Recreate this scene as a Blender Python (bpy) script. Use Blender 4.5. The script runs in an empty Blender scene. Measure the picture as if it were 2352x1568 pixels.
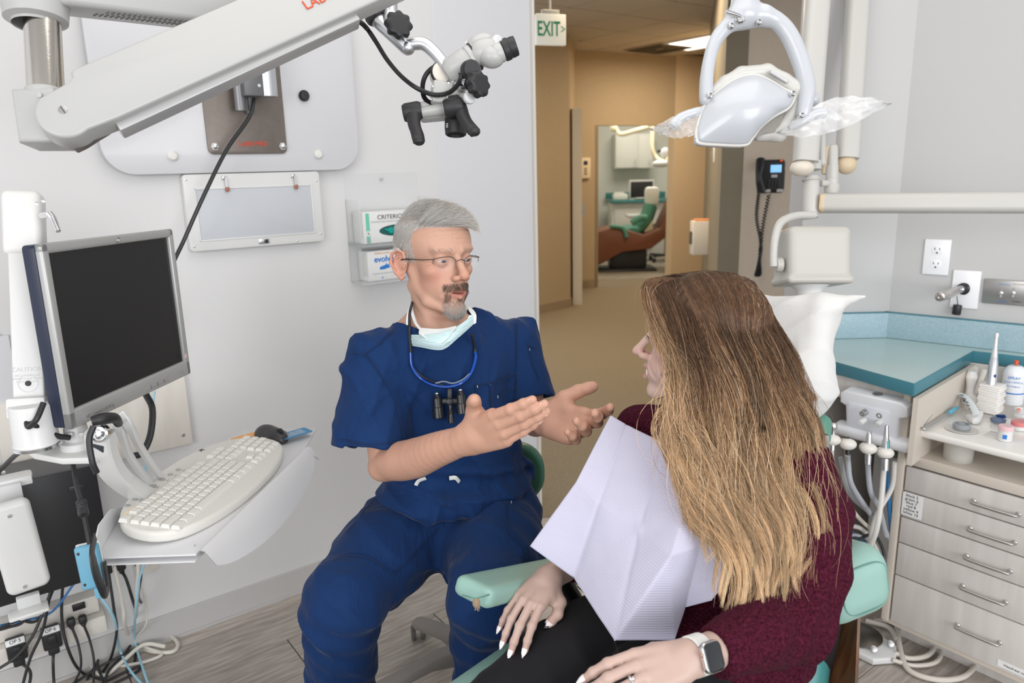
import bpy, bmesh, math, random
import numpy as np
from mathutils import Vector, Matrix, noise as mnoise
random.seed(7); RNG = np.random.default_rng(7)
COL = bpy.context.scene.collection
SC = bpy.context.scene
# ------------------------------------------------------------------ camera
F_PX, PITCH, ROLL, CAMH = 1700.0, math.radians(13.35), math.radians(-1.4), 1.5
_cp, _sp, _cr, _sr = math.cos(PITCH), math.sin(PITCH), math.cos(ROLL), math.sin(ROLL)
FW = np.array([0, _cp, -_sp]); _U0 = np.array([0, _sp, _cp]); _R0 = np.array([1.0, 0, 0])
RT = _R0*_cr + _U0*_sr; UP = _U0*_cr - _R0*_sr; CP = np.array([0, 0, CAMH])
def ray(x, y): return FW + RT*(x-1176)/F_PX - UP*(y-784)/F_PX
def P(x, y, D): return CP + ray(x, y)*D
def PZ(x, y, z):
    r = ray(x, y); return CP + r*((z-CAMH)/r[2])
def PP(x, y, o, n):
    r = ray(x, y); n = np.asarray(n, float); return CP + r*(((np.asarray(o)-CP)@n)/(r@n))
cd = bpy.data.cameras.new('camera'); cam = bpy.data.objects.new('camera', cd); COL.objects.link(cam)
cd.sensor_width = 36; cd.lens = F_PX/2352*36; cd.clip_start = 0.05; cd.clip_end = 60
cam.matrix_world = Matrix(((RT[0], UP[0], -FW[0], CP[0]), (RT[1], UP[1], -FW[1], CP[1]), (RT[2], UP[2], -FW[2], CP[2]), (0, 0, 0, 1)))
cd.dof.use_dof = True; cd.dof.focus_distance = 1.5; cd.dof.aperture_fstop = 4.5
SC.camera = cam
vs = SC.view_settings
vs.view_transform = 'Standard'; vs.look = 'None'; vs.exposure = 0.27; vs.gamma = 1.0; vs.use_curve_mapping = False
w = bpy.data.worlds.new('world'); SC.world = w; w.use_nodes = True
w.node_tree.nodes['Background'].inputs[0].default_value = (0.93, 0.955, 1.0, 1)
w.node_tree.nodes['Background'].inputs[1].default_value = 0.9
def area(name, loc, target, size, power, color=(1, 1, 1), sy=None):
    l = bpy.data.lights.new(name, 'AREA'); l.energy = power; l.color = color
    l.shape = 'RECTANGLE'; l.size = size; l.size_y = sy or size
    o = bpy.data.objects.new(name, l); COL.objects.link(o); o.location = loc
    o.rotation_euler = (Vector(target)-Vector(loc)).to_track_quat('-Z', 'Y').to_euler()
    return o
area('ceiling_panel_light', (0.2, 1.2, 2.72), (0.2, 1.2, 0), 1.8, 15, (1, 0.97, 0.93), 1.8)
area('window_daylight', (2.6, -3.2, 1.9), (0.1, 2.0, 0.8), 2.8, 118, (0.97, 0.985, 1.0), 2.4)
area('room_light_behind', (-1.8, -2.8, 2.2), (0.3, 2.2, 0.6), 2.4, 62, (1, 0.98, 0.96), 2.0)
area('corridor_light', (.75, 5.6, 2.7), (.75, 5.6, 0), 1.1, 40, (1, 0.80, 0.56), 1.1)
area('far_corridor_light', (2.1, 8.3, 2.68), (2.1, 8.3, 0), 1.0, 30, (1, 0.84, 0.62), 0.6)
area('far_room_light', (2.1, 11.2, 2.68), (2.1, 11.2, 0), 1.2, 34, (1, 0.95, 0.84), 1.2)
# ------------------------------------------------------------------ materials
MATS = {}
def mat(name, col=(.8, .8, .8), rough=.5, metal=0, spec=.5, var=0, vscale=8, bump=0, bscale=60, trans=0, alpha=1,
        emit=None, estr=0, sss=0, coat=0, sheen=0, attr=None, ior=1.45, stretch=None, col2=None, bdist=.002, bdetail=3, brand=None):
    if name in MATS: return MATS[name]
    m = bpy.data.materials.new(name); m.use_nodes = True; MATS[name] = m
    nt = m.node_tree; N = nt.nodes; L = nt.links; b = N['Principled BSDF']
    b.inputs['Base Color'].default_value = (*col, 1); b.inputs['Roughness'].default_value = rough
    b.inputs['Metallic'].default_value = metal; b.inputs['Specular IOR Level'].default_value = spec
    b.inputs['Transmission Weight'].default_value = trans; b.inputs['Alpha'].default_value = alpha; b.inputs['IOR'].default_value = ior
    if coat: b.inputs['Coat Weight'].default_value = coat; b.inputs['Coat Roughness'].default_value = .1
    if sheen: b.inputs['Sheen Weight'].default_value = sheen; b.inputs['Sheen Roughness'].default_value = .4
    if sss:
        b.inputs['Subsurface Weight'].default_value = sss; b.inputs['Subsurface Radius'].default_value = (1, .35, .2); b.inputs['Subsurface Scale'].default_value = .008
    if emit: b.inputs['Emission Color'].default_value = (*emit, 1); b.inputs['Emission Strength'].default_value = estr
    tc = N.new('ShaderNodeTexCoord'); mp = N.new('ShaderNodeMapping'); L.new(tc.outputs['Object'], mp.inputs[0])
    if stretch: mp.inputs['Scale'].default_value = stretch
    src = None
    if attr:
        a = N.new('ShaderNodeAttribute'); a.attribute_name = attr; src = a.outputs['Color']; L.new(src, b.inputs['Base Color'])
    if var or col2:
        n = N.new('ShaderNodeTexNoise'); n.inputs['Scale'].default_value = vscale; n.inputs['Detail'].default_value = 6
        L.new(mp.outputs[0], n.inputs['Vector'])
        mx = N.new('ShaderNodeMix'); mx.data_type = 'RGBA'
        rmp = N.new('ShaderNodeMapRange'); rmp.inputs[1].default_value = .32; rmp.inputs[2].default_value = .68
        L.new(n.outputs['Fac'], rmp.inputs[0]); L.new(rmp.outputs[0], mx.inputs[0])
        if src is not None:
            mx.blend_type = 'MULTIPLY'; L.new(src, mx.inputs[6]); mx.inputs[7].default_value = (1-var, 1-var, 1-var, 1)
        else:
            mx.inputs[6].default_value = (*col, 1); c2 = col2 or tuple(c*(1-var) for c in col); mx.inputs[7].default_value = (*c2, 1)
        L.new(mx.outputs[2], b.inputs['Base Color'])
    if brand:   # object-random brightness: planks, tiles
        oi = N.new('ShaderNodeObjectInfo'); hs = N.new('ShaderNodeHueSaturation'); mr = N.new('ShaderNodeMapRange')
        mr.inputs[3].default_value = 1-brand; mr.inputs[4].default_value = 1+brand
        L.new(oi.outputs['Random'], mr.inputs[0]); L.new(mr.outputs[0], hs.inputs['Value'])
        L.new(b.inputs['Base Color'].links[0].from_socket, hs.inputs['Color']); L.new(hs.outputs[0], b.inputs['Base Color'])
    if bump:
        n2 = N.new('ShaderNodeTexNoise'); n2.inputs['Scale'].default_value = bscale; n2.inputs['Detail'].default_value = bdetail
        L.new(mp.outputs[0], n2.inputs['Vector']); bp = N.new('ShaderNodeBump'); bp.inputs['Strength'].default_value = bump
        bp.inputs['Distance'].default_value = bdist; L.new(n2.outputs['Fac'], bp.inputs['Height']); L.new(bp.outputs[0], b.inputs['Normal'])
    return m
def wave_bump(m, scale, dist, strength=1, direction='X', vor=False, coord='Object', rot=None):
    nt = m.node_tree; N = nt.nodes; L = nt.links; b = N['Principled BSDF']
    tc = N.new('ShaderNodeTexCoord'); mp = N.new('ShaderNodeMapping'); L.new(tc.outputs[coord], mp.inputs[0])
    if rot: mp.inputs['Rotation'].default_value = rot
    if vor:
        t = N.new('ShaderNodeTexVoronoi'); t.inputs['Scale'].default_value = scale; out = t.outputs['Distance']
    else:
        t = N.new('ShaderNodeTexWave'); t.bands_direction = direction; t.inputs['Scale'].default_value = scale; out = t.outputs['Fac']
    L.new(mp.outputs[0], t.inputs['Vector'])
    bp = N.new('ShaderNodeBump'); bp.inputs['Strength'].default_value = strength; bp.inputs['Distance'].default_value = dist; bp.invert = vor
    L.new(out, bp.inputs['Height'])
    if b.inputs['Normal'].links: L.new(b.inputs['Normal'].links[0].from_socket, bp.inputs['Normal'])
    L.new(bp.outputs[0], b.inputs['Normal']); return out
# ------------------------------------------------------------------ object helpers
def tag(o, label=None, cat=None, group=None, kind=None):
    if label: o['label'] = label
    if cat: o['category'] = cat
    if group: o['group'] = group
    if kind: o['kind'] = kind
    return o
def thing(name, loc, label, cat, group=None):
    o = bpy.data.objects.new(name, None); COL.objects.link(o); o.location = Vector([float(c) for c in loc]); o.empty_display_size = .05
    return tag(o, label, cat, group)
def worldloc(o):
    v = Vector((0, 0, 0))
    while o is not None: v = v + o.location; o = o.parent
    return v
def link_mesh(name, me, m=None, parent=None, smooth=None, centre=False):
    if m is not None and not me.materials: me.materials.append(m)
    if smooth is not None:
        for p in me.polygons: p.use_smooth = True
        try: me.set_sharp_from_angle(angle=math.radians(smooth))
        except Exception: pass
    o = bpy.data.objects.new(name, me); COL.objects.link(o)
    if parent is not None:
        o.parent = parent; o.location = -worldloc(parent)
    elif centre:
        n = len(me.vertices); a = np.empty(n*3, 'f'); me.vertices.foreach_get('co', a); a = a.reshape(-1, 3)
        c = (a.min(0)+a.max(0))/2; c[2] = a[:, 2].min(); a -= c; me.vertices.foreach_set('co', a.ravel()); o.location = Vector(c.tolist())
    return o
def nrm(a): a = np.asarray(a, float); return a/np.linalg.norm(a)
def frame(z, x=(1, 0, 0)):
    z = nrm(z); x = np.asarray(x, float); x = x-z*(x@z)
    if np.linalg.norm(x) < 1e-4: x = np.array([0, 1.0, 0]); x = x-z*(x@z)
    x = nrm(x); y = np.cross(z, x); return np.array([x, y, z]).T
def mat4(o, R):
    return Matrix([[*map(float, R[0]), float(o[0])], [*map(float, R[1]), float(o[1])], [*map(float, R[2]), float(o[2])], [0, 0, 0, 1]])
I3 = np.eye(3)
class B:
    """collects shapes into one mesh"""
    def __init__(s): s.bm = bmesh.new()
    def _merge(s, t):
        me = bpy.data.meshes.new('t'); t.to_mesh(me); t.free(); s.bm.from_mesh(me); bpy.data.meshes.remove(me); return s
    def box(s, c, size, R=I3, bev=0, seg=2):
        t = bmesh.new(); bmesh.ops.create_cube(t, size=1)
        for v in t.verts: v.co = Vector((v.co.x*size[0], v.co.y*size[1], v.co.z*size[2]))
        if bev: bmesh.ops.bevel(t, geom=list(t.edges), offset=min(bev, min(size)*.49), segments=seg, profile=.5, affect='EDGES')
        t.transform(mat4(c, R)); return s._merge(t)
    def cone(s, a, b, ra, rb=None, n=24, caps=True, bev=0):
        a = np.asarray(a, float); b = np.asarray(b, float); rb = ra if rb is None else rb; h = np.linalg.norm(b-a)
        t = bmesh.new(); bmesh.ops.create_cone(t, cap_ends=caps, segments=n, radius1=ra, radius2=rb, depth=h)
        if bev:
            es = [e for e in t.edges if abs(e.verts[0].co.z-e.verts[1].co.z) < 1e-6]
            bmesh.ops.bevel(t, geom=es, offset=bev, segments=2, profile=.5, affect='EDGES')
        t.transform(mat4((a+b)/2, frame(b-a))); return s._merge(t)
    def ball(s, c, r, R=I3, seg=20):
        t = bmesh.new(); bmesh.ops.create_uvsphere(t, u_segments=seg, v_segments=seg//2+2, radius=1)
        r = (r, r, r) if np.isscalar(r) else r
        for v in t.verts: v.co = Vector((v.co.x*r[0], v.co.y*r[1], v.co.z*r[2]))
        t.transform(mat4(c, R)); return s._merge(t)
    def lathe(s, c, axis, prof, n=28, x=(1, 0, 0)):
        R = frame(axis, x); c = np.asarray(c, float); rings = []
        for r, z in prof:
            rings.append([s.bm.verts.new(c+R@np.array([r*math.cos(2*math.pi*i/n), r*math.sin(2*math.pi*i/n), z])) for i in range(n)] if r > 1e-6 else [s.bm.verts.new(c+R@np.array([0, 0, z]))])
        for A, Bb in zip(rings, rings[1:]):
            for i in range(n):
                j = (i+1) % n
                q = [A[i % len(A)], A[j % len(A)], Bb[j % len(Bb)], Bb[i % len(Bb)]]
                q2 = []
                for v in q:
                    if v not in q2: q2.append(v)
                if len(q2) >= 3: s.bm.faces.new(q2)
        return s
    def tube(s, pts, r, n=10, smooth=8, caps=True, flat=None):
        pts = catmull(pts, smooth) if smooth else np.asarray(pts, float)
        m = len(pts); rr = np.interp(np.linspace(0, 1, m), np.linspace(0, 1, len(r)), r) if not np.isscalar(r) else np.full(m, r)
        T = np.gradient(pts, axis=0); T /= np.linalg.norm(T, axis=1)[:, None]+1e-12
        x = frame(T[0])[:, 0]; rings = []
        for i in range(m):
            x = x-T[i]*(x@T[i]); x = x/np.linalg.norm(x); y = np.cross(T[i], x)
            fx, fy = (1, 1) if flat is None else flat
            rings.append([s.bm.verts.new(pts[i]+rr[i]*(fx*x*math.cos(2*math.pi*k/n)+fy*y*math.sin(2*math.pi*k/n))) for k in range(n)])
        for A, Bb in zip(rings, rings[1:]):
            for k in range(n): s.bm.faces.new((A[k], A[(k+1) % n], Bb[(k+1) % n], Bb[k]))
        if caps: s.bm.faces.new(rings[0][::-1]); s.bm.faces.new(rings[-1])
        return s
    def prism(s, poly, o, R, h, bev=0, seg=2):
        """poly: 2-D outline in the plane (R col 0, col 1) at o; extruded h along R col 2"""
        t = bmesh.new(); lo = [t.verts.new((x, y, 0)) for x, y in poly]; hi = [t.verts.new((x, y, h)) for x, y in poly]
        f1 = t.faces.new(lo[::-1]); f2 = t.faces.new(hi); n = len(poly)
        for i in range(n): t.faces.new((lo[i], lo[(i+1) % n], hi[(i+1) % n], hi[i]))
        bmesh.ops.recalc_face_normals(t, faces=t.faces)
        if bev:
            es = list(set(list(f1.edges)+list(f2.edges))); bmesh.ops.bevel(t, geom=es, offset=bev, segments=seg, profile=.5, affect='EDGES')
        t.transform(mat4(o, R)); return s._merge(t)
    def quad(s, *p): s.bm.faces.new([s.bm.verts.new(Vector([float(c) for c in q])) for q in p]); return s
    def build(s, name, m, parent=None, smooth=35, label=None, centre=True):
        me = bpy.data.meshes.new(name); bmesh.ops.recalc_face_normals(s.bm, faces=s.bm.faces); s.bm.to_mesh(me); s.bm.free()
        o = link_mesh(name, me, m, parent, smooth, centre=centre)
        if label: o['label'] = label
        return o
def catmull(pts, k=8):
    p = np.asarray(pts, float)
    if len(p) < 3: return p if len(p) < 2 else np.linspace(p[0], p[1], 3)
    q = np.vstack([2*p[0]-p[1], p, 2*p[-1]-p[-2]]); out = []
    t = np.linspace(0, 1, k, endpoint=False)[:, None]
    for i in range(1, len(q)-2):
        a, b, c, d = q[i-1], q[i], q[i+1], q[i+2]
        out.append(.5*((2*b)+(-a+c)*t+(2*a-5*b+4*c-d)*t*t+(-a+3*b-3*c+d)*t**3))
    out.append(p[-1:]); return np.vstack(out)
def rrect(w_, h_, r, n=6):
    out = []
    for cx, cy, a0 in ((w_/2-r, h_/2-r, 0), (-w_/2+r, h_/2-r, 90), (-w_/2+r, -h_/2+r, 180), (w_/2-r, -h_/2+r, 270)):
        for i in range(n+1):
            a = math.radians(a0+90*i/n); out.append((cx+r*math.cos(a), cy+r*math.sin(a)))
    return out
def text(s, size, o, R, m, parent, name='lettering', ext=.0004, align='CENTER', xs=1, label=None, bold=0):
    cu = bpy.data.curves.new('t', 'FONT'); cu.body = s; cu.size = size; cu.extrude = ext; cu.align_x = align; cu.align_y = 'CENTER'; cu.offset = bold; cu.resolution_u = 3
    to = bpy.data.objects.new('t', cu); COL.objects.link(to); bpy.context.view_layer.update()
    me = bpy.data.meshes.new_from_object(to); bpy.data.objects.remove(to)
    me.transform(Matrix.Diagonal((xs, 1, 1, 1))); me.transform(mat4(o, R)); me.materials.clear(); me.name = name
    ob = link_mesh(name, me, m, parent)
    if label: ob['label'] = label
    return ob
def dup(o, loc, parent=None, label=None, group=None):
    c = o.copy(); COL.objects.link(c); c.location = loc
    if parent is not None: c.parent = parent
    if label: c['label'] = label
    if group: c['group'] = group
    for ch in list(o.children):
        d = ch.copy(); COL.objects.link(d); d.parent = c
    return c
# ------------------------------------------------------------------ signed distance modelling
def sm(a, b, k):
    h = np.maximum(k-np.abs(a-b), 0)/k; return np.minimum(a, b)-h*h*k*.25
def smx(a, b, k): return -sm(-a, -b, k)
class Fr:
    def __init__(s, o, R, sc=1.0): s.o = np.asarray(o, float); s.R = np.asarray(R, float); s.s = sc
    def p(s, q): return s.o+s.R@(np.asarray(q, float)*s.s)
    def inv(s, pts): return (pts-s.o)@s.R/s.s
W0 = Fr((0, 0, 0), I3)
class S:
    def __init__(s, fr=W0): s.ops = []; s.fr = fr; s.disp = None
    def add(s, fn, k=.01, op='u'): s.ops.append((op, k*s.fr.s, fn)); return s
    def rc(s, a, b, ra, rb=None, k=.01, op='u'):
        a = s.fr.p(a); b = s.fr.p(b); ra *= s.fr.s; rb = ra if rb is None else rb*s.fr.s; ba = b-a; L2 = ba@ba+1e-12
        def fn(p):
            q = p-a; h = np.clip(q@ba/L2, 0, 1); return np.sqrt(((q-h[:, None]*ba)**2).sum(1))-(ra+(rb-ra)*h)
        return s.add(fn, k, op)
    def chain(s, pts, rs, k=.01, op='u'):
        for i in range(len(pts)-1): s.rc(pts[i], pts[i+1], rs[i], rs[i+1], k, op)
        return s
    def cchain(s, pts, rs, k=.002, n=5, op='u'):
        c = catmull(np.array(pts, float), n); q = np.interp(np.linspace(0, len(pts)-1, len(c)), np.arange(len(pts)), rs); return s.chain(list(c), list(q), k, op)
    def el(s, c, r, R=I3, k=.01, op='u'):
        c = s.fr.p(c); r = np.asarray(r, float)*s.fr.s; RR = s.fr.R@R
        def fn(p):
            q = (p-c)@RR; k0 = np.sqrt(((q/r)**2).sum(1)); k1 = np.sqrt(((q/(r*r))**2).sum(1))+1e-9; return k0*(k0-1)/k1
        return s.add(fn, k, op)
    def bx(s, c, h, r=.005, R=I3, k=.01, op='u'):
        c = s.fr.p(c); h = np.asarray(h, float)*s.fr.s; r = r*s.fr.s; RR = s.fr.R@R
        def fn(p):
            q = np.abs((p-c)@RR)-(h-r); return np.sqrt((np.maximum(q, 0)**2).sum(1))+np.minimum(q.max(1), 0)-r
        return s.add(fn, k, op)
    def plane(s, o, n, k=.002, op='s'):     # removes the side n points to
        o = s.fr.p(o); n = s.fr.R@nrm(n); return s.add(lambda p: -((p-o)@n), k, op)
    def sub(s, other, k=.01, op='u'): s.ops.append((op, k, other.ev)); return s
    def ev(s, p, ops=None):
        d = np.full(len(p), 1e3)
        for op, k, fn in (s.ops if ops is None else ops):
            e = fn(p)
            if op == 'u': d = sm(d, e, k)
            else: d = smx(d, -e, k)
        return d
    def full(s, p):
        d = s.ev(p); return d+s.disp(p) if s.disp else d
def mesh_sdf(s, lo, hi, h, nb=20, slack=1.35, dmax=.012):
    lo = np.asarray(lo, float); hi = np.asarray(hi, float)
    nB = np.ceil((hi-lo)/(h*nb)).astype(int)
    gi = np.stack(np.meshgrid(*[np.arange(n) for n in nB], indexing='ij'), -1).reshape(-1, 3)
    cen = lo+(gi+.5)*nb*h; hd = nb*h*.87*slack+dmax
    D = [fn(cen) for _, _, fn in s.ops]; tot = np.full(len(cen), 1e3)
    for (op, k, fn), e in zip(s.ops, D): tot = sm(tot, e, k) if op == 'u' else smx(tot, -e, k)
    act = np.where(np.abs(tot) < hd)[0]
    G = 1 << 12; n = nb; V = []; K = []; Q = []
    ii = np.arange(-1, n+1); loc = np.stack(np.meshgrid(ii, ii, ii, indexing='ij'), -1).reshape(-1, 3)
    E = [(0, 0, 0), (1, 0, 0), (0, 1, 0), (1, 1, 0), (0, 0, 1), (1, 0, 1), (0, 1, 1), (1, 1, 1)]
    edges = [(a, b) for a in range(8) for b in range(a+1, 8) if sum(abs(x-y) for x, y in zip(E[a], E[b])) == 1]
    for bi in act:
        ops = [(op, k, fn) for (op, k, fn), e in zip(s.ops, D) if e[bi] < hd+k]
        if not ops: continue
        base = gi[bi]*n; idx = loc+base; p = lo+idx*h; d = s.ev(p, ops)
        if s.disp: d = d+s.disp(p)
        m = n+2; g = d.reshape(m, m, m); neg = g < 0
        if neg.all() or not neg.any(): continue
        c = np.zeros((m-1,)*3, int)
        for e in E: c += neg[e[0]:m-1+e[0], e[1]:m-1+e[1], e[2]:m-1+e[2]]
        ci = np.argwhere((c > 0) & (c < 8))
        if not len(ci): continue
        vals = np.stack([g[ci[:, 0]+e[0], ci[:, 1]+e[1], ci[:, 2]+e[2]] for e in E], 1); acc = np.zeros((len(ci), 3)); cnt = np.zeros(len(ci))
        for a, b in edges:
            va, vb = vals[:, a], vals[:, b]; x = (va < 0) != (vb < 0); t = np.where(x, va/(va-vb+1e-20), 0)
            q = np.array(E[a])+t[:, None]*(np.array(E[b])-np.array(E[a])); acc += q*x[:, None]; cnt += x
        pos = acc/cnt[:, None]+ci; gl = ci+base-1+1
        V.append(lo+(pos+base-1)*h); K.append((gl[:, 0]*G+gl[:, 1])*G+gl[:, 2])
        for ax in range(3):
            o1, o2 = (ax+1) % 3, (ax+2) % 3; sl = [slice(1, m-1)]*3; sl2 = list(sl); sl2[ax] = slice(2, m)
            ch = np.argwhere(neg[tuple(sl)] != neg[tuple(sl2)])+1
            if not len(ch): continue
            inside = neg[ch[:, 0], ch[:, 1], ch[:, 2]]; g0 = ch+base; e1 = np.zeros(3, int); e1[o1] = 1; e2 = np.zeros(3, int); e2[o2] = 1
            cs = [g0-e1-e2, g0-e2, g0, g0-e1]; key = np.stack([(q[:, 0]*G+q[:, 1])*G+q[:, 2] for q in cs], 1)
            key[~inside] = key[~inside][:, ::-1]; Q.append(key)
    V = np.vstack(V); K = np.concatenate(K); Q = np.vstack(Q)
    uk, first = np.unique(K, return_index=True); V = V[first]; Fi = np.searchsorted(uk, Q)
    Fi = np.clip(Fi, 0, len(uk)-1); ok = (uk[Fi] == Q).all(1); return V, Fi[ok]
def relax(V, Fc, it=1, f=.5):
    for _ in range(it):
        acc = np.zeros_like(V); cnt = np.zeros(len(V))
        for a in range(4):
            b = (a+1) % 4; np.add.at(acc, Fc[:, a], V[Fc[:, b]]); np.add.at(cnt, Fc[:, a], 1)
            np.add.at(acc, Fc[:, b], V[Fc[:, a]]); np.add.at(cnt, Fc[:, b], 1)
        V = V+(acc/np.maximum(cnt, 1)[:, None]-V)*f
    return V
def np_mesh(name, V, Fc, m, parent=None, colors=None, smooth=True):
    me = bpy.data.meshes.new(name); n = len(V); k = Fc.shape[1]
    me.vertices.add(n); me.vertices.foreach_set('co', np.ascontiguousarray(V, 'f').ravel())
    me.loops.add(len(Fc)*k); me.loops.foreach_set('vertex_index', np.ascontiguousarray(Fc, 'i').ravel())
    me.polygons.add(len(Fc)); me.polygons.foreach_set('loop_start', np.arange(0, len(Fc)*k, k, dtype='i')); me.polygons.foreach_set('loop_total', np.full(len(Fc), k, 'i'))
    if smooth: me.polygons.foreach_set('use_smooth', np.ones(len(Fc), bool))
    me.update(calc_edges=True); me.validate()
    if colors is not None:
        a = me.color_attributes.new('Col', 'FLOAT_COLOR', 'POINT'); c = np.ones((n, 4), 'f'); c[:, :3] = colors; a.data.foreach_set('color', c.ravel())
    return link_mesh(name, me, m, parent, centre=parent is None)
def sdf_obj(name, s, lo, hi, h, m, parent=None, color=None, it=1):
    V, Fc = mesh_sdf(s, lo, hi, h); V = relax(V, Fc, it, .5) if it else V
    return np_mesh(name, V, Fc, m, parent, color(V) if color else None)
def vnoise(p, sc, seed=0):
    """cheap smooth value noise built from sines, -1..1"""
    q = p*sc+seed*1.37
    return (np.sin(q[:, 0]*1.3+np.sin(q[:, 1]*1.7+q[:, 2]))+np.sin(q[:, 1]*1.1+np.sin(q[:, 2]*1.9+q[:, 0]*.7))+np.sin(q[:, 2]*1.2+np.sin(q[:, 0]*1.5-q[:, 1])))/3
def sstep(x, a, b): t = np.clip((x-a)/(b-a), 0, 1); return t*t*(3-2*t)
# ------------------------------------------------------------------ setting
YAW = math.radians(36.6); U3 = np.array([math.cos(YAW), math.sin(YAW), 0]); V3 = np.array([-math.sin(YAW), math.cos(YAW), 0]); Z3 = np.array([0, 0, 1.0]); X3 = np.array([1.0, 0, 0]); Y3 = np.array([0, 1.0, 0])
LWO = np.array([-1.15, 2.18, 0.0]); LN = np.array([U3[1], -U3[0], 0]); LR = np.array([U3, Z3, LN]).T
def LW(s, z, d=0): return LWO+U3*s+Z3*z+LN*d
def lw_pix(x, y):
    q = PP(x, y, LWO, LN); return (q-LWO)@U3, q[2]
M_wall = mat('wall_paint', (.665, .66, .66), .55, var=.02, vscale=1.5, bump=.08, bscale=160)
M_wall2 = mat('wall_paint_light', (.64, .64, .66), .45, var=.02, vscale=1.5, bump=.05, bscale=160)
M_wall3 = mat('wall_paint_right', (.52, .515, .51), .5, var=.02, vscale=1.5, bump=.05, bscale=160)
M_tan = mat('tan_wallpaper', (.46, .36, .235), .7, var=.07, vscale=60, bump=.15, bscale=200)
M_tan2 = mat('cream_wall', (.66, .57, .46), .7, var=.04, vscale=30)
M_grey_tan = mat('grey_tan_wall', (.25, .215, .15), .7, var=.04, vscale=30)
M_trim = mat('trim_vinyl', (.50, .49, .48), .5)
M_trimtan = mat('trim_tan', (.33, .25, .17), .5)
M_doorframe = mat('cream_frame', (.62, .57, .48), .5)
M_ceil = mat('ceiling_white', (.80, .79, .77), .8, var=.03, vscale=50)
M_tile = mat('ceiling_tile', (.62, .56, .46), .9, var=.08, vscale=120, bump=.2, bscale=200)
M_carpet = mat('carpet', (.31, .25, .165), .95, var=.45, vscale=170, bump=.6, bscale=260, bdist=.004)
M_wood = mat('vinyl_plank', (.50, .455, .41), .5, col2=(.31, .27, .235), vscale=5.5, bump=.15, bscale=30, stretch=(1.5, 14, 14), brand=.18)
M_gap = mat('plank_gap', (.12, .10, .09), .8)
M_white = mat('white_plastic', (.66, .66, .65), .35)
M_black = mat('black_plastic', (.018, .018, .02), .38)
M_chrome = mat('chrome', (.72, .72, .73), .18, metal=1)
M_steel = mat('brushed_steel', (.55, .55, .56), .35, metal=1)
M_glow = mat('light_diffuser', (1, 1, 1), .5, emit=(1, .93, .82), estr=2.6)
def struct(b, name, m, smooth=None): return tag(b.build(name, m, None, smooth, centre=False), kind='structure')
b = B(); b.box(LW(-.1, 1.375, -.06), (2.42, 2.75, .12), LR); struct(b, 'wall_left', M_wall)
bend = math.radians(3.0); U4 = np.array([math.cos(YAW-bend), math.sin(YAW-bend), 0]); N4 = np.array([U4[1], -U4[0], 0]); R4 = np.array([U4, Z3, N4]).T
c4 = LW(1.11, 0)
b = B(); b.box(c4+U4*.2165+Z3*1.375-N4*.06, (.433, 2.75, .12), R4, bev=.004); struct(b, 'wall_left_end', M_wall2)
JX = c4+U4*.428
b = B(); b.box(JX+U4*.006+Z3*1.1-N4*.055, (.012, 2.2, .15), R4, bev=.003); struct(b, 'trim_1', mat('jamb_cream', (.66, .63, .58), .5))
# baseboard along the left wall, with the light bead at its foot
b = B(); b.box(LW(-.1, .048, .004), (2.42, .088, .008), LR, bev=.002); b.box(LW(-.1, .003, .008), (2.42, .010, .014), LR); struct(b, 'baseboard_left', M_trim)
b = B(); b.box(c4+U4*.2165+Z3*.046+N4*.004, (.433, .088, .008), R4, bev=.002); struct(b, 'baseboard_left_end', M_trim)
# header over the opening and the ceiling
b = B(); b.box((.70, 3.24, 2.475), (1.25, .14, .55)); struct(b, 'wall_header', M_wall2)
b = B(); b.box((0, 1.2, 2.80), (5.4, 4.2, .1)); struct(b, 'ceiling', M_ceil)
# right walls
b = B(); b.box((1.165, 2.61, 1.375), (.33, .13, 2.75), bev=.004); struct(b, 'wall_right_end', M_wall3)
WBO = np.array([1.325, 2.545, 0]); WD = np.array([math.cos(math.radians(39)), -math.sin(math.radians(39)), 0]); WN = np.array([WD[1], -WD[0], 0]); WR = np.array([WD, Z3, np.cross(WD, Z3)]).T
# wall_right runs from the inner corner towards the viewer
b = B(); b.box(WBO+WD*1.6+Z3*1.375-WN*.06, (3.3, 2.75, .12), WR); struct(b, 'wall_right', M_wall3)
def WB(s, z, d=0): return WBO+WD*s+Z3*z+WN*d

# floor: base slab, vinyl planks, carpet
b = B(); b.box((.6, 5, -.03), (8, 16, .05)); struct(b, 'floor', M_gap)
fl = bpy.data.objects['floor']
pb = B(); pb.box((0, 0, 0), (1.216, .178, .004), I3, bev=.0008, seg=1); me = bpy.data.meshes.new('plank'); pb.bm.to_mesh(me); pb.bm.free(); me.materials.append(M_wood)
for r in range(-7, 14):
    off = ((r*0.37) % 1)*1.22; nn = LN*(r*.18-.02)
    for k in range(-3, 5):
        c = LWO+U3*(off+k*1.22)+nn; c[2] = -.003
        x, y = c[0], c[1]
        if r < -6 or y > 3.9 or y < .2 or x > 2.2 or x < -2.4: continue
        if r < 0 and x < .1: continue
        o = bpy.data.objects.new('plank', me); COL.objects.link(o); o.parent = fl; o.location = Vector(c.tolist()); o.rotation_euler = (0, 0, YAW)
b = B(); b.box((2.2, 6.35, .001), (4.6, 6.75, .008)); struct(b, 'floor_carpet', M_carpet)
b = B(); b.box((2.0, 11.7, .0), (4.4, 3.9, .008)); struct(b, 'floor_far_room', mat('far_vinyl', (.36, .31, .24), .5, var=.3, vscale=12))
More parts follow.
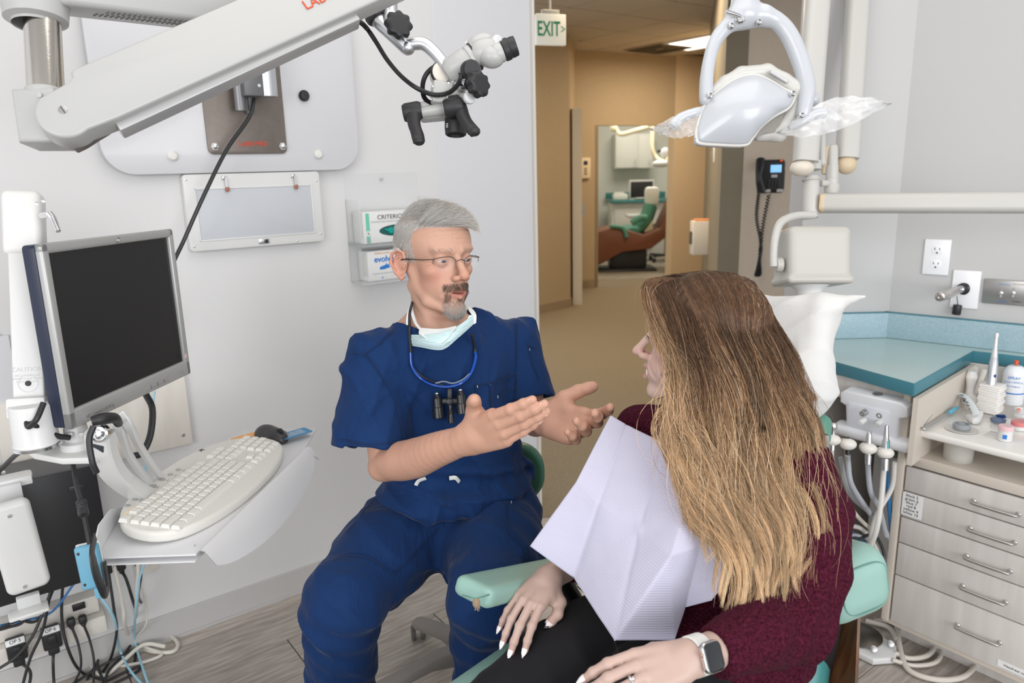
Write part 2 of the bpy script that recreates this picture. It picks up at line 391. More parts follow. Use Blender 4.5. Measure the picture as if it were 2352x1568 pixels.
# corridor walls
def wallseg(name, a, c, m, z0=0, z1=2.79, th=.12, side=1):
    a = np.array([a[0], a[1], 0]); c = np.array([c[0], c[1], 0]); d = nrm(c-a); n_ = np.array([d[1], -d[0], 0])*side; L_ = np.linalg.norm(c-a)
    R = np.array([d, np.cross(n_, d), n_]).T
    bb = B(); bb.box((a+c)/2+Z3*(z0+z1)/2-n_*th/2, (L_, z1-z0, th), R); return struct(bb, name, m)
cl0, cl1 = (-.25, 7.00), (.64, 7.86)
wallseg('wall_corridor_left', cl0, cl1, M_tan)
def skirt(name, a, c, m, h=.1, th=.02):
    return wallseg(name, a, c, m, 0, h, th)
skirt('baseboard_corridor_left', (-.24, 6.98), (.655, 7.845), M_trimtan)
wallseg('wall_corridor_return', (.64, 7.86), (.80, 8.97), M_tan, side=1)
b = B(); b.box((.725, 8.25, 1.03), (.10, .62, 2.06)); struct(b, 'door_1', M_doorframe)
b = B(); b.box((.79, 8.0, 1.02), (.03, .05, .12)); o = b.build('door_handle', M_steel, bpy.data.objects['door_1'])
fd = nrm(np.array([1.316, .688, 0])); f0 = np.array([.72, 8.93, 0])
def FWp(t): q = f0+fd*t; return (q[0], q[1])
def far_t(x): q = PP(x, 500, f0, np.array([fd[1], -fd[0], 0])); return (q-f0)@fd
td0, td1, td2 = far_t(1374), far_t(1544), far_t(1642)
zt = PP(1450, 288, f0, np.array([fd[1], -fd[0], 0]))[2]
wallseg('wall_far_left', FWp(-.1), FWp(td0), M_tan, side=1)
wallseg('wall_far_right', FWp(td1), FWp(td2+.3), mat('tan_wall_warm', (.70, .56, .38), .7, var=.05, vscale=60), side=1)
wallseg('wall_far_header', FWp(td0), FWp(td1), M_tan, zt, 2.79)
skirt('baseboard_far_left', FWp(-.1), FWp(td0), M_trimtan, .11)
wallseg('trim_2', FWp(td0-.05), FWp(td0), M_doorframe, 0, zt, .14)
# hall wall with the telephone, and the grey tan wall that runs back from it
hp0 = P(1688, 400, 4.35); hp1 = P(1900, 400, 4.35)
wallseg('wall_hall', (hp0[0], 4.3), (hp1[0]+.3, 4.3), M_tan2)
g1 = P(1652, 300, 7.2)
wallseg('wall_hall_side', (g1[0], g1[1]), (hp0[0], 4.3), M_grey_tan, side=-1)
wallseg('wall_corridor_right', (FWp(td2+.1)[0], FWp(td2+.1)[1]), (g1[0]+.06, g1[1]), M_tan)
# corridor ceiling: grid of lay-in tiles
b = B(); b.box((2.2, 6.6, 2.80), (5.2, 7.2, .04)); struct(b, 'ceiling_corridor', M_tile); cc = bpy.data.objects['ceiling_corridor']
tb = B(); tb.box((0, 0, 0), (.592, .592, .014), I3, bev=.003, seg=1); tme = bpy.data.meshes.new('ceiling_tile'); tb.bm.to_mesh(tme); tb.bm.free(); tme.materials.append(M_tile)
vent_c = None
for i in range(-2, 9):
    for j in range(-2, 12):
        c = np.array([.1, 3.6, 2.768])+U3*i*.61+V3*j*.61-U3*.0
        if not (-.6 < c[0] < 4 and 3.5 < c[1] < 10): continue
        px_, = [((c-CP)@RT)/((c-CP)@FW)*F_PX+1176]
        o = bpy.data.objects.new('ceiling_tile', tme); COL.objects.link(o); o.parent = cc; o.location = Vector(c.tolist()); o.rotation_euler = (0, 0, YAW)
rg = B()
for i in range(-2, 9):
    rg.box(np.array([.1, 3.6, 2.765])+U3*(i*.61-.305)+V3*3, (.022, 8, .012), np.array([U3, V3, Z3]).T)
for j in range(-2, 12):
    rg.box(np.array([.1, 3.6, 2.765])+V3*(j*.61-.305)+U3*2.4, (6.4, .022, .012), np.array([U3, V3, Z3]).T)
o = rg.build('ceiling_grid', mat('grid_metal', (.50, .45, .36), .6), cc); o['kind'] = 'stuff'
# ceiling light panel and air vent in the corridor ceiling
q = PZ(1640, 92, 2.755)
R_ = np.array([U3, V3, Z3]).T
t = thing('ceiling_light', q, 'bright square light panel glowing in the corridor ceiling', 'ceiling light')
b = B(); b.box(q, (.60, 1.2, .012), R_); b.build('diffuser', M_glow, t)
b = B()
for sx, sy, wx, wy in ((0, .61, .64, .02), (0, -.61, .64, .02), (.31, 0, .02, 1.24), (-.31, 0, .02, 1.24)): b.box(q+U3*sx+V3*sy, (wx, wy, .02), R_)
b.build('frame', M_ceil, t)
q = PZ(1515, 111, 2.755)
t = thing('ceiling_vent', q, 'dark square air vent grille in the corridor ceiling beside the light panel', 'vent')
b = B(); b.box(q, (.58, .58, .014), R_, bev=.004); b.build('plate', mat('vent_tan', (.40, .34, .25), .6), t)
for k in range(5):
    b = B(); wv = .50-k*.09
    for sx, sy, wx, wy in ((0, wv/2, wv, .022), (0, -wv/2, wv, .022), (wv/2, 0, .022, wv), (-wv/2, 0, .022, wv)): b.box(q+U3*sx+V3*sy-Z3*.01, (wx, wy, .012), R_)
    b.build('louvre', mat('vent_dark', (.10, .085, .06), .7), t)
# exit sign
q = (P(1225, 70, 4.6)+P(1290, 68, 4.95))/2; xd = nrm(np.array([.95, .31, 0])); ER = np.array([xd, Z3, np.cross(xd, Z3)]).T
q = P(1264, 69, 4.75)
t = thing('exit_sign', q, 'white exit sign with green letters and an arrow at the doorway top', 'sign')
b = B(); b.box(q, (.205, .185, .035), ER, bev=.004); b.build('sign_box', mat('exit_white', (.86, .84, .76), .4, emit=(.9, .88, .74), estr=.25), t)
b = B(); b.box(q+Z3*.102, (.12, .035, .02), ER, bev=.003); b.cone(q+Z3*.1, np.array([q[0], q[1], 2.77]), .006, n=10); b.build('mount', M_white, t)
mg = mat('exit_green', (.02, .36, .17), .5)
text('EXIT', .125, q-xd*.018+ER[:, 2]*.019, ER, mg, t, xs=.62, bold=.002)
text('>', .085, q+xd*.08+ER[:, 2]*.019, ER, mg, t, name='arrow', xs=.7)
# thermostat / keypad
q = P(1343, 386, 8.95); Rf = np.array([fd, Z3, np.cross(fd, Z3)]).T
nq = np.array([fd[1], -fd[0], 0]); q = PP(1343, 386, f0+nq*.02, nq)
t = thing('wall_keypad', q, 'small cream alarm keypad with dark display on the corridor wall', 'keypad')
b = B(); b.box(q, (.15, .24, .035), Rf, bev=.008); b.build('case', mat('cream_plastic', (.78, .66, .46), .5), t)
b = B(); b.box(q+nq*.02+Z3*.06, (.05, .045, .006), Rf); b.build('display', mat('dark_blue_screen', (.02, .02, .10), .3), t)
b = B()
for k in range(3): b.box(q+nq*.02+Z3*(-.005-k*.03), (.035, .018, .006), Rf)
b.build('button_row', mat('grey_button', (.25, .22, .2), .5), t)
# white box on the hall wall with an orange top edge
q = P(1622, 545, 6.0)
t = thing('wall_box', q, 'white wall box with an orange top beside the corridor opening', 'box')
b = B(); b.box(q, (.24, .27, .12), LR if False else np.array([X3, Z3, -Y3]).T, bev=.006); b.build('case', mat('box_white', (.74, .70, .62), .4), t)
b = B(); b.box(q+Z3*.142, (.20, .014, .09), np.array([X3, Z3, -Y3]).T, bev=.003); b.build('orange_lid', mat('orange', (.75, .28, .08), .5), t)
b = B(); b.box(q-X3*.125, (.012, .10, .06), np.array([X3, Z3, -Y3]).T); b.build('side_slot', mat('slot_dark', (.12, .1, .08), .5), t)
b = B(); b.box(q+np.array([.10, .2, 0]), (.05, .12, .3), np.array([X3, Z3, -Y3]).T); b.build('bracket', M_grey_tan, t)
# cup dispensers / white tubes under the lamp
for i, xx in enumerate((1648, 1682)):
    a = P(xx, 330, 5.2); c = P(xx, 374, 5.2)
    t = thing('tube_dispenser', c, ['left', 'right'][i]+' one of two white tubes mounted on the hall wall left of the telephone', 'dispenser', 'tube dispensers')
    b = B(); b.cone(c, a, .03, .03, 16, bev=.004); b.build('tube', M_white, t); b = B(); b.cone(c-Z3*.012, c, .02, .024, 16); b.build('tip', mat('grey_tip', (.5, .47, .4), .5), t)
    b = B(); b.box((a+c)/2+Y3*.05, (.05, .02, .12), np.array([X3, Z3, -Y3]).T); b.build('bracket', M_grey_tan, t)
# ------------------------------------------------------------------ room at the end of the corridor
M_fw = mat('far_wall_white', (.66, .66, .60), .7)
wallseg('wall_far_room_back', (.6, 13.0), (4.2, 13.0), M_fw)
wallseg('wall_far_room_left', (.85, 9.6), (1.45, 13.0), M_fw, side=1)
wallseg('wall_far_room_right', (3.9, 13.0), (3.6, 10.4), M_fw)
b = B(); b.box((2.2, 11.6, 2.80), (4.4, 3.8, .04)); struct(b, 'ceiling_far_room', M_ceil)
RX = np.array([X3, Z3, -Y3]).T
M_cab = mat('far_cabinet', (.72, .71, .65), .45); M_teal_top = mat('far_teal_top', (.04, .20, .19), .4)
def bxpix(bb, x0, y0, x1, y1, D, dep, bev=.006):
    a = P(x0, y1, D); c = P(x1, y0, D); m = (a+c)/2; bb.box(m+Y3*dep/2, (abs(c[0]-a[0]), abs(c[2]-a[2]), dep), RX, bev=bev); return m
q = P(1456, 388, 12.3)
t = thing('wall_cabinet', q, 'white upper cabinet with two doors seen through the far doorway', 'cabinet')
b = B(); bxpix(b, 1414, 306, 1500, 388, 12.3, .3); b.build('body', M_cab, t)
for x0, x1 in ((1415, 1465), (1467, 1499)):
    b = B(); bxpix(b, x0, 308, x1, 386, 12.27, .02); d = b.build('door', M_cab, t)
    b = B(); hx = x1-6; b.cone(P(hx, 365, 12.25), P(hx, 378, 12.25), .008, n=8); b.build('handle', M_steel, d)
q = P(1440, 630, 12.2); q[2] = 0
t = thing('base_cabinet', q, 'white base cabinet with a drawer below the teal far counter', 'cabinet')
b = B(); a = P(1403, 480, 12.2); c = P(1540, 480, 12.2); b.box(((a[0]+c[0])/2, 12.2+.3, .44), (c[0]-a[0], .55, .86), bev=.006); b.build('body', M_cab, t)
for k in range(2):
    b = B(); b.box((a[0]+.35, 12.21, .62-.34*k), (.62, .02, .31 if k == 0 else .33), bev=.004); d = b.build('drawer', M_cab, t); b = B(); b.box((a[0]+.35, 12.19, .66-.34*k), (.12, .02, .012)); b.build('handle', M_steel, d)
b = B(); b.box(((a[0]+c[0])/2, 12.46, .89), (c[0]-a[0]+.04, .66, .04), bev=.006); b.box(((a[0]+c[0])/2, 12.9, .96), (c[0]-a[0]+.04, .02, .1), bev=.006)
tag(b.build('countertop', M_teal_top), 'dark teal countertop in the far room under the black monitor', 'countertop')
q = P(1474, 458, 12.1)
t = thing('computer_monitor', (q[0], q[1], .91), 'small black screen monitor standing on the far teal counter', 'monitor')
b = B(); bxpix(b, 1446, 412, 1502, 460, 12.1, .04); b.build('bezel', mat('far_bezel', (.62, .62, .58), .4), t)
b = B(); bxpix(b, 1449, 416, 1499, 454, 12.09, .012, .002); b.build('screen', M_black, t)
b = B(); b.box((q[0], q[1]+.05, .935), (.2, .14, .02), bev=.008); b.box((q[0], q[1]+.06, .98), (.05, .03, .12)); b.build('stand', M_cab, t)
b = B(); q = P(1424, 462, 12.15)
b.box((q[0], 12.35, .96), (.24, .16, .10), bev=.02); b.box((q[0]-.02, 12.35, 1.02), (.16, .12, .03), bev=.01); tag(b.build('tissue_box', M_cab), 'white tissue box on the far teal counter left of the monitor', 'box')
# dental light on its arm, far room
q = P(1412, 292, 11.2)
t = thing('overhead_lamp', q, 'cream dental lamp on a bent arm seen through the far doorway', 'lamp')
mc = mat('cream_arm', (.78, .70, .50), .4)
b = B(); b.tube([P(1412, 292, 11.2), P(1425, 308, 11.2), P(1460, 300, 11.1), P(1500, 288, 11)], .035, 10, 6); b.ball(P(1410, 294, 11.2), .06); b.cone(P(1410, 294, 11.2), np.array([*P(1410, 294, 11.2)[:2], 2.78]), .04); b.build('arm', mc, t)
b = B(); b.tube([P(1499, 290, 11), P(1498, 340, 11), P(1508, 362, 11), P(1525, 372, 10.9)], .032, 10, 6); b.build('drop_arm', mc, t)
b = B(); b.tube([P(1548, 310, 10.9), P(1540, 352, 10.9), P(1530, 372, 10.9)], .028, 10, 6); b.build('yoke', mc, t)
b = B(); b.ball(P(1518, 376, 10.9), (.13, .10, .055)); b.ball(P(1528, 352, 10.95), (.075, .06, .085)); b.build('lamp_head', M_white, t)
b = B(); b.box(P(1523, 347, 11.4), (.17, .04, .14), RX, bev=.01); b.build('screen', M_black, t)
# far dental chair: brown shell, green cushions, black base
Dc = 10.6
q = P(1440, 620, Dc); q[2] = 0
t = thing('dental_chair', q, 'green dental chair with brown shell and black base in the far room', 'chair')
mgn = mat('far_green', (.06, .22, .15), .45); mbr = mat('far_brown', (.17, .06, .03), .45)
b = B()
b.prism([(-.62, .0), (-.55, .16), (-.30, .22), (.1, .10), (.32, .18), (.52, .62), (.62, .60), (.50, .12), (.2, -.10), (-.2, -.14), (-.5, -.3), (-.66, -.36)], P(1450, 548, Dc+.25)-X3*.0, RX, .5, bev=.03); b.build('shell', mbr, t)
b = B(); b.box(P(1420, 530, Dc), (.55, .10, .46), RX@np.array([[1, .1, 0], [-.1, 1, 0], [0, 0, 1]]).T, bev=.045); b.build('seat', mgn, t)
b = B(); b.tube([P(1455, 535, Dc), P(1482, 505, Dc), P(1493, 475, Dc)], .10, 12, 6, flat=(1, 2.0)); b.build('backrest', mgn, t)
b = B(); b.tube([P(1400, 519, Dc-.3), P(1430, 524, Dc-.3), P(1440, 545, Dc-.3)], .028, 10, 6); b.build('armrest', mgn, t)
b = B(); b.tube([P(1485, 500, Dc-.3), P(1470, 500, Dc-.3), P(1452, 512, Dc-.3)], .045, 10, 6); b.build('armrest', mgn, t)
b = B(); b.box(P(1497, 450, Dc+.05), (.2, .26, .16), RX, bev=.05); b.build('headrest_cover', mat('far_paper', (.75, .76, .72), .7), t)
b = B(); b.box(P(1440, 590, Dc+.1), (.52, .30, .42), RX, bev=.05); b.box(P(1435, 618, Dc+.1), (.85, .07, .5), RX, bev=.03); b.build('base', M_black, t)
b = B(); b.box(P(1490, 520, Dc-.1), (.12, .16, .01), RX, bev=.002); b.build('paper_tag', mat('paper_tag', (.62, .60, .42), .7), t)
q = P(1528, 600, 11.5); q[2] = 0
t = thing('operator_stool', q, 'dark wheeled stool standing right of the far dental chair', 'stool')
b = B(); b.cone((q[0], q[1], .12), (q[0], q[1], .5), .03, n=12); b.build('post', M_chrome, t)
b = B(); b.cone((q[0], q[1], .50), (q[0], q[1], .58), .2, n=20, bev=.02); b.build('seat', M_black, t)
b = B()
for k in range(5):
    a = k*1.257; b.box((q[0]+.13*math.cos(a), q[1]+.13*math.sin(a), .10), (.26, .04, .03), np.array([[math.cos(a), -math.sin(a), 0], [math.sin(a), math.cos(a), 0], [0, 0, 1]]), bev=.006); b.ball((q[0]+.25*math.cos(a), q[1]+.25*math.sin(a), .04), .035)
b.build('wheel_base', M_black, t)
q = P(1465, 500, 11.6)
b = B(); b.box(P(1462, 495, 11.5), (.32, .05, .3), RX, bev=.02); b.cone(P(1462, 500, 11.5), np.array([*P(1462, 500, 11.5)[:2], 0.01]), .03); b.cone(np.array([*P(1462, 500, 11.5)[:2], 0.01]), np.array([*P(1462, 500, 11.5)[:2], 0.05]), .2)
tag(b.build('instrument_table', M_white), 'small white instrument tray table behind the far dental chair', 'table')
# ------------------------------------------------------------------ telephone on the hall wall
q = P(1770, 405, 4.22); TR = RX
t = thing('wall_telephone', q, 'black desk telephone with a lit blue display hanging on the wall', 'telephone')
b = B(); b.prism(rrect(.145, .185, .02), q+Y3*.02, TR, .045, bev=.008); b.box(q+X3*.07-Z3*.02, (.03, .12, .03), TR, bev=.01); b.build('body', M_black, t)
b = B(); b.tube([P(1747, 368, 4.16), P(1743, 405, 4.13), P(1749, 438, 4.16)], [.025, .017, .025], 12, 6, flat=(1, 1.2)); b.build('handset', M_black, t)
b = B(); b.box(q+Z3*.043+X3*.018-Y3*.03, (.062, .042, .006), TR, bev=.002); b.build('display', mat('blue_display', (.2, .45, .75), .3, emit=(.25, .52, .85), estr=.75), t)
b = B(); b.box(q+Z3*.086+X3*.046-Y3*.03, (.012, .008, .006), TR); b.build('red_lamp', mat('red_lamp', (.8, .1, .03), .4, emit=(.8, .1, .02), estr=.6), t)
mgk = mat('phone_key', (.62, .60, .58), .5)
for dx, dz, ww in ((.01, .002, .035), (-.022, -.079, .03), (.046, -.079, .036)): b = B(); b.box(q+X3*dx+Z3*dz-Y3*.03, (ww, .016, .006), TR, bev=.002); b.build('soft_key', mgk, t)
kb = B(); kb.box((0, 0, 0), (.012, .008, .006), TR, bev=.001, seg=1); kme = bpy.data.meshes.new('key'); kb.bm.to_mesh(kme); kb.bm.free(); kme.materials.append(mat('phone_dark_key', (.07, .07, .075), .5))
for i in range(4):
    for j in range(4):
        o = bpy.data.objects.new('key', kme); COL.objects.link(o); o.parent = t; o.location = Vector((-.015+i*.018, -.03, -.022-j*.014))
pts = [P(1743, 440, 4.17), P(1738, 500, 4.18), P(1748, 560, 4.2), P(1742, 610, 4.2), P(1737, 632, 4.2), P(1745, 628, 4.2), P(1745, 590, 4.2), P(1752, 520, 4.19), P(1766, 447, 4.18)]
c_ = catmull(pts, 60); T_ = np.gradient(c_, axis=0); n_ = len(c_); a_ = np.arange(n_)*1.1
off = np.array([X3*math.cos(a)*.009+Y3*math.sin(a)*.009 for a in a_])
b = B(); b.tube(c_+off, .0035, 5, 0); b.build('coiled_cord', M_black, t)
# ------------------------------------------------------------------ left wall fittings
LRn = LR
def lwp(x, y, d=0): return PP(x, y, LWO+LN*d, LN)
M_board = mat('white_laminate', (.61, .61, .63), .35, coat=.2)
M_bolt = mat('bolt_zinc', (.6, .6, .6), .3, metal=1)
q = LW(.383, 1.76, .012)
t = thing('mounting_board', LW(.383, 1.50), 'large white rounded board screwed to the wall behind the microscope arm', 'board')
b = B(); b.prism(rrect(.785, .52, .085, 10), q, LRn, .022, bev=.003); b.build('panel', M_board, t)
for s_, z_ in ((.176, 1.552), (.628, 1.552), (.176, 1.95), (.628, 1.95)):
    b = B(); b.lathe(LW(s_, z_, .033), LN, [(0.014, 0), (.015, .006), (.010, .011), (0, .012)]); b.build('screw_cap', mat('cap_white', (.72, .71, .68), .45), t)
q = PP(697, 220, LW(0, 0, .035), LN)
b = B(); b.lathe(q, LN, [(0.0165, 0), (.0175, .008), (.013, .014), (0, .015)]); b.build('plug', M_black, t, label='round black plug')
t = thing('bracket_plate', LW(.405, 1.56, .035), 'grey brown steel plate bolted to the white board holding a silver bracket', 'plate')
b = B(); b.prism(rrect(.245, .40, .018, 6), LW(.4, 1.755, .035), LRn, .006, bev=.0015); b.build('plate', mat('brown_steel', (.20, .17, .15), .42, metal=.5, var=.1, vscale=60), t)
for s_ in (.298, .508):
    for z_ in (1.578, 1.93):
        b = B(); b.lathe(LW(s_, z_, .041), LN, [(.012, 0), (.012, .002), (.009, .002), (.0088, .010), (.004, .0125), (0, .0125)], n=6); b.build('bolt', M_bolt, t)
text('LABOMED', .020, LW(.415, 1.585, .042), LRn, mat('red_print', (.75, .06, .01), .5), t)
M_alu = mat('satin_aluminium', (.62, .63, .65), .38, metal=1)
b = B(); b.box(LW(.405, 1.815, .085), (.058, .19, .09), LRn, bev=.004); b.build('arm_bracket', mat('bracket_grey', (.17, .17, .18), .4, metal=.4), t)
b = B(); b.cone(LW(.452, 1.722, .10), LW(.452, 1.93, .10), .032, n=32); b.build('bracket_face', M_alu, t)
b = B(); b.cone(LW(.372, 1.68, .09), LW(.372, 1.93, .09), .016, n=20); b.cone(LW(.41, 1.675, .06), LW(.41, 1.93, .06), .013); b.build('pivot_rod', mat('rod_grey', (.22, .22, .23), .35, metal=.5), t)
for z_ in (1.75, 1.80): b = B(); b.lathe(LW(.42, z_, .13), LN, [(.005, 0), (.005, .003), (0, .003)], n=10); b.build('screw', M_bolt, t)
b = B(); b.tube([LW(.412, 1.715, .10), LW(.385, 1.66, .12), PP(520, 345, LW(0, 0, .13), LN), PP(470, 445, LW(0, 0, .14), LN), PP(425, 546, LW(0, 0, .14), LN), PP(385, 640, LW(0, 0, .15), LN), PP(370, 760, LW(0, 0, .1), LN)], .0058, 10, 8)
tag(b.build('power_cable', M_black), 'thick black cable running down from the silver bracket behind the monitor', 'cable')
# x-ray film viewer
t = thing('film_viewer', LW(.41, 1.267), 'white flat x-ray film viewer with grey screen and two clips', 'light box')
vc = LW(.4115, 1.382, .0)
b = B(); b.prism(rrect(.432, .232, .012, 5), vc, LRn, .030, bev=.003)
b.build('housing', mat('viewer_white', (.66, .66, .65), .35), t)
b = B(); b.prism(rrect(.366, .152, .006, 4), vc-Z3*.006+LN*.0295, LRn, .0015, bev=.0005); b.build('screen', mat('viewer_screen', (.50, .52, .55), .45), t)
b = B()
for sx, sy, wx, wy in ((0, .078, .372, .004), (0, -.078, .372, .004), (.184, 0, .004, .16), (-.184, 0, .004, .16)): b.box(vc-Z3*.006+U3*sx+Z3*sy+LN*.031, (wx, wy, .004), LRn, bev=.001)
b.build('screen_rim', mat('viewer_rim', (.70, .70, .70), .4), t)
for sx in (-.095, .125):
    b = B(); b.box(vc+U3*sx+Z3*.103+LN*.033, (.012, .012, .006), LRn, bev=.002); b.box(vc+U3*(sx+.004)+Z3*.086+LN*.037, (.006, .034, .0025), LRn); b.lathe(vc+U3*sx+Z3*.103+LN*.036, LN, [(.003, 0), (0, .002)], 8)
    c_ = b.build('clip', M_steel, t); b = B(); b.box(vc+U3*(sx+.006)+Z3*.068+LN*.037, (.013, .014, .007), LRn, bev=.003); b.build('pad', mat('copper_pad', (.35, .13, .08), .4), c_)
b = B(); b.box(vc-Z3*.100+U3*.010+LN*.031, (.034, .016, .004), LRn, bev=.001); b.build('switch', M_steel, t)
b = B(); b.box(vc-Z3*.100+U3*.017+LN*.035, (.011, .011, .005), LRn, bev=.001); b.build('switch_button', M_black, t)
for sx, sy in ((-.205, .10), (.205, .085), (-.205, -.10), (.205, -.09), (.12, -.108)):
    b = B(); b.lathe(vc+U3*sx+Z3*sy+LN*.030, LN, [(.0035, 0), (0, .002)], 8); b.build('screw', M_bolt, t)
# acrylic glove holder with its two boxes
M_acr = mat('clear_acrylic', (.85, .87, .87), .08, alpha=.16, spec=.7)
t = thing('glove_box_holder', LW(.87, 1.11), 'clear acrylic wall holder with two pockets behind the seated man', 'holder')
g0, g1_ = .728, 1.015
b = B(); b.box(LW((g0+g1_)/2, 1.30, .004), (g1_-g0, .375, .004), LRn); b.build('back_plate', M_acr, t)
for k, (za, zb, dd) in enumerate(((1.243, 1.40, .105), (1.112, 1.255, .095))):
    b = B(); cm = (g0+g1_)/2
    b.box(LW(cm, za, dd/2), (g1_-g0, .004, dd), LRn); b.box(LW(cm, za+.012, dd), (g1_-g0, .03, .004), LRn)
    b.box(LW(g0, (za+zb)/2, dd/2), (.004, zb-za, dd), LRn); b.box(LW(g1_, (za+zb)/2, dd/2), (.004, zb-za, dd), LRn); b.build('pocket', M_acr, t)
b = B(); b.lathe(LW(.868, 1.465, .006), LN, [(.006, 0), (.005, .004), (0, .005)], 10); b.build('screw', M_bolt, t)
M_card = mat('carton_white', (.72, .72, .71), .55); M_ink = mat('print_black', (.03, .03, .03), .6); M_grink = mat('print_grey', (.45, .46, .48), .6)
t = thing('glove_box', LW(.87, 1.247, .05), 'white glove carton with green stripe and teal gloves in the upper pocket', 'box', 'glove cartons in the holder')
cx = .868; fz = 1.304; fd_ = .092
b = B(); b.box(LW(cx, fz, .048), (.245, .108, .080), LRn, bev=.002); b.build('carton', M_card, t)
text('CRITERION', .0215, LW(cx-.010, fz+.033, .0885), LRn, M_ink, t, xs=1.05)
text('POWDER FREE NITRILE EXAM GLOVES', .0085, LW(cx-.02, fz+.018, .0885), LRn, M_grink, t)
b = B(); b.box(LW(cx-.105, fz-.001, .0885), (.013, .10, .001), LRn); b.build('green_stripe', mat('green_print', (.16, .55, .40), .5), t)
b = B(); b.box(LW(cx-.105, fz-.044, .0892), (.014, .018, .001), LRn); b.build('dark_stripe', mat('green_dark_print', (.02, .30, .20), .5), t)
b = B(); b.lathe(LW(cx-.105, fz-.02, .0886), LN, [(.0095, 0), (.009, .0012), (0, .0012)]); b.build('seal', M_card, t)
text('%', .010, LW(cx-.105, fz-.02, .0902), LRn, M_ink, t)
b = B(); b.lathe(LW(cx+.012, fz-.014, .0875), LN, [(1, 0), (.99, .0015), (0, .0015)], 32)
for v in b.bm.verts:
    q = np.array(v.co)-LW(cx+.012, fz-.014, .0875); a_, c_, e_ = q@U3, q@Z3, q@LN; v.co = Vector((LW(cx+.012, fz-.014, .0875)+U3*a_*.075+Z3*c_*.020+LN*e_).tolist())
b.build('opening', mat('dark_hole', (.02, .10, .09), .8), t)
s_ = S(Fr(LW(cx, fz, .09), LRn)); s_.el((.02, -.018, .0), (.052, .010, .012), k=.004); s_.el((-.01, -.010, .0), (.035, .006, .008), k=.004); s_.el((.045, -.026, .0), (.03, .014, .01), k=.004)
s_.disp = lambda p: .0022*np.sin(p@U3*260+p[:, 2]*300)
sdf_obj('glove', s_, LW(cx, fz, .09)-.09, LW(cx, fz, .09)+.09, .0028, mat('teal_glove', (.0, .30, .27), .35), t)
t = thing('glove_box', LW(.87, 1.116, .05), 'white and blue glove carton in the lower pocket', 'box', 'glove cartons in the holder')
fz = 1.17
b = B(); b.box(LW(cx+.006, fz, .044), (.235, .103, .076), LRn, bev=.002); b.build('carton', M_card, t)
M_blu = mat('print_blue', (.02, .18, .55), .5)
text('evolve', .030, LW(cx-.048, fz+.022, .0825), LRn, M_blu, t, bold=.0006)
text('NITRILE GLOVES', .008, LW(cx-.055, fz+.043, .0825), LRn, mat('print_orange', (.75, .35, .1), .5), t)
s_ = S(Fr(LW(cx-.048, fz-.006, .083), LRn)); s_.rc((-.014, -.003, 0), (.004, 0, 0), .0055, .007, k=.003)
for dx, dy in ((.016, .007), (.019, .002), (.018, -.003), (.008, .010)): s_.rc((.002, 0, 0), (dx, dy, 0), .003, .0022, k=.002)
V_, F_ = mesh_sdf(s_, LW(cx-.048, fz-.006, .083)-.04, LW(cx-.048, fz-.006, .083)+.04, .0012)
V_ = V_-np.outer((V_-LW(0, 0, .0828))@LN*.85, LN); np_mesh('hand_print', V_, F_, M_blu, t)
text('Powder-Free Exam Gloves', .008, LW(cx-.05, fz-.027, .0825), LRn, M_grink, t)
b = B(); b.lathe(LW(cx-.058, fz-.043, .0822), LN, [(.004, 0), (0, .0006)], 12); b.build('dot_print', M_blu, t)
b = B(); b.box(LW(cx+.012, fz, .0825), (.006, .100, .0008), LRn); b.box(LW(cx+.030, fz-.036, .0825), (.03, .028, .0008), LRn); b.box(LW(cx+.024, fz, .0825), (.002, .100, .0008), LRn); b.build('blue_stripe', mat('print_lightblue', (.10, .38, .75), .5), t)
b = B(); b.box(LW(cx+.075, fz, .0826), (.075, .06, .0008), LRn); b.build('blue_field', M_blu, t)
# ------------------------------------------------------------------ panel and computer case low on the wall
M_maple = mat('pale_maple', (.70, .66, .60), .45, var=.06, vscale=6, stretch=(8, 8, 1), coat=.2)
t = thing('wall_panel', LW(-.1, .65), 'pale wooden panel screwed to the wall under the monitor', 'panel')
b = B(); b.box(LW(-.117, .775, .010), (.50, .235, .018), LRn, bev=.002); b.build('board', M_maple, t)
b = B(); b.lathe(PP(421, 999, LW(0, 0, .0195), LN), LN, [(.006, 0), (.004, .003), (0, .0035)], 12); b.build('screw', M_bolt, t)
b = B(); b.box(LW(-.48, .93, .006), (.36, .30, .012), LRn, bev=.001)
tag(b.build('wall_cover', mat('cover_white', (.68, .68, .70), .45)), 'white wall cover panel at the left edge behind the monitor column', 'panel')
b = B(); b.box(LW(-.50, 1.084, .005), (.36, .004, .010), LRn); tag(b.build('cover_edge', M_black), 'thin dark edge line along the top of the wall cover', 'edge strip')
t = thing('computer_case', LW(-.31, .37), 'black computer case hanging on the wall below the monitor', 'computer')
b = B(); b.box(LW(-.335, .552, .115), (.345, .335, .155), LRn, bev=.004); b.build('case', M_black, t)
b = B(); b.box(LW(-.335, .722, .115), (.345, .006, .155), LRn, bev=.001); b.build('top_cover', mat('case_grey', (.10, .10, .105), .5), t)
b = B(); b.box(LW(-.215, .665, .194), (.042, .018, .004), LRn, bev=.006); b.build('latch', mat('dark_latch', (.03, .03, .033), .3), t)
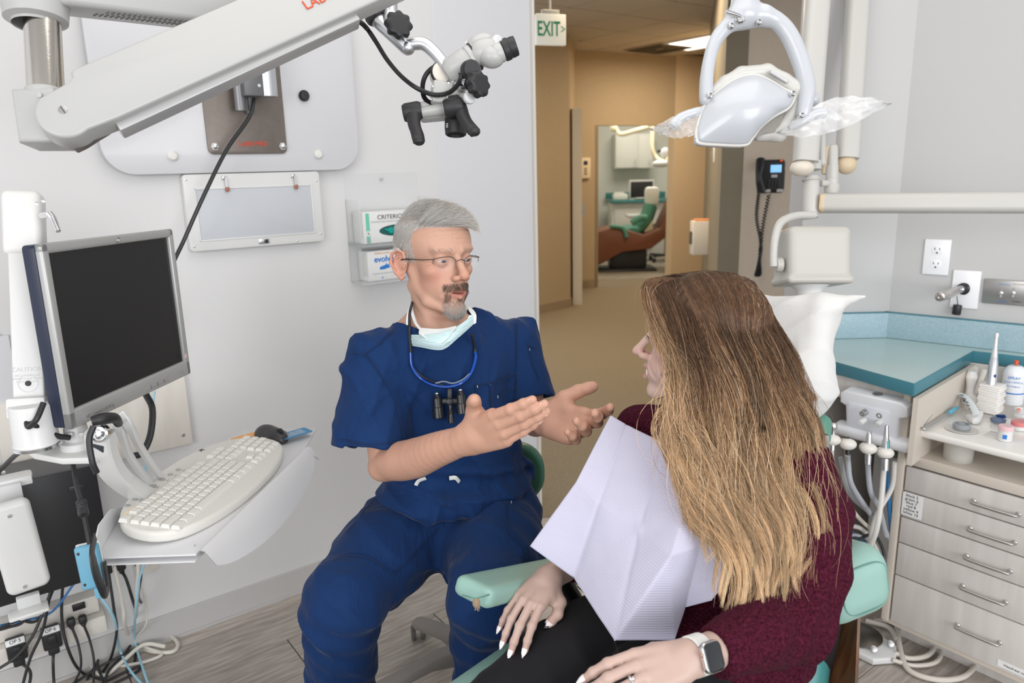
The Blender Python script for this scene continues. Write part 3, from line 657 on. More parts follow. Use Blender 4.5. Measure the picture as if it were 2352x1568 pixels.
# white worktop over it
# holder of the case
t = thing('case_holder', P(45, 1300, 1.78), 'white curved holder clamped around the front of the black computer case', 'holder')
c0 = P(42, 1255, 1.80); HR = LRn
b = B(); b.prism(rrect(.092, .235, .018, 6), c0-LN*.02, HR@np.array([[1, .06, 0], [-.06, 1, 0], [0, 0, 1]]).T, .035, bev=.012, seg=3); b.build('cover', M_white, t)
for q_ in (P(25, 1137, 1.84), P(68, 1390, 1.86)): b = B(); b.box(q_, (.05, .06, .02), HR, bev=.003); b.build('rail', mat('rail_white', (.60, .60, .60), .4), t)
b = B(); b.prism(rrect(.10, .05, .012, 5), P(20, 1100, 1.86), np.array([U3, -LN, Z3]).T, .006, bev=.002); b.box(P(20, 1112, 1.84), (.10, .022, .006), HR, bev=.004); b.build('top_bracket', M_white, t)
b = B(); b.box(P(66, 1403, 1.84), (.085, .010, .05), HR, bev=.004); b.build('bottom_bracket', M_white, t)
for px_, py_ in ((22, 1185), (57, 1347), (8, 1085)):
    b = B(); b.lathe(PP(px_, py_, c0+LN*.017, LN), LN, [(.0045, -.002), (.0045, .001), (0, .0015)], 12); b.build('screw', M_bolt, t)
# ------------------------------------------------------------------ power strip, plugs, outlets
t = thing('power_strip', LW(-.35, .19), 'cream power strip with black rocker switch mounted low on the wall', 'power strip')
M_cream = mat('strip_cream', (.66, .63, .58), .45)
b = B(); b.box(LW(-.36, .235, .03), (.32, .055, .05), LRn, bev=.004); b.build('housing', M_cream, t)
b = B(); b.box(LW(-.36, .178, .045), (.34, .055, .08), LRn, bev=.005); b.build('socket_bar', M_cream, t)
b = B(); b.box(LW(-.252, .246, .058), (.034, .020, .008), LRn, bev=.002); b.build('switch', M_black, t)
for s_ in (-.40, -.355): 
    b = B(); b.box(LW(s_, .186, .086), (.002, .008, .001), LRn); b.box(LW(s_+.007, .186, .086), (.002, .008, .001), LRn); b.cone(LW(s_+.0035, .174, .0855), LW(s_+.0035, .174, .0865), .0025, n=8); b.build('socket', M_ink, t)
b = B(); b.box(LW(-.05, .315, .005), (.07, .115, .008), LRn, bev=.003); b.box(LW(-.05, .335, .010), (.034, .028, .006), LRn, bev=.005); b.box(LW(-.05, .295, .010), (.034, .028, .006), LRn, bev=.005)
tag(b.build('wall_outlet', M_cream), 'cream double wall outlet below the keyboard tray with black plugs in it', 'outlet')
M_cord = mat('black_cord', (.022, .022, .024), .45)
def plug(px, py, d, lab, grp=None, sz=(.034, .05, .03), txt=None, pts=None, cr=.0042):
    q = PP(px, py, LW(0, 0, d), LN)
    t = thing('power_plug', q, lab, 'plug', grp)
    b = B(); b.box(q, sz, LRn, bev=.006); b.box(q-Z3*sz[1]*.62, (sz[0]*.6, sz[1]*.5, sz[2]*.6), LRn, bev=.005); b.build('body', M_cord, t)
    if sz[0] > .04:
        b = B(); b.box(q+LN*sz[2]*.5, (sz[0]*.45, sz[1]*.5, .010), LRn, bev=.003)
        for k in range(3): b.box(q+LN*sz[2]*.5-Z3*(sz[1]*.1*k)+LN*.006, (sz[0]*.3, .003, .003), LRn)
        b.build('grip', M_cord, t)
    if txt:
        b = B(); b.box(q+Z3*sz[1]*.47+LN*sz[2]*.42, (sz[0]*.95, .017, .016), LRn@np.array([[1, 0, 0], [0, .8, -.6], [0, .6, .8]]).T, bev=.001); lb = b.build('label_tag', mat('tag_white', (.75, .75, .75), .5), t)
        RT_ = LRn@np.array([[1, 0, 0], [0, .8, -.6], [0, .6, .8]]).T; text(txt, .014, q+Z3*sz[1]*.47+LN*sz[2]*.42+RT_[:, 2]*.0084, RT_, M_ink, lb, xs=.95, ext=.0006)
    if pts:
        b = B(); b.tube([q-Z3*sz[1]*.7]+pts, cr, 8, 7); b.build('cord', M_cord, t)
def fp(x, y, z=.006): return PZ(x, y, z)
def wp(x, y, d=.05): return PP(x, y, LW(0, 0, d), LN)
plug(38, 1488, .10, 'black plug block with a white OP 5 tag at the lower left corner', None, (.048, .062, .04), 'OP 5', [wp(70, 1545, .12), wp(60, 1600, .14)])
plug(118, 1462, .10, 'black plug block with a white OP 6 tag right of the OP 5 plug', None, (.048, .062, .04), 'OP 6', [wp(122, 1520, .12), wp(124, 1570, .12), fp(130, 1640)])
plug(163, 1428, .095, 'slim black plug, left of the pair in the power strip below the rocker switch', 'slim plugs in the power strip', (.022, .026, .022), None, [wp(180, 1480, .11), wp(186, 1530, .12), fp(170, 1570)], .0035)
plug(190, 1422, .095, 'slim black plug, right of the pair in the power strip below the rocker switch', 'slim plugs in the power strip', (.022, .026, .022), None, [wp(206, 1470, .10), wp(216, 1520, .12), fp(214, 1580)], .0035)
plug(277, 1295, .05, 'black plug in the wall outlet under the keyboard tray, beside the strap', 'plugs in the wall outlet', (.026, .036, .026), None, [wp(290, 1330, .08), wp(303, 1372, .09), fp(318, 1430, .03), fp(310, 1520)], .0045)
plug(312, 1282, .05, 'small black plug at the right of the wall outlet under the tray', 'plugs in the wall outlet', (.022, .03, .026), None, [wp(324, 1320, .07), wp(318, 1372, .09), fp(335, 1400, .03), fp(320, 1455)], .004)
# ------------------------------------------------------------------ loose cords on the floor
M_wcord = mat('cream_cord', (.68, .65, .58), .45); M_bcord = mat('blue_cord', (.30, .55, .68), .4)
def cord(pts, r, m, lab, grp=None, n=8):
    b = B(); b.tube(pts, r, n, 8); return tag(b.build('cable', m), lab, 'cable', grp)
cord([wp(314, 1262, .14), wp(318, 1320, .13), wp(314, 1380, .12), fp(316, 1440, .02), fp(345, 1462, .012), fp(388, 1460), fp(408, 1478), fp(396, 1496), fp(350, 1496), fp(300, 1480), fp(250, 1478, .02), fp(218, 1500), fp(212, 1530), fp(240, 1550), fp(280, 1520, .02), fp(330, 1480, .03), fp(380, 1484, .02)], .0062, M_wcord, 'thick cream cable looped twice on the floor against the baseboard')
cord([wp(262, 1300, .12), wp(282, 1390, .11), wp(286, 1430, .10), fp(300, 1468, .03), fp(340, 1488, .015), fp(372, 1502), fp(330, 1520), fp(270, 1530)], .005, M_wcord, 'cream cable curving down behind the blue handset onto the floor')
cord([wp(322, 1330, .08), wp(336, 1400, .05), wp(332, 1440, .05), fp(300, 1470, .03)], .0028, M_wcord, 'thin cream cord hanging against the wall by the outlet')
for k, (lab, pts) in enumerate((
    ('black cable crossing the floor from the lower left corner', [fp(120, 1600), fp(180, 1562), fp(230, 1530, .02), fp(290, 1500, .03), fp(320, 1478, .02), fp(300, 1440, .03), fp(255, 1470, .02), fp(200, 1560)]),
    ('black cable coiled beneath the cream loops', [fp(235, 1560, .02), fp(225, 1515, .02), fp(260, 1470, .03), fp(310, 1440, .04), fp(330, 1405, .05), fp(318, 1385, .07), fp(296, 1420, .05), fp(300, 1480, .03), fp(250, 1540, .02), fp(240, 1580, .02)]),
    ('black cable lying flat towards the bottom edge', [fp(200, 1590), fp(260, 1556), fp(320, 1530), fp(310, 1545), fp(250, 1575)]),
    ('black cable hanging down behind the blue handset', [wp(246, 1290, .12), wp(262, 1400, .14), wp(268, 1450, .14), fp(255, 1510, .03), fp(235, 1545)]),
    ('black cable dropping from the computer case left of the slim plugs', [wp(146, 1310, .10), wp(142, 1420, .11), wp(160, 1500, .12), fp(190, 1545), fp(240, 1562)]),
    ('black cable hanging beside the OP 6 plug', [wp(122, 1320, .12), wp(100, 1440, .14), wp(70, 1510, .14), wp(50, 1580, .14)]),
    ('black cable sweeping from the case down to the left corner', [wp(100, 1330, .12), wp(60, 1420, .13), wp(20, 1440, .12), wp(-30, 1452, .12)]),
    ('thin black cable arching over the OP 5 plug', [wp(136, 1318, .12), wp(90, 1420, .15), wp(40, 1425, .15), wp(-10, 1448, .15)]),
    ('black cable crossing in front of the OP 5 plug', [wp(128, 1330, .13), wp(80, 1450, .17), wp(40, 1505, .17), wp(-10, 1540, .17)]))):
    cord(pts, .0042, M_cord, lab)
cord([wp(170, 1340, .12), wp(120, 1404, .12), wp(60, 1424, .12), wp(0, 1436, .12)], .0035, mat('royal_blue_cord', (.03, .16, .42), .4), 'thin blue network cable sweeping left under the computer case')
cord([wp(228, 1365, .22), wp(262, 1420, .2), fp(275, 1490, .05), fp(300, 1540, .02), fp(345, 1590)], .0036, M_bcord, 'light blue cord running from the handset to the floor')
cord([wp(338, 1275, .16), wp(320, 1330, .15), wp(312, 1400, .14), fp(310, 1470, .04), fp(330, 1540, .02), fp(352, 1600)], .0036, M_bcord, 'light blue cord hanging from below the keyboard tray to the floor')
cord([wp(355, 898, .10), wp(348, 950, .10), wp(338, 1020, .10), wp(334, 1110, .10), wp(336, 1200, .1)], .0034, M_bcord, 'light blue cord hanging behind the monitor support')
# ------------------------------------------------------------------ microscope on its ceiling arm
M_sc = mat('scope_white', (.43, .43, .42), .33); M_scg = mat('scope_grey', (.50, .50, .50), .4); M_knob = mat('knob_black', (.02, .02, .022), .5)
t = thing('microscope_arm', P(98, 130, 1.17), 'white sprung microscope arm sloping up across the wall with steel post', 'arm')
a0 = P(96, 30, 1.17); a1 = P(106, 222, 1.17); ax = nrm(a0-a1)
b = B(); b.cone(a1, a0+ax*.03, .0262, n=40); b.build('post', mat('polished_steel', (.60, .57, .53), .16, metal=1, bump=.05, bscale=300), t)
b = B(); b.lathe(P(83, 52, 1.17), ax, [(.034, -.004), (.0345, 0), (.045, .004), (.052, .07), (.052, .16), (0, .16)], 40); b.build('upper_hub', M_sc, t)
b = B(); b.lathe(P(105, 226, 1.17), ax, [(0, -.012), (.0285, -.012), (.0285, .012), (.0265, .014), (0, .014)], 36); b.build('collar', M_sc, t)
for px_, py_ in ((92, 219),):
    b = B(); b.lathe(P(px_, py_, 1.138), -FW, [(.004, 0), (.0036, .002), (0, .002)], 12); b.build('screw', M_bolt, t)
# pivot bracket below the post
Rc = np.array([RT*1.0, UP, -FW]).T
def scr(pts, D, o): return [((P(x, y, D)-o)@RT, (P(x, y, D)-o)@UP) for x, y in pts]
o_ = P(130, 280, 1.20)
b = B(); b.prism(scr([(80, 232), (137, 230), (170, 228), (176, 240), (178, 300), (181, 338), (178, 349), (97, 349)], 1.20, o_), o_, Rc, .06, bev=.006, seg=3); b.build('pivot_bracket', M_sc, t)
# main sprung arm
pa, pb_ = P(160, 277, 1.13), P(900, -55, 1.33); ad = nrm(pb_-pa); an = nrm(np.cross(ad, np.cross(-FW, ad))); au = nrm(np.cross(an, ad)); 
AR = np.array([ad, nrm(np.cross(an, ad)), an]).T
if AR[2, 1] < 0: AR[:, 1] *= -1; AR[:, 2] = np.cross(AR[:, 0], AR[:, 1])
L_ = np.linalg.norm(pb_-pa); rr = .040
arc = [(rr*math.cos(a)*1.0, rr*math.sin(a)) for a in np.linspace(math.radians(115), math.radians(290), 22)]
prof = [(L_, .056), (.046, .056), (.040, .053), (.037, .045), (.030, .041)]+arc+[(.06, -.041), (L_, -.044)]
b = B(); b.prism(prof, pa-AR[:, 2]*.015, AR, .042, bev=.005, seg=3); b.build('spring_arm', M_sc, t)
b = B(); b.box(pa+ad*(.052+(L_-.157)/2)+AR[:, 1]*(-.047), (L_-.157, .016, .030), AR, bev=.003); b.build('cable_channel', mat('channel_grey', (.42, .42, .42), .35, metal=.3), t)
b = B(); b.lathe(pa+AR[:, 2]*.027+AR[:, 1]*.004, AR[:, 2], [(.0066, -.002), (.0066, .0006), (.005, .0008), (0, .0008)], 18); sc_ = b.build('pivot_screw', M_bolt, t)
b = B(); b.box(pa+AR[:, 2]*.028+AR[:, 1]*.004, (.0014, .012, .0012), AR); b.build('slot', M_ink, sc_)
b = B()
for k in range(2): b.tube([P(178, 345-k*9, 1.17), P(200, 334-k*8, 1.16), P(225, 318-k*5, 1.155), P(250, 303, 1.16)], .0042, 8, 6)
b.build('hose', mat('hose_brown', (.13, .11, .10), .5), t)
text('LABOMED', .024, P(762, -14, 1.26)+AR[:, 2]*.0, AR, mat('red_print', (.75, .06, .01), .5), t, ext=.0004)
lo = bpy.data.objects[-1] if False else t.children[-1]
# put the lettering on the arm's outer face
dshift = (pa+AR[:, 2]*.0274-P(762, -14, 1.26))@AR[:, 2]; lo.location = lo.location+Vector((AR[:, 2]*dshift).tolist())
# control box above
t2 = thing('light_source_box', P(350, 20, 1.3), 'long white control box of the microscope above the arm', 'control box')
q0 = P(171, 14, 1.17); q1 = P(482, 55, 1.32); bd = nrm(np.array([*(q1-q0)[:2], 0])); BR = np.array([bd, Z3, np.cross(bd, Z3)]).T
if BR[:, 2]@FW > 0: BR[:, 2] *= -1
q0 = q0.copy()
b = B(); b.prism([(-.03, 0), (.62, 0), (.62, -.085), (.0, -.085), (-.03, -.06)], q0, np.array([bd, BR[:, 2], Z3]).T, .14, bev=.005, seg=2) if False else b.box(q0+bd*.20+Z3*.07-BR[:, 2]*.05, (.44, .14, .10), np.array([bd, Z3, np.cross(bd, Z3)]).T, bev=.01, seg=3); b.build('housing', M_sc, t2)
b = B(); b.box(q0-bd*.045+Z3*.06-BR[:, 2]*.05, (.07, .10, .07), np.array([bd, Z3, np.cross(bd, Z3)]).T, bev=.02, seg=3); b.build('neck', M_sc, t2)
vb = B()
for k in range(20):
    for r_ in range(2): vb.box(q0+bd*(.055+k*.0085+r_*-.01)-Z3*.0006-BR[:, 2]*(.018+.03*r_), (.0022, .002, .020), np.array([bd, Z3, np.cross(bd, Z3)]).T)
o = vb.build('vent_slot', mat('vent_grey', (.22, .22, .22), .6), t2); o['kind'] = 'stuff'
b = B(); b.box(q0+bd*.31-Z3*.0008-BR[:, 2]*.03, (.10, .002, .025), np.array([bd, Z3, np.cross(bd, Z3)]).T); b.build('rating_plate', mat('plate_grey', (.35, .35, .35), .5), t2)
b = B(); b.box(q0+bd*.34-Z3*.012-BR[:, 2]*.06, (.035, .022, .03), np.array([bd, Z3, np.cross(bd, Z3)]).T, bev=.004); b.build('latch', M_scg, t2)
TR_ = np.array([bd, Z3, np.cross(bd, Z3)]).T
sg = 1 if TR_[:, 2]@FW < 0 else -1
fo = q0+BR[:, 2]*.0005
text('PRIMA', .045, fo+bd*.255+Z3*.060, TR_, mat('print_midgrey', (.18, .18, .19), .5), t2, xs=1.0)
lg = B()
for a in range(4):
    an_ = math.radians(45+90*a); c_ = fo+bd*(.355+.019*math.cos(an_))+Z3*(.060+.019*math.sin(an_))
    lg.prism([(x*math.cos(an_)-y*math.sin(an_), x*math.sin(an_)+y*math.cos(an_)) for x, y in [(.016*math.cos(q), .010*math.sin(q)) for q in np.linspace(0, 2*math.pi, 17)[:-1]]], c_, TR_, .0008)
lg.build('petal_emblem', mat('emblem_grey', (.45, .45, .46), .5), t2)
# ------------------------------------------------------------------ microscope head
DS = 1.5
def M3(x, y, dd=0): return P(780+x/3.92, y/3.92, DS+dd)
t = thing('dental_microscope', M3(1000, 700), 'white dental microscope with black knobs and handles hanging from the arm', 'microscope')
b = B(); b.cone(M3(458, 130), M3(455, -160), .0145, n=28, bev=.001); b.lathe(M3(458, 118), UP, [(.0145, 0), (.019, -.012), (.019, -.03), (0, -.03)]); b.build('drop_post', M_alu, t)
b = B(); b.cone(M3(330, 160), M3(610, 440), .0165, .0135, n=28, bev=.002); b.ball(M3(612, 430), .015); b.build('swivel_tube', M_alu, t)
b = B(); b.cone(M3(300, 112, -.0), M3(352, 178), .0225, .0225, n=8, bev=.004); b.build('end_knob', M_knob, t)
def star(bb, c, axis, r, h, lobes=8, amp=.09):
    R = frame(axis); rings = []
    for f_, z_ in ((.70, -.5), (.90, -.42), (1, -.2), (1, .2), (.92, .40), (.78, .49), (.55, .5)):
        am = amp*(f_ if f_ > .7 else .2); rings.append([bb.bm.verts.new(Vector((np.asarray(c)+R@np.array([r*f_*(1+am*math.cos(lobes*a))*math.cos(a), r*f_*(1+am*math.cos(lobes*a))*math.sin(a), z_*h])).tolist())) for a in np.linspace(0, 2*math.pi, 65)[:-1]])
    for A_, B_ in zip(rings, rings[1:]):
        for i in range(64): bb.bm.faces.new((A_[i], A_[(i+1) % 64], B_[(i+1) % 64], B_[i]))
    bb.bm.faces.new(rings[0][::-1]); bb.bm.faces.new(rings[-1])
nv = nrm(-FW+RT*.45+UP*.1)
b = B(); star(b, M3(530, 225, -.03), nv, .0265, .020); b.cone(M3(500, 220, 0), M3(525, 224, -.03), .010); b.build('tension_knob', M_knob, t)
b = B(); b.tube([M3(600, 410), M3(680, 392), M3(765, 400), M3(860, 480), M3(950, 590), M3(1010, 680), M3(1045, 760), M3(1055, 810)], [.0125, .0125, .0125, .0115, .0105, .010, .009], 20, 10, flat=(1.05, .95)); b.build('carrier_arm', M_alu, t)
cc_ = [M3(118, 172, -.05), M3(180, 195, -.04), M3(250, 262), M3(330, 380), M3(430, 540), M3(560, 690), M3(700, 795), M3(850, 852, -.03), M3(980, 835, -.04), M3(1065, 760, -.04), M3(1096, 680, -.03), M3(1060, 605), M3(985, 572, .02), M3(880, 588, .02), M3(795, 650, .01), M3(752, 740), M3(752, 850), M3(790, 910), M3(858, 942)]
b = B(); cs_ = catmull(cc_, 22); rad_ = .0046+.0006*np.cos(np.arange(len(cs_))*math.pi); b.tube(cs_, list(rad_), 8, 0); b.build('coiled_cable', M_black, t)
# body blocks
def obx(bb, x, y, dd, w_, h_, d_, rotz=0, tilt=0, bev=.004):
    R = Rc@np.array(Matrix.Rotation(rotz, 3, 'Z'))@np.array(Matrix.Rotation(tilt, 3, 'Y')); bb.box(M3(x, y, dd), (w_, h_, d_), R, bev=bev, seg=3)
b = B(); obx(b, 915, 855, 0, .040, .044, .045, -.08, .25); obx(b, 955, 700, .03, .035, .04, .05, .3, 0, .01); b.build('beam_splitter', M_sc, t)
b = B()
for x_, y_ in ((838, 775), (980, 745), (822, 890), (966, 868)): b.lathe(M3(x_, y_, -.0265), -FW, [(.002, 0), (0, .001)], 8)
b.build('screw', M_bolt, t)
axb = nrm(M3(1330, 430)-M3(1000, 640))
b = B(); b.lathe(M3(1000, 650), axb, [(0, -.012), (.02, -.01), (.0285, .002), (.029, .04), (.0265, .042), (.0265, .044), (.029, .046), (.028, .062), (0, .062)], 36); b.build('body', M_sc, t)
b = B(); b.lathe(M3(1215, 512), axb, [(0, -.002), (.0295, -.002), (.0295, .002), (0, .002)], 36); b.build('ring', M_knob, t)
b = B(); b.lathe(M3(1225, 505), axb, [(0, 0), (.020, 0), (.022, .01), (.02, .03), (0, .035)], 30)
b.ball(M3(1270, 420, .01), (.034, .026, .026), Rc@np.array(Matrix.Rotation(.5, 3, 'Z'))); b.ball(M3(1300, 470, -.01), (.035, .027, .026), Rc@np.array(Matrix.Rotation(.4, 3, 'Z'))); b.ball(M3(1370, 515, -.02), (.026, .022, .022), Rc)
b.ball(M3(1425, 455, 0), (.026, .022, .022), Rc); b.build('binocular_head', M_sc, t)
for dd, (x0, y0), (x1, y1) in ((-.02, (1400, 495), (1470, 465)), (.03, (1400, 470), (1470, 445))):
    b = B(); b.cone(M3(x0, y0, dd), M3(x1, y1, dd), .021, .019, n=28, bev=.002); e = b.build('eyepiece_tube', M_sc, t)
    b = B(); b.lathe(M3(x1-8, y1+4, dd), nrm(M3(x1, y1, dd)-M3(x0, y0, dd)), [(0, 0), (.016, 0), (.0205, .004), (.0205, .014), (.0185, .016), (.0195, .022), (.0185, .030), (.013, .030), (.012, .022), (0, .022)], 30); b.build('eyecup', M_knob, t)
for (x0, y0, d0), (x1, y1, d1) in (((1340, 385, 0), (1415, 365, -.02)), ((1210, 415, .02), (1160, 418, .02))):
    b = B(); b.cone(M3(x0, y0, d0), M3(x1, y1, d1), .0065, n=16); s__ = b.build('knob_shaft', M_knob, t)
    b = B(); star(b, M3(x1, y1, d1), nrm(M3(x1, y1, d1)-M3(x0, y0, d0)), .0105, .014, 10, .04); b.build('knob_cap', mat('clear_knob', (.66, .67, .68), .25), t)
b = B(); b.cone(M3(1100, 650, -.01), M3(1175, 628, -.045), .0125, n=24, bev=.001); b.cone(M3(1060, 770, -.005), M3(1165, 755, -.045), .012, n=24, bev=.001); b.build('knob_sleeve', M_chrome, t)
b = B(); b.lathe(M3(1160, 632, -.038), nrm(M3(1190, 622, -.06)-M3(1120, 645, -.02)), [(0, 0), (.0175, 0), (.0185, .004), (.0185, .018), (.016, .022), (0, .022)], 28); b.build('focus_knob', M_knob, t)
b = B(); star(b, M3(1245, 760, -.06), nrm(-FW+RT*.9+UP*.05), .0245, .022); b.build('tension_knob', M_knob, t)
b = B(); b.cone(M3(930, 640, .0), M3(900, 690, .05), .022, n=26, bev=.004); b.build('rear_cap', mat('scope_cream', (.70, .66, .58), .4), t); b = B(); b.lathe(M3(930, 650, -.0), nrm(M3(930, 640)-M3(900, 690, .05)), [(.0225, -.012), (.0245, -.006), (.0225, 0)], 26); b.build('rear_ring', M_knob, t)
b = B(); b.cone(M3(1060, 830, 0), M3(1070, 930, 0), .018, .02, n=26, bev=.003); b.cone(M3(1085, 870, 0), M3(1150, 880, -.03), .010); b.build('lower_body', M_sc, t)
b = B(); star(b, M3(1168, 880, -.04), nrm(-FW+RT*.8), .0125, .012, 12, .03); b.build('small_knob', mat('clear_knob', (.66, .67, .68), .25), t)
# handle bar, wedge and objective
b = B(); b.cone(M3(700, 1020, 0), M3(1010, 965, -.005), .0105, .013, n=26, bev=.002); obx(b, 880, 1000, .02, .075, .036, .04, .12, .1, .008); b.build('handle_bar', M_sc, t)
b = B(); b.lathe(M3(1046, 1000, .02), -UP, [(0, -.03), (.020, -.03), (.021, .012), (0, .012)], 30); b.build('objective_mount', M_sc, t)
b = B(); b.lathe(M3(1046, 1052, .02), -UP, [(0, 0), (.021, 0), (.0215, .002), (0, .002)], 30); b.build('red_ring', mat('ring_red', (.6, .05, .03), .4), t)
b = B(); b.lathe(M3(1046, 1062, .02), -UP, [(0, 0), (.0222, 0), (.0228, .006), (.0228, .022), (.0215, .034), (.0185, .036), (.017, .028), (0, .026)], 36); ob = b.build('objective', M_knob, t)
b = B()
for k in range(3): b.box(M3(968, 1115+k*14, -.0025), (.004, .0012, .001), Rc)
b.build('scale_mark', mat('tag_white', (.75, .75, .75), .5), ob)
for nm_, xs, pts in (('left', 660, [(665, 1030, -.01), (672, 1120, -.015), (700, 1210, -.02), (717, 1282, -.02)]), ('right', 1030, [(1080, 960, -.02), (1120, 1060, -.03), (1170, 1140, -.04), (1222, 1195, -.045)])):
    b = B(); b.tube([M3(*p) for p in pts], [.013, .0115, .0105, .0112, .0105], 18, 8, flat=(1.15, .85)); b.ball(M3(*pts[-1])*.82+M3(*pts[-2])*.18, (.0119, .0092, .0110), Rc)
    hub = M3(660, 1005, 0) if nm_ == 'left' else M3(1030, 965, -.02)
    hx = nrm(M3(1010, 965)-M3(700, 1020)); b.lathe(hub-hx*.02, hx, [(0, 0), (.016, 0), (.019, .006), (.019, .032), (.016, .038), (0, .038)], 22)
    if nm_ == 'left': b.box(M3(618, 975, 0), (.026, .016, .016), Rc@np.array(Matrix.Rotation(.15, 3, 'Z')), bev=.005)
    else: b.box(M3(1032, 905, -.02), (.022, .020, .016), Rc@np.array(Matrix.Rotation(.15, 3, 'Z')), bev=.004)
    b.build('handle', M_knob, t)
# ------------------------------------------------------------------ monitor, its column and arms
M_silver = mat('monitor_silver', (.42, .42, .41), .38, metal=.35); M_mback = mat('monitor_navy', (.018, .024, .05), .4); M_scrn = mat('screen_dark', (.010, .010, .012), .32)
tl, bl, tr, br_ = P(122, 562, 1.35), P(139, 998, 1.35), P(421, 526, 1.755), P(417, 863, 1.76)
mc_ = (tl+bl+tr+br_)/4; mx = nrm((tr+br_)-(tl+bl)); my = nrm((tl+tr)-(bl+br_)); mn = nrm(np.cross(mx, my)); my = np.cross(mn, mx); MR = np.array([mx, my, mn]).T
MW, MH = np.linalg.norm((tr+br_)-(tl+bl))/2, np.linalg.norm((tl+tr)-(bl+br_))/2
t = thing('computer_monitor', mc_-my*MH/2, 'silver framed computer monitor with a black screen on a white column arm', 'monitor')
def mo(x, y, z=0): return mc_+mx*x+my*y+mn*z
b = B(); b.prism(rrect(MW-.004, MH-.004, .008, 4), mo(0, 0, -.042), MR, .026, bev=.003); b.build('back_shell', M_mback, t, label='dark navy back shell')
fr_ = B(); fw_, fb = .0185, .036
outer = rrect(MW, MH, .010, 5)
fr_.box(mo(0, MH/2-fw_/2, -.008), (MW, fw_, .016), MR, bev=.005, seg=3); fr_.box(mo(0, -MH/2+fb/2, -.008), (MW, fb, .016), MR, bev=.005, seg=3)
for s_ in (-1, 1): fr_.box(mo(s_*(MW/2-fw_/2), 0, -.008), (fw_, MH, .016), MR, bev=.005, seg=3)
fr_.build('bezel', M_silver, t)
b = B(); b.box(mo(0, (fb-fw_)/2, -.010), (MW-.03, MH-.05, .004), MR); b.build('screen', M_scrn, t)
b = B(); b.lathe(mo(.005, MH/2-.010, .0002), mn, [(.0065, 0), (.006, .0008), (0, .0008)], 24); lg_ = b.build('badge', mat('badge_grey', (.30, .30, .31), .3, metal=.8), t)
text('hp', .009, mo(.005, MH/2-.0095, .0012), MR@np.array([[1, .18, 0], [0, 1, 0], [0, 0, 1]]), mat('tag_white', (.75, .75, .75), .5), lg_, ext=.0003)
text('HP Compaq LA1951g', .0095, mo(-.125, -MH/2+.012, .0002), MR, mat('print_midgrey', (.18, .18, .19), .5), t, ext=.0002)
b = B(); b.box(mo(.07, -MH/2+.012, .0002), (.09, .0075, .0012), MR, bev=.0005); b.build('button_strip', mat('button_silver', (.36, .36, .35), .4, metal=.3), t)
for k in range(3): b = B(); b.box(mo(.045+k*.025, -MH/2+.012, .0009), (.0008, .0075, .0008), MR); b.build('button_gap', M_ink, t)
b = B(); b.box(mo(.168, -MH/2+.016, .0004), (.018, .006, .0014), MR, bev=.0006); b.build('power_button', mat('button_silver', (.36, .36, .35), .4, metal=.3), t)
b = B(); b.lathe(mo(.195, -MH/2+.047, .0002), mn, [(.0052, 0), (0, .0005)], 20); bb_ = b.build('round_sticker', mat('sticker_pink', (.75, .60, .58), .5), t); text('3', .008, mo(.195, -MH/2+.047, .0008), MR, mat('red_print', (.75, .06, .01), .5), bb_, ext=.0002)
b = B(); b.box(mo(-.05, -.02, -.055), (.14, .14, .03), MR, bev=.008); b.tube([mo(-.05, -.02, -.06), P(175, 900, 1.55), P(180, 985, 1.50)], .016, 14, 8); b.build('tilt_mount', M_white, t)
# column
CDp = 1.40
t = thing('monitor_column', P(85, 1020, CDp), 'white upright monitor column with a chrome lever and a round base', 'monitor arm')
ct, cb = P(48, 445, CDp), P(66, 940, CDp); cz = nrm(ct-cb); ang = math.radians(-22)
cx_ = nrm(RT*math.cos(ang)+FW*math.sin(ang)*-1); cx_ = nrm(cx_-cz*(cx_@cz)); CR = np.array([cx_, cz, np.cross(cx_, cz)]).T
Lc = np.linalg.norm(ct-cb)
b = B(); b.box((ct+cb)/2+CR[:, 2]*-.02+CR[:, 0]*.002, (.052, Lc, .050), CR, bev=.004, seg=3); b.build('column_body', M_white, t)
b = B(); b.box(ct-cz*.055+CR[:, 2]*-.022, (.066, .125, .062), CR, bev=.014, seg=4); b.build('head_cover', mat('cover_warm_white', (.74, .73, .71), .4), t)
b = B(); b.box(ct-cz*.30+CR[:, 2]*-.052+CR[:, 0]*.018, (.022, .42, .02), CR, bev=.003); b.build('rear_rail', M_scg, t)
b = B(); b.box(ct-cz*.25+CR[:, 2]*-.055+CR[:, 0]*.030, (.004, .25, .006), CR); b.build('rail_groove', M_black, t)
b = B(); b.tube([P(97, 495, 1.38), P(116, 492, 1.36)], .006, 12, 0); b.tube([P(112, 491, 1.36), P(122, 503, 1.36), P(134, 531, 1.355)], [.0075, .006, .0045], 14, 8); b.build('lever', M_chrome, t)
for x_, y_ in ((84, 467), (100, 461), (86, 687)): b = B(); b.lathe(P(x_, y_, 1.362), nrm(-FW+RT*.6), [(.0035, 0), (0, .0012)], 10); b.build('screw', M_bolt, t)
fz_ = CR[:, 2]*.0052
text('CAUTION', .0115, P(64, 848, CDp)+fz_*0, CR, mat('faint_print', (.52, .52, .52), .5), t, ext=.0003)
for k, tx in enumerate(('PINCH POINT KEEP', 'HANDS CLEAR WHILE', 'ADJUSTING ARM')): text(tx, .0048, P(64, 862+k*7, CDp)+fz_*0, CR, mat('faint_print', (.52, .52, .52), .5), t, ext=.0003)
for ch in t.children:
    if ch.name.startswith('lettering'):
        g = np.array(ch.data.vertices[0].co); off_ = ((ct+cb)/2+CR[:, 2]*.0053-g)@CR[:, 2]; ch.location = ch.location+Vector((CR[:, 2]*off_).tolist())
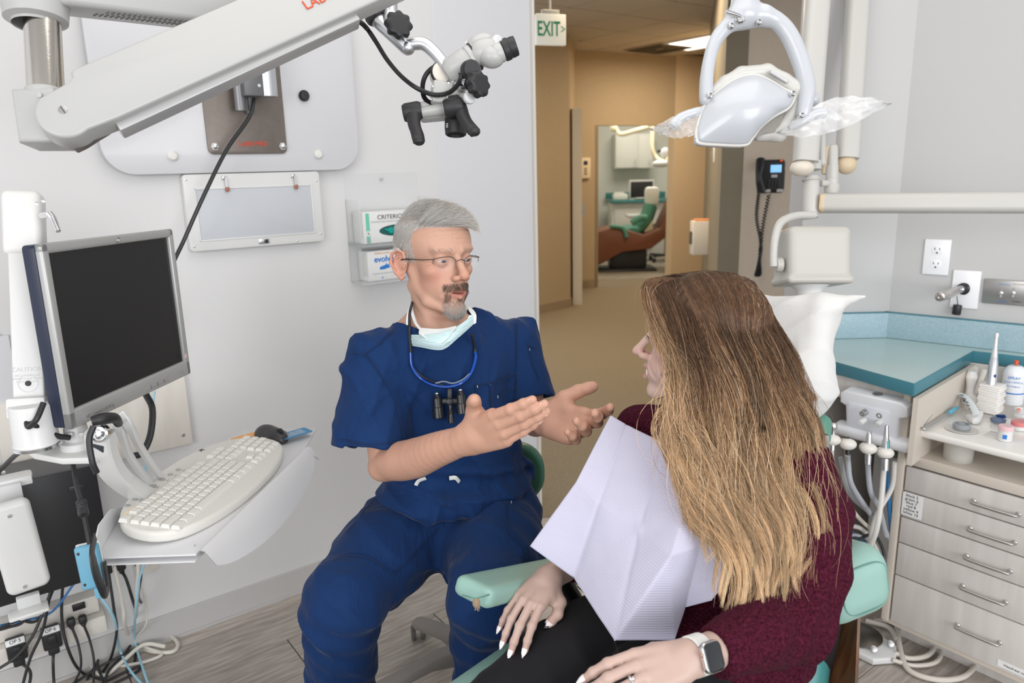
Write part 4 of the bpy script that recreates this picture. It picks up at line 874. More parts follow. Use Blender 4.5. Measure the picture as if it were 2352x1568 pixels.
hq = P(66, 880, CDp); hq = hq+CR[:, 2]*(((ct+cb)/2+CR[:, 2]*.0052-hq)@CR[:, 2])
b = B(); b.lathe(hq, CR[:, 2], [(.0165, 0), (.0165, .0004), (.0158, .0004), (.0158, 0)], 30); b.build('adjust_ring_print', mat('faint_print', (.52, .52, .52), .5), t)
b = B(); b.lathe(hq, CR[:, 2], [(.0052, 0), (.0052, .0006), (0, .0006)], 24); b.build('adjust_hole', M_ink, t)
b = B(); b.lathe(P(86, 1022, CDp), Z3, [(0, 0), (.036, 0), (.040, .004), (.038, .010), (.036, .078), (.034, .082), (0, .082)], 36); b.build('base_drum', M_white, t)
b = B(); b.lathe(P(86, 1024, CDp), Z3, [(0, 0), (.042, 0), (.042, .006), (.036, .008), (0, .008)], 40); b.build('base_ring', M_chrome, t)
b = B(); b.box(P(66, 935, CDp)-Z3*.0, (.064, .04, .055), CR, bev=.006); b.build('foot_clamp', M_white, t)
b = B(); b.lathe(P(72, 968, CDp-.036), nrm(-FW+RT*.1), [(.011, 0), (0, .001)], 20); b.build('cable_hole', M_ink, t)
b = B(); b.tube([P(100, 925, 1.36), P(84, 962, 1.345), P(66, 980, 1.35), P(62, 962, 1.36), P(78, 975, 1.36), P(100, 985, 1.38), P(130, 1000, 1.40), P(160, 1005, 1.42)], .0052, 10, 8)
tag(b.build('monitor_cable', M_cord), 'black cable looping from the monitor through the hole of the column base', 'cable')
b = B(); b.tube([P(55, 1030, 1.48), P(30, 1050, 1.55), P(0, 1080, 1.6), P(-30, 1110, 1.62)], .005, 10, 8)
tag(b.build('cable', M_cord), 'black cable leaving to the left edge above the case holder', 'cable')
# swing arm plate carrying everything
t = thing('support_arm', P(150, 1035, 1.45), 'white flat support arm carrying the monitor column and the keyboard tray', 'support arm')
pz = P(150, 1030, 1.45)[2]
pl = [PZ(x, y, pz) for x, y in ((52, 1022), (75, 1040), (140, 1052), (215, 1050), (238, 1038), (215, 1018), (150, 1008), (95, 1000))]
o_ = pl[0]; b = B(); b.prism([((p-o_)@X3, (p-o_)@Y3) for p in pl][::-1], o_-Z3*.014, I3, .014, bev=.004); b.build('arm_plate', M_white, t)
b = B(); b.lathe(P(182, 1036, 1.46), Z3, [(0, 0), (.030, 0), (.032, .006), (.030, .022), (.022, .026), (.021, .05), (.017, .058), (0, .058)], 36); b.build('swivel_base', M_white, t)
for x_ in (162, 186): b = B(); b.box(P(x_, 998, 1.425), (.011, .010, .006), Rc, bev=.002); b.build('swivel_window', M_scg, t)
# cast curved arms down to the tray
def arcarm(pts, r, flat, m, nm, parent, n=16):
    b = B(); b.tube(pts, r, n, 10, flat=flat); return b.build(nm, m, parent)
t = thing('keyboard_mount', P(228, 990, 1.38), 'curved silver keyboard arm with dark inlay under the monitor', 'keyboard arm')
M_cast = mat('cast_white', (.70, .70, .69), .32, metal=.2)
KA = [P(228, 992, 1.40), P(236, 1035, 1.42), P(262, 1085, 1.47), P(305, 1122, 1.54), P(350, 1145, 1.62)]
def ribbon(bb, pts, wid, th, side, k=10):
    pts = catmull(pts, k); T = np.gradient(pts, axis=0); T /= np.linalg.norm(T, axis=1)[:, None]; n_ = len(pts); wd_ = np.interp(np.linspace(0, 1, n_), np.linspace(0, 1, len(wid)), wid); rings = []
    for i in range(n_):
        s_ = nrm(side-T[i]*(side@T[i])); u_ = np.cross(T[i], s_)
        rings.append([bb.bm.verts.new(pts[i]+u_*(a*wd_[i]/2)+s_*(c*th/2)) for a, c in ((-1, -.7), (-.85, -1), (.85, -1), (1, -.7), (1, .7), (.85, 1), (-.85, 1), (-1, .7))])
    for A_, B_ in zip(rings, rings[1:]):
        for k_ in range(8): bb.bm.faces.new((A_[k_], A_[(k_+1) % 8], B_[(k_+1) % 8], B_[k_]))
    bb.bm.faces.new(rings[0][::-1]); bb.bm.faces.new(rings[-1]); return bb
b = B(); ribbon(b, KA, [.050, .048, .044, .040, .034], .03, FW); b.build('lower_arm', M_cast, t)
b = B(); ribbon(b, [p-FW*.017 for p in [P(231, 1018, 1.41), P(240, 1052, 1.44), P(264, 1090, 1.48), P(300, 1120, 1.53), P(338, 1140, 1.60)]], [.030, .032, .030, .026, .018], .004, FW); b.build('inlay', mat('inlay_dark', (.035, .04, .055), .45), t)
b = B(); b.lathe(P(228, 995, 1.382), -FW, [(.017, -.01), (.017, .002), (.0145, .004), (.0125, .002), (.0118, .002), (.006, .004), (.005, .0025), (0, .0025)], 30); b.build('joint_bolt', M_chrome, t)
for dx in (0, 1):
    b = B(); ribbon(b, [P(255+dx*22, 955-dx*4, 1.46), P(275+dx*22, 985-dx*6, 1.46), P(300+dx*24, 1050-dx*20, 1.54), P(345+dx*16, 1105-dx*20, 1.64), P(390, 1120-dx*6, 1.72)], [.020, .017, .013, .013, .013], .012, FW); b.build('upper_arm', M_cast, t)
b = B(); b.tube([P(210, 968, 1.36), P(235, 962, 1.37), P(262, 960, 1.40), P(272, 972, 1.44)], [.009, .011, .010, .008], 16, 8); b.build('spring_sleeve', M_cord, t)
b = B(); b.tube([P(215, 978, 1.345), P(205, 1010, 1.34), P(212, 1060, 1.34), P(222, 1085, 1.35)], .0055, 10, 8); b.build('sleeve_cord', M_cord, t)
b = B(); b.tube([P(335, 905, 1.72), P(350, 940, 1.70), P(345, 1000, 1.68), P(325, 1040, 1.66), P(295, 1048, 1.64)], .0075, 10, 8)
tag(b.build('monitor_cable', M_cord), 'thick black cable curving from under the monitor behind the keyboard arm', 'cable')
b = B(); b.tube([P(165, 1048, 1.45), P(175, 1110, 1.42), P(186, 1152, 1.40)], .0048, 8, 8); b.tube([P(194, 1188, 1.38), P(202, 1230, 1.37), P(208, 1262, 1.37)], .0042, 8, 8)
o = tag(b.build('handset_cable', M_cord), 'black cable with a round ferrite lump hanging in front of the computer case', 'cable')
b = B(); b.lathe(P(186, 1150, 1.40), nrm(P(194, 1190, 1.38)-P(186, 1150, 1.40)), [(0, 0), (.009, .001), (.0095, .006), (.0085, .007), (.0085, .009), (.0095, .010), (.0085, .013), (.0095, .016), (.0085, .019), (.0095, .022), (.009, .033), (0, .034)], 18)
fe = b.build('ferrite_bead', M_cord, None, centre=False); fe.parent = o; fe.location = -o.location
# ------------------------------------------------------------------ keyboard tray
KZ = .80
t = thing('keyboard_tray', PZ(350, 1245, KZ), 'white bent metal keyboard tray with an upright lip along its edge', 'tray')
M_tray = mat('tray_white', (.64, .64, .65), .35)
tp = [PZ(x, y, KZ) for x, y in ((219, 1278), (450, 1270), (590, 1140), (700, 1030), (727, 982), (560, 985), (300, 1150))]
b = B(); b.prism([(p[0]-tp[0][0], p[1]-tp[0][1]) for p in tp], tp[0]-Z3*.006, I3, .004, bev=.001); b.build('base_plate', M_tray, t)
b = B(); b.prism([(p[0]-tp[0][0], p[1]-tp[0][1]) for p in [PZ(x, y, KZ) for x, y in ((222, 1280), (446, 1272), (520, 1200), (330, 1160))]], tp[0]-Z3*.018, I3, .003, bev=.001); b.build('lower_plate', M_tray, t)
e0, e1, e2 = PZ(219, 1278, KZ), PZ(232, 1205, KZ+.02), PZ(300, 1150, KZ)
b = B(); v_ = [e0-Z3*.016, e0+Z3*.03, PZ(235, 1262, KZ)+Z3*.045, PZ(262, 1190, KZ)+Z3*.035, PZ(270, 1170, KZ)]
b.prism([(0, 0), (.035, 0), (.20, 0), (.20, .012), (.12, .045), (.04, .050), (.012, .035), (0, .01)], e0-Z3*.004, np.array([nrm(PZ(295, 1150, KZ)-e0), Z3, np.cross(nrm(PZ(295, 1150, KZ)-e0), Z3)]).T, .003, bev=.001); b.build('end_lip', M_tray, t)
fa, fbq = PZ(452, 1270, KZ), PZ(700, 1030, KZ); fdn = nrm(fbq-fa); fpn = np.array([fdn[1], -fdn[0], 0])
if fpn[0] < 0: fpn = -fpn
Lf = np.linalg.norm(fbq-fa)
# front lip: a curved apron that bends down and out
b = B(); n_ = 26; rows = []
for i in range(n_+1):
    s_ = i/n_; dep = .055*math.sin(math.pi*min(1, s_*1.02+.02))**.55 if s_ < .98 else .018; dep = .012+dep*.95
    base = fa+fdn*Lf*s_
    rows.append([base+Z3*.0, base+fpn*.008+Z3*.006, base+fpn*.016+Z3*.004, base+fpn*(.022+dep*.25)-Z3*dep*.5, base+fpn*(.028+dep*.42)-Z3*dep*1.05])
M_=len(rows[0])
for off_ in (0, 1):
    for i in range(n_):
        for j in range(M_-1):
            q = [rows[i][j], rows[i+1][j], rows[i+1][j+1], rows[i][j+1]]; q = [p-(fpn*.002+Z3*.001)*off_ for p in q]; b.quad(*(q if not off_ else q[::-1]))
bmesh.ops.remove_doubles(b.bm, verts=b.bm.verts, dist=.0003); b.build('front_lip', M_tray, t, smooth=50)
b = B(); b.lathe(PZ(448, 1252, KZ), Z3, [(.002, 0), (0, .0015)], 10); b.lathe(PZ(690, 1050, KZ)+Z3*.004, Z3, [(.002, 0), (0, .0015)], 10); b.build('screw', M_bolt, t)
# ------------------------------------------------------------------ keyboard
kA, kB, kC, kD = PZ(262, 1185, .82), PZ(430, 1235, .82), PZ(665, 1030, .82), PZ(500, 1015, .82)
kc = (kA+kB+kC+kD)/4; kx = nrm((kC+kD)-(kA+kB)); ky = np.cross(Z3, kx)
KW, KH = .455, .205; KS = 1.13
ks = nrm(ky+Z3*.09); KR = np.array([kx, ks, np.cross(kx, ks)]).T; kz = KR[:, 2]
t = thing('keyboard', kc-Z3*.018, 'cream white curved keyboard with pale keys lying on the tray', 'keyboard')
M_key = mat('keyboard_cream', (.66, .645, .60), .5); M_keyc = mat('key_cream', (.70, .685, .64), .45)
outl = []
for i in range(60):
    a = 2*math.pi*i/60; c_, s_ = math.cos(a), math.sin(a); e = 3.2
    x_ = KW/2*math.copysign(abs(c_)**(2/e), c_); y_ = (KH/2*(1.0 if s_ < 0 else 1.0))*math.copysign(abs(s_)**(2/e), s_)
    if s_ < 0: y_ += .014*(1-(x_/(KW/2))**2)*0-.006*math.cos(x_*14)
    else: y_ -= .028*(x_/(KW/2))**2
    outl.append((x_, y_))
oc = np.array(outl+outl[:1]); ol = np.concatenate([[0], np.cumsum(np.linalg.norm(np.diff(oc, axis=0), axis=1))]); ot = np.linspace(0, ol[-1], 73)[:-1]; outl = list(zip(np.interp(ot, ol, oc[:, 0])*KS, np.interp(ot, ol, oc[:, 1])*KS))
b = B(); b.prism(outl, kc-kz*.014, KR, .024, bev=.008, seg=4); b.build('case', M_key, t)
def kp(x, y, z=.010): return kc+kx*x*KS+ks*y*KS+kz*z
def keymesh(w_):
    b = B(); hw = w_/2-.0008; top = hw-.0022; h_ = .0066
    for (x, y, z, X, Y) in ((0, 0, 0, hw, .0085), ):
        lo_ = [b.bm.verts.new(Vector((sx*hw, sy*.0086, 0))) for sx, sy in ((-1, -1), (1, -1), (1, 1), (-1, 1))]; hi_ = [b.bm.verts.new(Vector((sx*top, sy*.0062+.0006, h_))) for sx, sy in ((-1, -1), (1, -1), (1, 1), (-1, 1))]
        b.bm.faces.new(hi_)
        for i in range(4): b.bm.faces.new((lo_[i], lo_[(i+1) % 4], hi_[(i+1) % 4], hi_[i]))
    bmesh.ops.bevel(b.bm, geom=[e for e in b.bm.edges if e.verts[0].co.z > 0 or e.verts[1].co.z > 0], offset=.0006, segments=1, affect='EDGES')
    me = bpy.data.meshes.new('key'); b.bm.to_mesh(me); b.bm.free(); me.materials.append(M_keyc); return me
KM = {}
def key(x, y, w_=.019):
    w_ = round(w_, 4)
    if w_ not in KM: KM[w_] = keymesh(w_)
    o = bpy.data.objects.new('key', KM[w_]); COL.objects.link(o); o.parent = t; o.matrix_local = Matrix.Translation(Vector((kp(x, y, .0095)-np.array(t.location)).tolist()))@Matrix(KR.tolist()).to_4x4()@Matrix.Scale(KS, 4)
u1 = .0190; x0 = -.208
rows_ = [( .036, [1]*1+[-.5]+[1]*4+[-.25]+[1]*4+[-.25]+[1]*4), (.014, [1]*13+[2]), (-.005, [1.5]+[1]*12+[1.5]), (-.024, [1.75]+[1]*11+[2.25]), (-.043, [2.25]+[1]*10+[2.75]), (-.062, [1.25]*3+[6.25]+[1.25]*4)]
for yy, ws in rows_:
    x_ = x0
    for w_ in ws:
        if w_ > 0: key(x_+w_*u1/2, yy+.006, w_*u1)
        x_ += abs(w_)*u1
for j, yy in enumerate((.036, .014, -.005)):
    for i in range(3): key(x0+15.25*u1+(i+.5)*u1, yy+.006)
key(x0+16.75*u1, -.037); [key(x0+(15.75+i)*u1, -.056) for i in range(3)]
for j, yy in enumerate((.014, -.005, -.024, -.043, -.062)):
    for i in range(4 if j < 3 else 3): key(x0+18.55*u1+(i+.5)*u1*.92, yy+.006, u1*.92)
MB_ = mat('media_grey', (.42, .43, .43), .3, metal=.5)
for i, (xx, r_) in enumerate(((-.150, .0055), (-.125, .0055), (-.100, .0065), (-.068, .0095), (-.036, .0065), (-.011, .0055), (.014, .0055))):
    b = B(); yy = .073+.006*(1-((xx+.068)/.1)**2); c_ = kp(xx, yy-.004, .010); b.lathe(c_, kz, [(r_, 0), (r_, .0015), (r_*.7, .0025), (0, .0022)], 18); b.build('media_button', MB_, t)
    b = B(); b.box(kp(xx, yy-.015, .0102), (.009, .0012, .0004), KR); b.build('button_print', mat('print_midgrey', (.18, .18, .19), .5), t)
b = B()
for i in range(3): b.tube([kp(.110+.002*i, .076+.004*i, .0102), kp(.118, .080+.002*i, .0105), kp(.122+.002*i, .074+.004*i, .0102)], .0006, 6, 4)
b.build('emblem', M_ink, t)
b = B(); b.box(kp(-.165, .066, .0105)-ks*.012, (.040, .010, .0005), KR); b.build('yellowed_sticker', mat('sticker_yellow', (.78, .66, .48), .6), t)
# mouse and card beyond the keyboard
mcq = PZ(622, 1012, KZ); md = nrm(kx+ky*.1); MRm = np.array([np.cross(md, Z3)*1.0, md, Z3]).T
q = PZ(625, 1010, KZ)
mfr = Fr(q+Z3*.0, np.array([nrm(np.array([.55, .83, 0])), nrm(np.array([-.83, .55, 0])), Z3]).T)
t = thing('computer_mouse', q, 'dark computer mouse with glossy thumb edge at the end of the tray', 'mouse')
s_ = S(mfr); s_.el((0, 0, .008), (.031, .056, .028), k=.004); s_.el((0, .022, .010), (.028, .032, .028), k=.01); s_.plane((0, 0, .001), (0, 0, -1))
mq = [q-.08, q+.08]; sdf_obj('shell', s_, mq[0], mq[1], .0022, mat('mouse_black', (.035, .033, .035), .38), t)
b = B(); b.tube([mfr.p((.031, -.04, .010)), mfr.p((.033, 0, .016)), mfr.p((.026, .035, .020)), mfr.p((.01, .054, .014))], .0035, 8, 6); b.build('side_trim', mat('gloss_grey', (.22, .22, .23), .15), t)
b = B(); b.cone(mfr.p((.0035, -.036, .030)), mfr.p((-.0035, -.036, .030)), .009, n=18); b.build('wheel', M_black, t)
q = PZ(678, 1006, KZ)
t = thing('blue_card', q, 'blue printed card sticking out at the right end of the keyboard', 'card')
cR = np.array([nrm(np.array([.70, .70, 0])), nrm(np.array([-.70, .70, 0])), Z3]).T
b = B(); b.prism(rrect(.085, .048, .006), q+Z3*.013, cR, .001); b.build('card', mat('card_blue', (.04, .22, .42), .45), t)
for k in range(4): text('CUSTOMER SUPPORT', .0055, q+Z3*.0145+cR[:, 1]*(.012-.008*k), cR, mat('tag_white', (.75, .75, .75), .5), t, ext=.0002)
b = B(); b.prism(rrect(.09, .03, .004), PZ(572, 1002, KZ)+Z3*.002, cR, .001); tag(b.build('orange_card', mat('card_orange', (.80, .35, .08), .5)), 'orange and teal edged card peeking out left of the mouse', 'card')
# blue handset clipped under the tray, with a black strap
t = thing('blue_handset', P(210, 1290, 1.36), 'light blue sensor box with white edge clipped under the left end of the tray', 'sensor box')
c_ = P(208, 1300, 1.37)
hz = nrm(P(203, 1258, 1.37)-P(222, 1345, 1.37)); hR = np.array([nrm(np.cross(hz, -FW)), hz, nrm(np.cross(np.cross(hz, -FW), hz))]).T
M_hb = mat('handset_blue', (.13, .34, .47), .4)
b = B(); b.box(c_, (.042, .082, .018), hR, bev=.006, seg=3); b.build('body', M_hb, t)
b = B(); b.box(c_-hR[:, 2]*.010-hR[:, 0]*.003, (.044, .086, .008), hR, bev=.003, seg=2); b.build('back_cover', M_white, t)
b = B(); b.box(c_-hz*.050+hR[:, 0]*.008, (.018, .022, .014), hR, bev=.004); b.build('cord_sleeve', M_hb, t)
for sx, sy in ((-.012, .028), (-.012, -.030), (.014, -.028)): b = B(); b.lathe(c_+hR[:, 0]*sx+hz*sy+hR[:, 2]*.009, hR[:, 2], [(.003, 0), (0, .0006)], 12); b.build('screw_hole', M_ink, t)
b = B(); ribbon(b, [P(218, 1232, 1.36), P(212, 1270, 1.33), P(222, 1320, 1.33), P(238, 1358, 1.34), P(246, 1350, 1.37), P(238, 1290, 1.37)], [.020, .026, .028, .022, .020, .018], .004, nrm(RT*1.0+FW*.2))
tag(b.build('hook_strap', M_black), 'black loop strap hanging beside the light blue sensor box', 'strap')
# ------------------------------------------------------------------ dental cabinet, right
M_cabw = mat('cabinet_woodgrain', (.66, .63, .60), .42, col2=(.56, .53, .50), vscale=3.0, stretch=(9, 9, .9))
M_edge = mat('cabinet_edge', (.60, .54, .47), .5)
M_gapd = mat('cabinet_gap', (.16, .13, .10), .8)
KF = np.array([1.156, 2.052, 0]); KD = np.array([math.cos(math.radians(52)), -math.sin(math.radians(52)), 0]); KN = np.array([KD[1], -KD[0], 0]); KR_ = np.array([KD, Z3, KN]).T   # KN faces the viewer side
def KP(s, z, d=0): return KF+KD*s+Z3*z-KN*d*-1 if False else KF+KD*s+Z3*z+KN*d
t = thing('drawer_cabinet', KP(.25, 0, -.25), 'pale woodgrain cabinet with five drawers under the instrument tray', 'cabinet')
CW = .56
b = B(); b.box(KP(CW/2, .36, -.26), (CW, .53, .50), KR_, bev=.002); b.box(KP(CW/2, .045, -.30), (CW-.02, .09, .44), KR_); b.build('carcass', M_cabw, t)
b = B(); b.box(KP(.008-.009, .465, -.19), (.020, .74, .42), KR_, bev=.0015); b.build('side_panel', M_edge, t)
b = B(); b.box(KP(CW/2, .632, -.245), (CW, .022, .51), KR_, bev=.002); b.box(KP(CW/2, .632, .008), (CW, .030, .006), KR_, bev=.001); b.build('shelf', M_edge, t)
b = B(); b.box(KP(CW/2, .089, .002), (CW+.02, .014, .012), KR_, bev=.001); b.build('bottom_rail', M_edge, t)
zs = [.613, .534, .451, .366, .258, .097]
for k in range(5):
    z1, z0 = zs[k]-.002, zs[k+1]+.002
    b = B(); b.box(KP(.012+CW/2, (z0+z1)/2, .006), (CW-.006, z1-z0, .016), KR_, bev=.0012); d = b.build('drawer', M_cabw, t)
    hz_ = (.568, .486, .400, .306, .180)[k]; hs = .255
    b = B(); b.tube([KP(hs-.054, hz_, .012), KP(hs-.054, hz_, .030), KP(hs-.048, hz_, .036), KP(hs, hz_, .038), KP(hs+.048, hz_, .036), KP(hs+.054, hz_, .030), KP(hs+.054, hz_, .012)], .0042, 12, 8)
    for s_ in (-.054, .054): b.lathe(KP(hs+s_, hz_, .0145), KN, [(.0065, 0), (.0065, .003), (.004, .006), (0, .006)], 16)
    b.build('handle', mat('satin_nickel', (.50, .49, .48), .35, metal=1), d)
    if k == 1:
        b = B(); b.box(KP(.042, .495, .0145), (.058, .072, .0008), KR_); lb = b.build('label_sticker', mat('sticker_white', (.80, .80, .80), .4), d)
        for i, tx in enumerate(('black 5', 'green 6', 'blue 7', 'red 8', 'yellow 9', 'white 10')): text(tx, .0125, KP(.040, .523-.011*i, .0152), KR_, M_ink, lb, ext=.0002)
    if k == 4:
        b = B(); b.box(KP(.36, .118, .0145), (.10, .020, .0008), KR_); lb = b.build('label_sticker', mat('sticker_white', (.80, .80, .80), .4), d)
        text('Headrest covers', .0105, KP(.36, .118, .0152), KR_, M_ink, lb, ext=.0002)
# left bay (handpiece delivery) carcass
t = thing('delivery_bay', KP(-.16, 0, -.2), 'open cabinet bay under the counter where the handpieces hang', 'cabinet')
b = B(); b.box(KP(-.17, .465, -.42), (.38, .74, .02), KR_); b.build('back_panel', M_cabw, t)
b = B(); b.box(KP(-.285, .465, -.20), (.022, .74, .40), KR_, bev=.001); b.build('side_panel', M_cabw, t)
b = B(); b.box(KP(-.30, .462, .004), (.045, .745, .02), KR_, bev=.001); b.build('front_stile', M_edge, t)
b = B(); b.box(KP(-.15, .803, -.01), (.28, .07, .02), KR_, bev=.001); b.build('top_rail', M_cabw, t)
b = B(); b.box(KP(-.15, .30, -.30), (.13, .42, .05), KR_, bev=.006); b.build('rear_box', M_white, t)
# countertop
M_ct = mat('counter_teal', (.47, .60, .59), .28, col2=(.42, .56, .55), vscale=130, coat=.3); M_cte = mat('counter_edge_teal', (.055, .20, .25), .35); M_bs = mat('backsplash_teal', (.38, .50, .55), .35, col2=(.29, .43, .49), vscale=150)
ck, cl_, ci = PZ(2100, 880, .88), PZ(1896, 824, .88), PZ(2235, 805, .88)
cend = WBO+WD*1.6+WN*.055
cp_ = [ck, cl_, np.array([.90, 2.545, .88]), np.array([1.32, 2.545, .88]), np.array([*(WBO+WD*1.6)[:2], .88]), np.array([*cend[:2], .88]), np.array([*ci[:2], .88])]
t = thing('countertop', ck-Z3*.04, 'speckled teal laminate countertop in the right corner with darker front edge', 'countertop')
b = B(); b.prism([(p[0], p[1]) for p in cp_][::-1], np.array([0, 0, .842]), I3, .038); b.build('slab', M_ct, t)
b = B()
for p, q in ((cl_, ck), (ck, ci), (ci, cend)):
    p = np.array([*p[:2], .861]); q = np.array([*q[:2], .861]); d_ = nrm(q-p); n_ = np.array([d_[1], -d_[0], 0]); b.box((p+q)/2+n_*(.001 if True else 0), (np.linalg.norm(q-p)+.002, .0375, .0035), np.array([d_, Z3, np.cross(d_, Z3)]).T, bev=.0005)
b.build('edge_band', M_cte, t)
b = B(); b.box((1.11, 2.537, .925), (.42, .018, .088), bev=.001); b.build('backsplash', M_bs, t)
b = B(); b.box(WBO+WD*.79+WN*.010+Z3*.925, (1.60, .088, .018), WR, bev=.001); b.build('backsplash', M_bs, t)
b = B(); b.box((1.11, 2.537, .9705), (.42, .018, .003)); b.box(WBO+WD*.79+WN*.010+Z3*.9705, (1.60, .003, .018), WR); b.build('backsplash_cap', M_cte, t)
# tray bay: side and back panels
t = thing('tray_bay', KP(.25, .66, -.3), 'open bay over the drawers holding the white instrument tray', 'cabinet')
b = B(); ds = nrm(np.array([*(ci-ck)[:2], 0])); q0 = np.array([*ck[:2], .74])+np.cross(Z3, ds)*-.012; b.box(q0+ds*.24, (.50, .20, .014), np.array([ds, Z3, np.cross(ds, Z3)]).T); b.build('side_panel', M_edge, t)
b = B(); q0 = np.array([*ci[:2], .74]); b.box(q0+WD*.30+WN*-.006, (.62, .20, .014), WR); b.build('back_panel', M_cabw, t)
# copper tube round the bay side
b = B(); b.tube([PP(x, y, KP(.012, 0, 0), np.array([ds[1], -ds[0], 0])) for x, y in ((2100, 965), (2106, 930), (2125, 895), (2160, 872), (2215, 862), (2240, 858))], .0022, 8, 8)
tag(b.build('copper_line', mat('copper_line', (.22, .09, .03), .4)), 'thin brown tube curving around the side of the tray bay', 'tube')
# instrument tray
TZ = .735
def tz(x, y, z=TZ): return PZ(x, y, z)
t = thing('instrument_tray', KP(.25, .70, -.15), 'white slide-out instrument tray with round and square recesses', 'tray')
b = B(); b.box(KP(.30, .722, -.13), (.56, .022, .30), KR_, bev=.008, seg=3); b.build('tray_top', mat('tray_gloss', (.80, .78, .74), .25, coat=.4), t)
q = tz(2208, 985); b = B(); b.lathe(q, Z3, [(0, .0006), (.040, .0006), (.042, .0015), (.042, 0)], 30); b.build('recess_ring', mat('recess_grey', (.62, .60, .57), .3), t)
b = B(); q2 = q-Z3*.095; b.lathe(q2, Z3, [(0, 0), (.036, 0), (.038, .010), (.040, .074), (.0385, .074), (.036, .012), (0, .004)], 30); b.build('cup_under', mat('translucent_cup', (.75, .73, .68), .4, alpha=.6), t)
b = B(); b.lathe(q, Z3, [(0, .002), (.021, .002), (.0225, .006), (.0225, .016), (.018, .017), (.018, .012), (.010, .010), (.010, .016), (0, .016)], 24)
tag(b.build('grey_dish', mat('dish_grey', (.30, .32, .34), .4)), 'small grey round dish set in the tray recess', 'dish')
b = B()
q = tz(2290, 1000); b.box(q, (.05, .004, .05), KR_, bev=.0015); b.build('square_recess', mat('recess_grey', (.62, .60, .57), .3), t)
# things on the tray
def tth(name, q, lab, cat, grp=None): return thing(name, q, lab, cat, grp)
M_blue = mat('deep_blue', (.015, .05, .20), .4)
q = tz(2225, 925, .736); t = tth('handpiece_holder', q, 'white upright plastic holder with rounded top left of the napkin stack', 'holder')
b = B(); b.tube([q+Z3*.01, q+Z3*.05, q+Z3*.085, q+Z3*.105], [.014, .012, .018, .012], 20, 8); b.lathe(q, Z3, [(0, 0), (.022, 0), (.020, .02), (.016, .03), (0, .03)], 24); b.build('body', mat('holder_white', (.82, .80, .78), .3), t)
b = B(); b.box(q+KD*.026+Z3*.075, (.012, .085, .014), KR_@np.array([[.98, .17, 0], [-.17, .98, 0], [0, 0, 1]]), bev=.003); b.build('side_stick', mat('stick_cream', (.72, .68, .62), .4), t)
b = B(); b.box(q+KN*.021+Z3*.014, (.018, .010, .004), KR_, bev=.002); b.build('window', M_ink, t)
q = tz(2245, 950, .737); t = tth('composite_gun', q, 'white dispenser with a blue and clear segmented strip lying on the tray', 'dispenser')
b = B(); b.tube([tz(2205, 905, .775), tz(2222, 915, .772), tz(2240, 945, .757), tz(2243, 965, .745)], .007, 12, 8, flat=(1.5, .8)); b.build('strip', mat('strip_pale', (.66, .70, .72), .3), t)
for k in range(7):
    f_ = k/6; c_ = tz(2208+34*f_, 907+48*f_, .781-.032*f_); b = B(); b.box(c_, (.012, .003, .004), KR_); b.build('segment', mat('segment_dark', (.12, .16, .20), .4), t)
b = B(); b.tube([tz(2226, 958, .742), tz(2240, 966, .745), tz(2250, 950, .748)], [.010, .011, .010], 14, 8); b.build('mouthpiece', M_white, t)
q = tz(2262, 950, .736); t = tth('napkin_stack', q, 'square stack of white gauze napkins on the instrument tray', 'napkin stack')
for k in range(14):
    b = B(); rz = .04*math.sin(k*2.1); Rz = KR_@np.array(Matrix.Rotation(rz, 3, 'Y')); b.box(q+Z3*(.0035+k*.0062)-KN*.03*-0+KD*.002*math.sin(k*1.7)-KN*.035, (.056, .0058, .056), Rz, bev=.0018, seg=2); b.build('napkin', mat('gauze', (.80, .77, .74), .85, bump=.3, bscale=500), t)
q = tz(2322, 925, .736); t = tth('spray_can', q, 'white spray can with blue lettering and a red nozzle', 'can')
b = B(); b.lathe(q, Z3, [(0, 0), (.030, 0), (.0315, .004), (.0315, .095), (.030, .105), (.022, .118), (.012, .124), (0, .124)], 36); b.build('body', mat('can_white', (.78, .80, .83), .3), t)
b = B(); b.lathe(q+Z3*.120, Z3, [(.014, 0), (.015, .004), (.012, .006), (0, .006)], 24); b.build('rim', M_chrome, t)
b = B(); b.cone(q+Z3*.125, q+Z3*.138, .006, .005, 16, bev=.001); b.box(q+Z3*.136, (.013, .006, .006), KR_, bev=.002); b.build('nozzle', mat('nozzle_red', (.72, .10, .03), .4), t)
b = B(); b.lathe(q+Z3*.036, Z3, [(.0317, 0), (.0319, .002), (.0317, .004)], 36); b.build('blue_band', M_blu, t)
vd = nrm(np.array([-q[0], -q[1], 0])); VR = np.array([np.cross(Z3, vd), Z3, vd]).T
for k, (tx, sz) in enumerate((('SPRAY', .012), ('Green CRYSTAL', .0075), ('skin refrigerant', .006))): text(tx, sz, q+Z3*(.088-.013*k)+vd*.0319, VR, M_blu, t, ext=.0002)
q = tz(2287, 870, .736); q[2] = .74; t = tth('electric_toothbrush', PZ(2277, 880, .736), 'silver electric toothbrush shaped handpiece standing at the back of the tray bay', 'handpiece')
q = P(2278, 872, 2.24); q2 = P(2290, 762, 2.24); ax_ = nrm(q2-q)
b = B(); b.lathe(q-ax_*.05, ax_, [(0, 0), (.013, 0), (.0135, .02), (.0125, .10), (.0095, .118), (0, .118)], 24); b.build('handle', mat('silver_plastic', (.55, .56, .58), .3, metal=.6), t)
b = B(); b.lathe(q+ax_*.068, ax_, [(.0095, 0), (.006, .03), (.005, .06), (.0065, .066), (.006, .074), (0, .075)], 20); b.build('neck', mat('silver_light', (.66, .66, .66), .3, metal=.4), t)
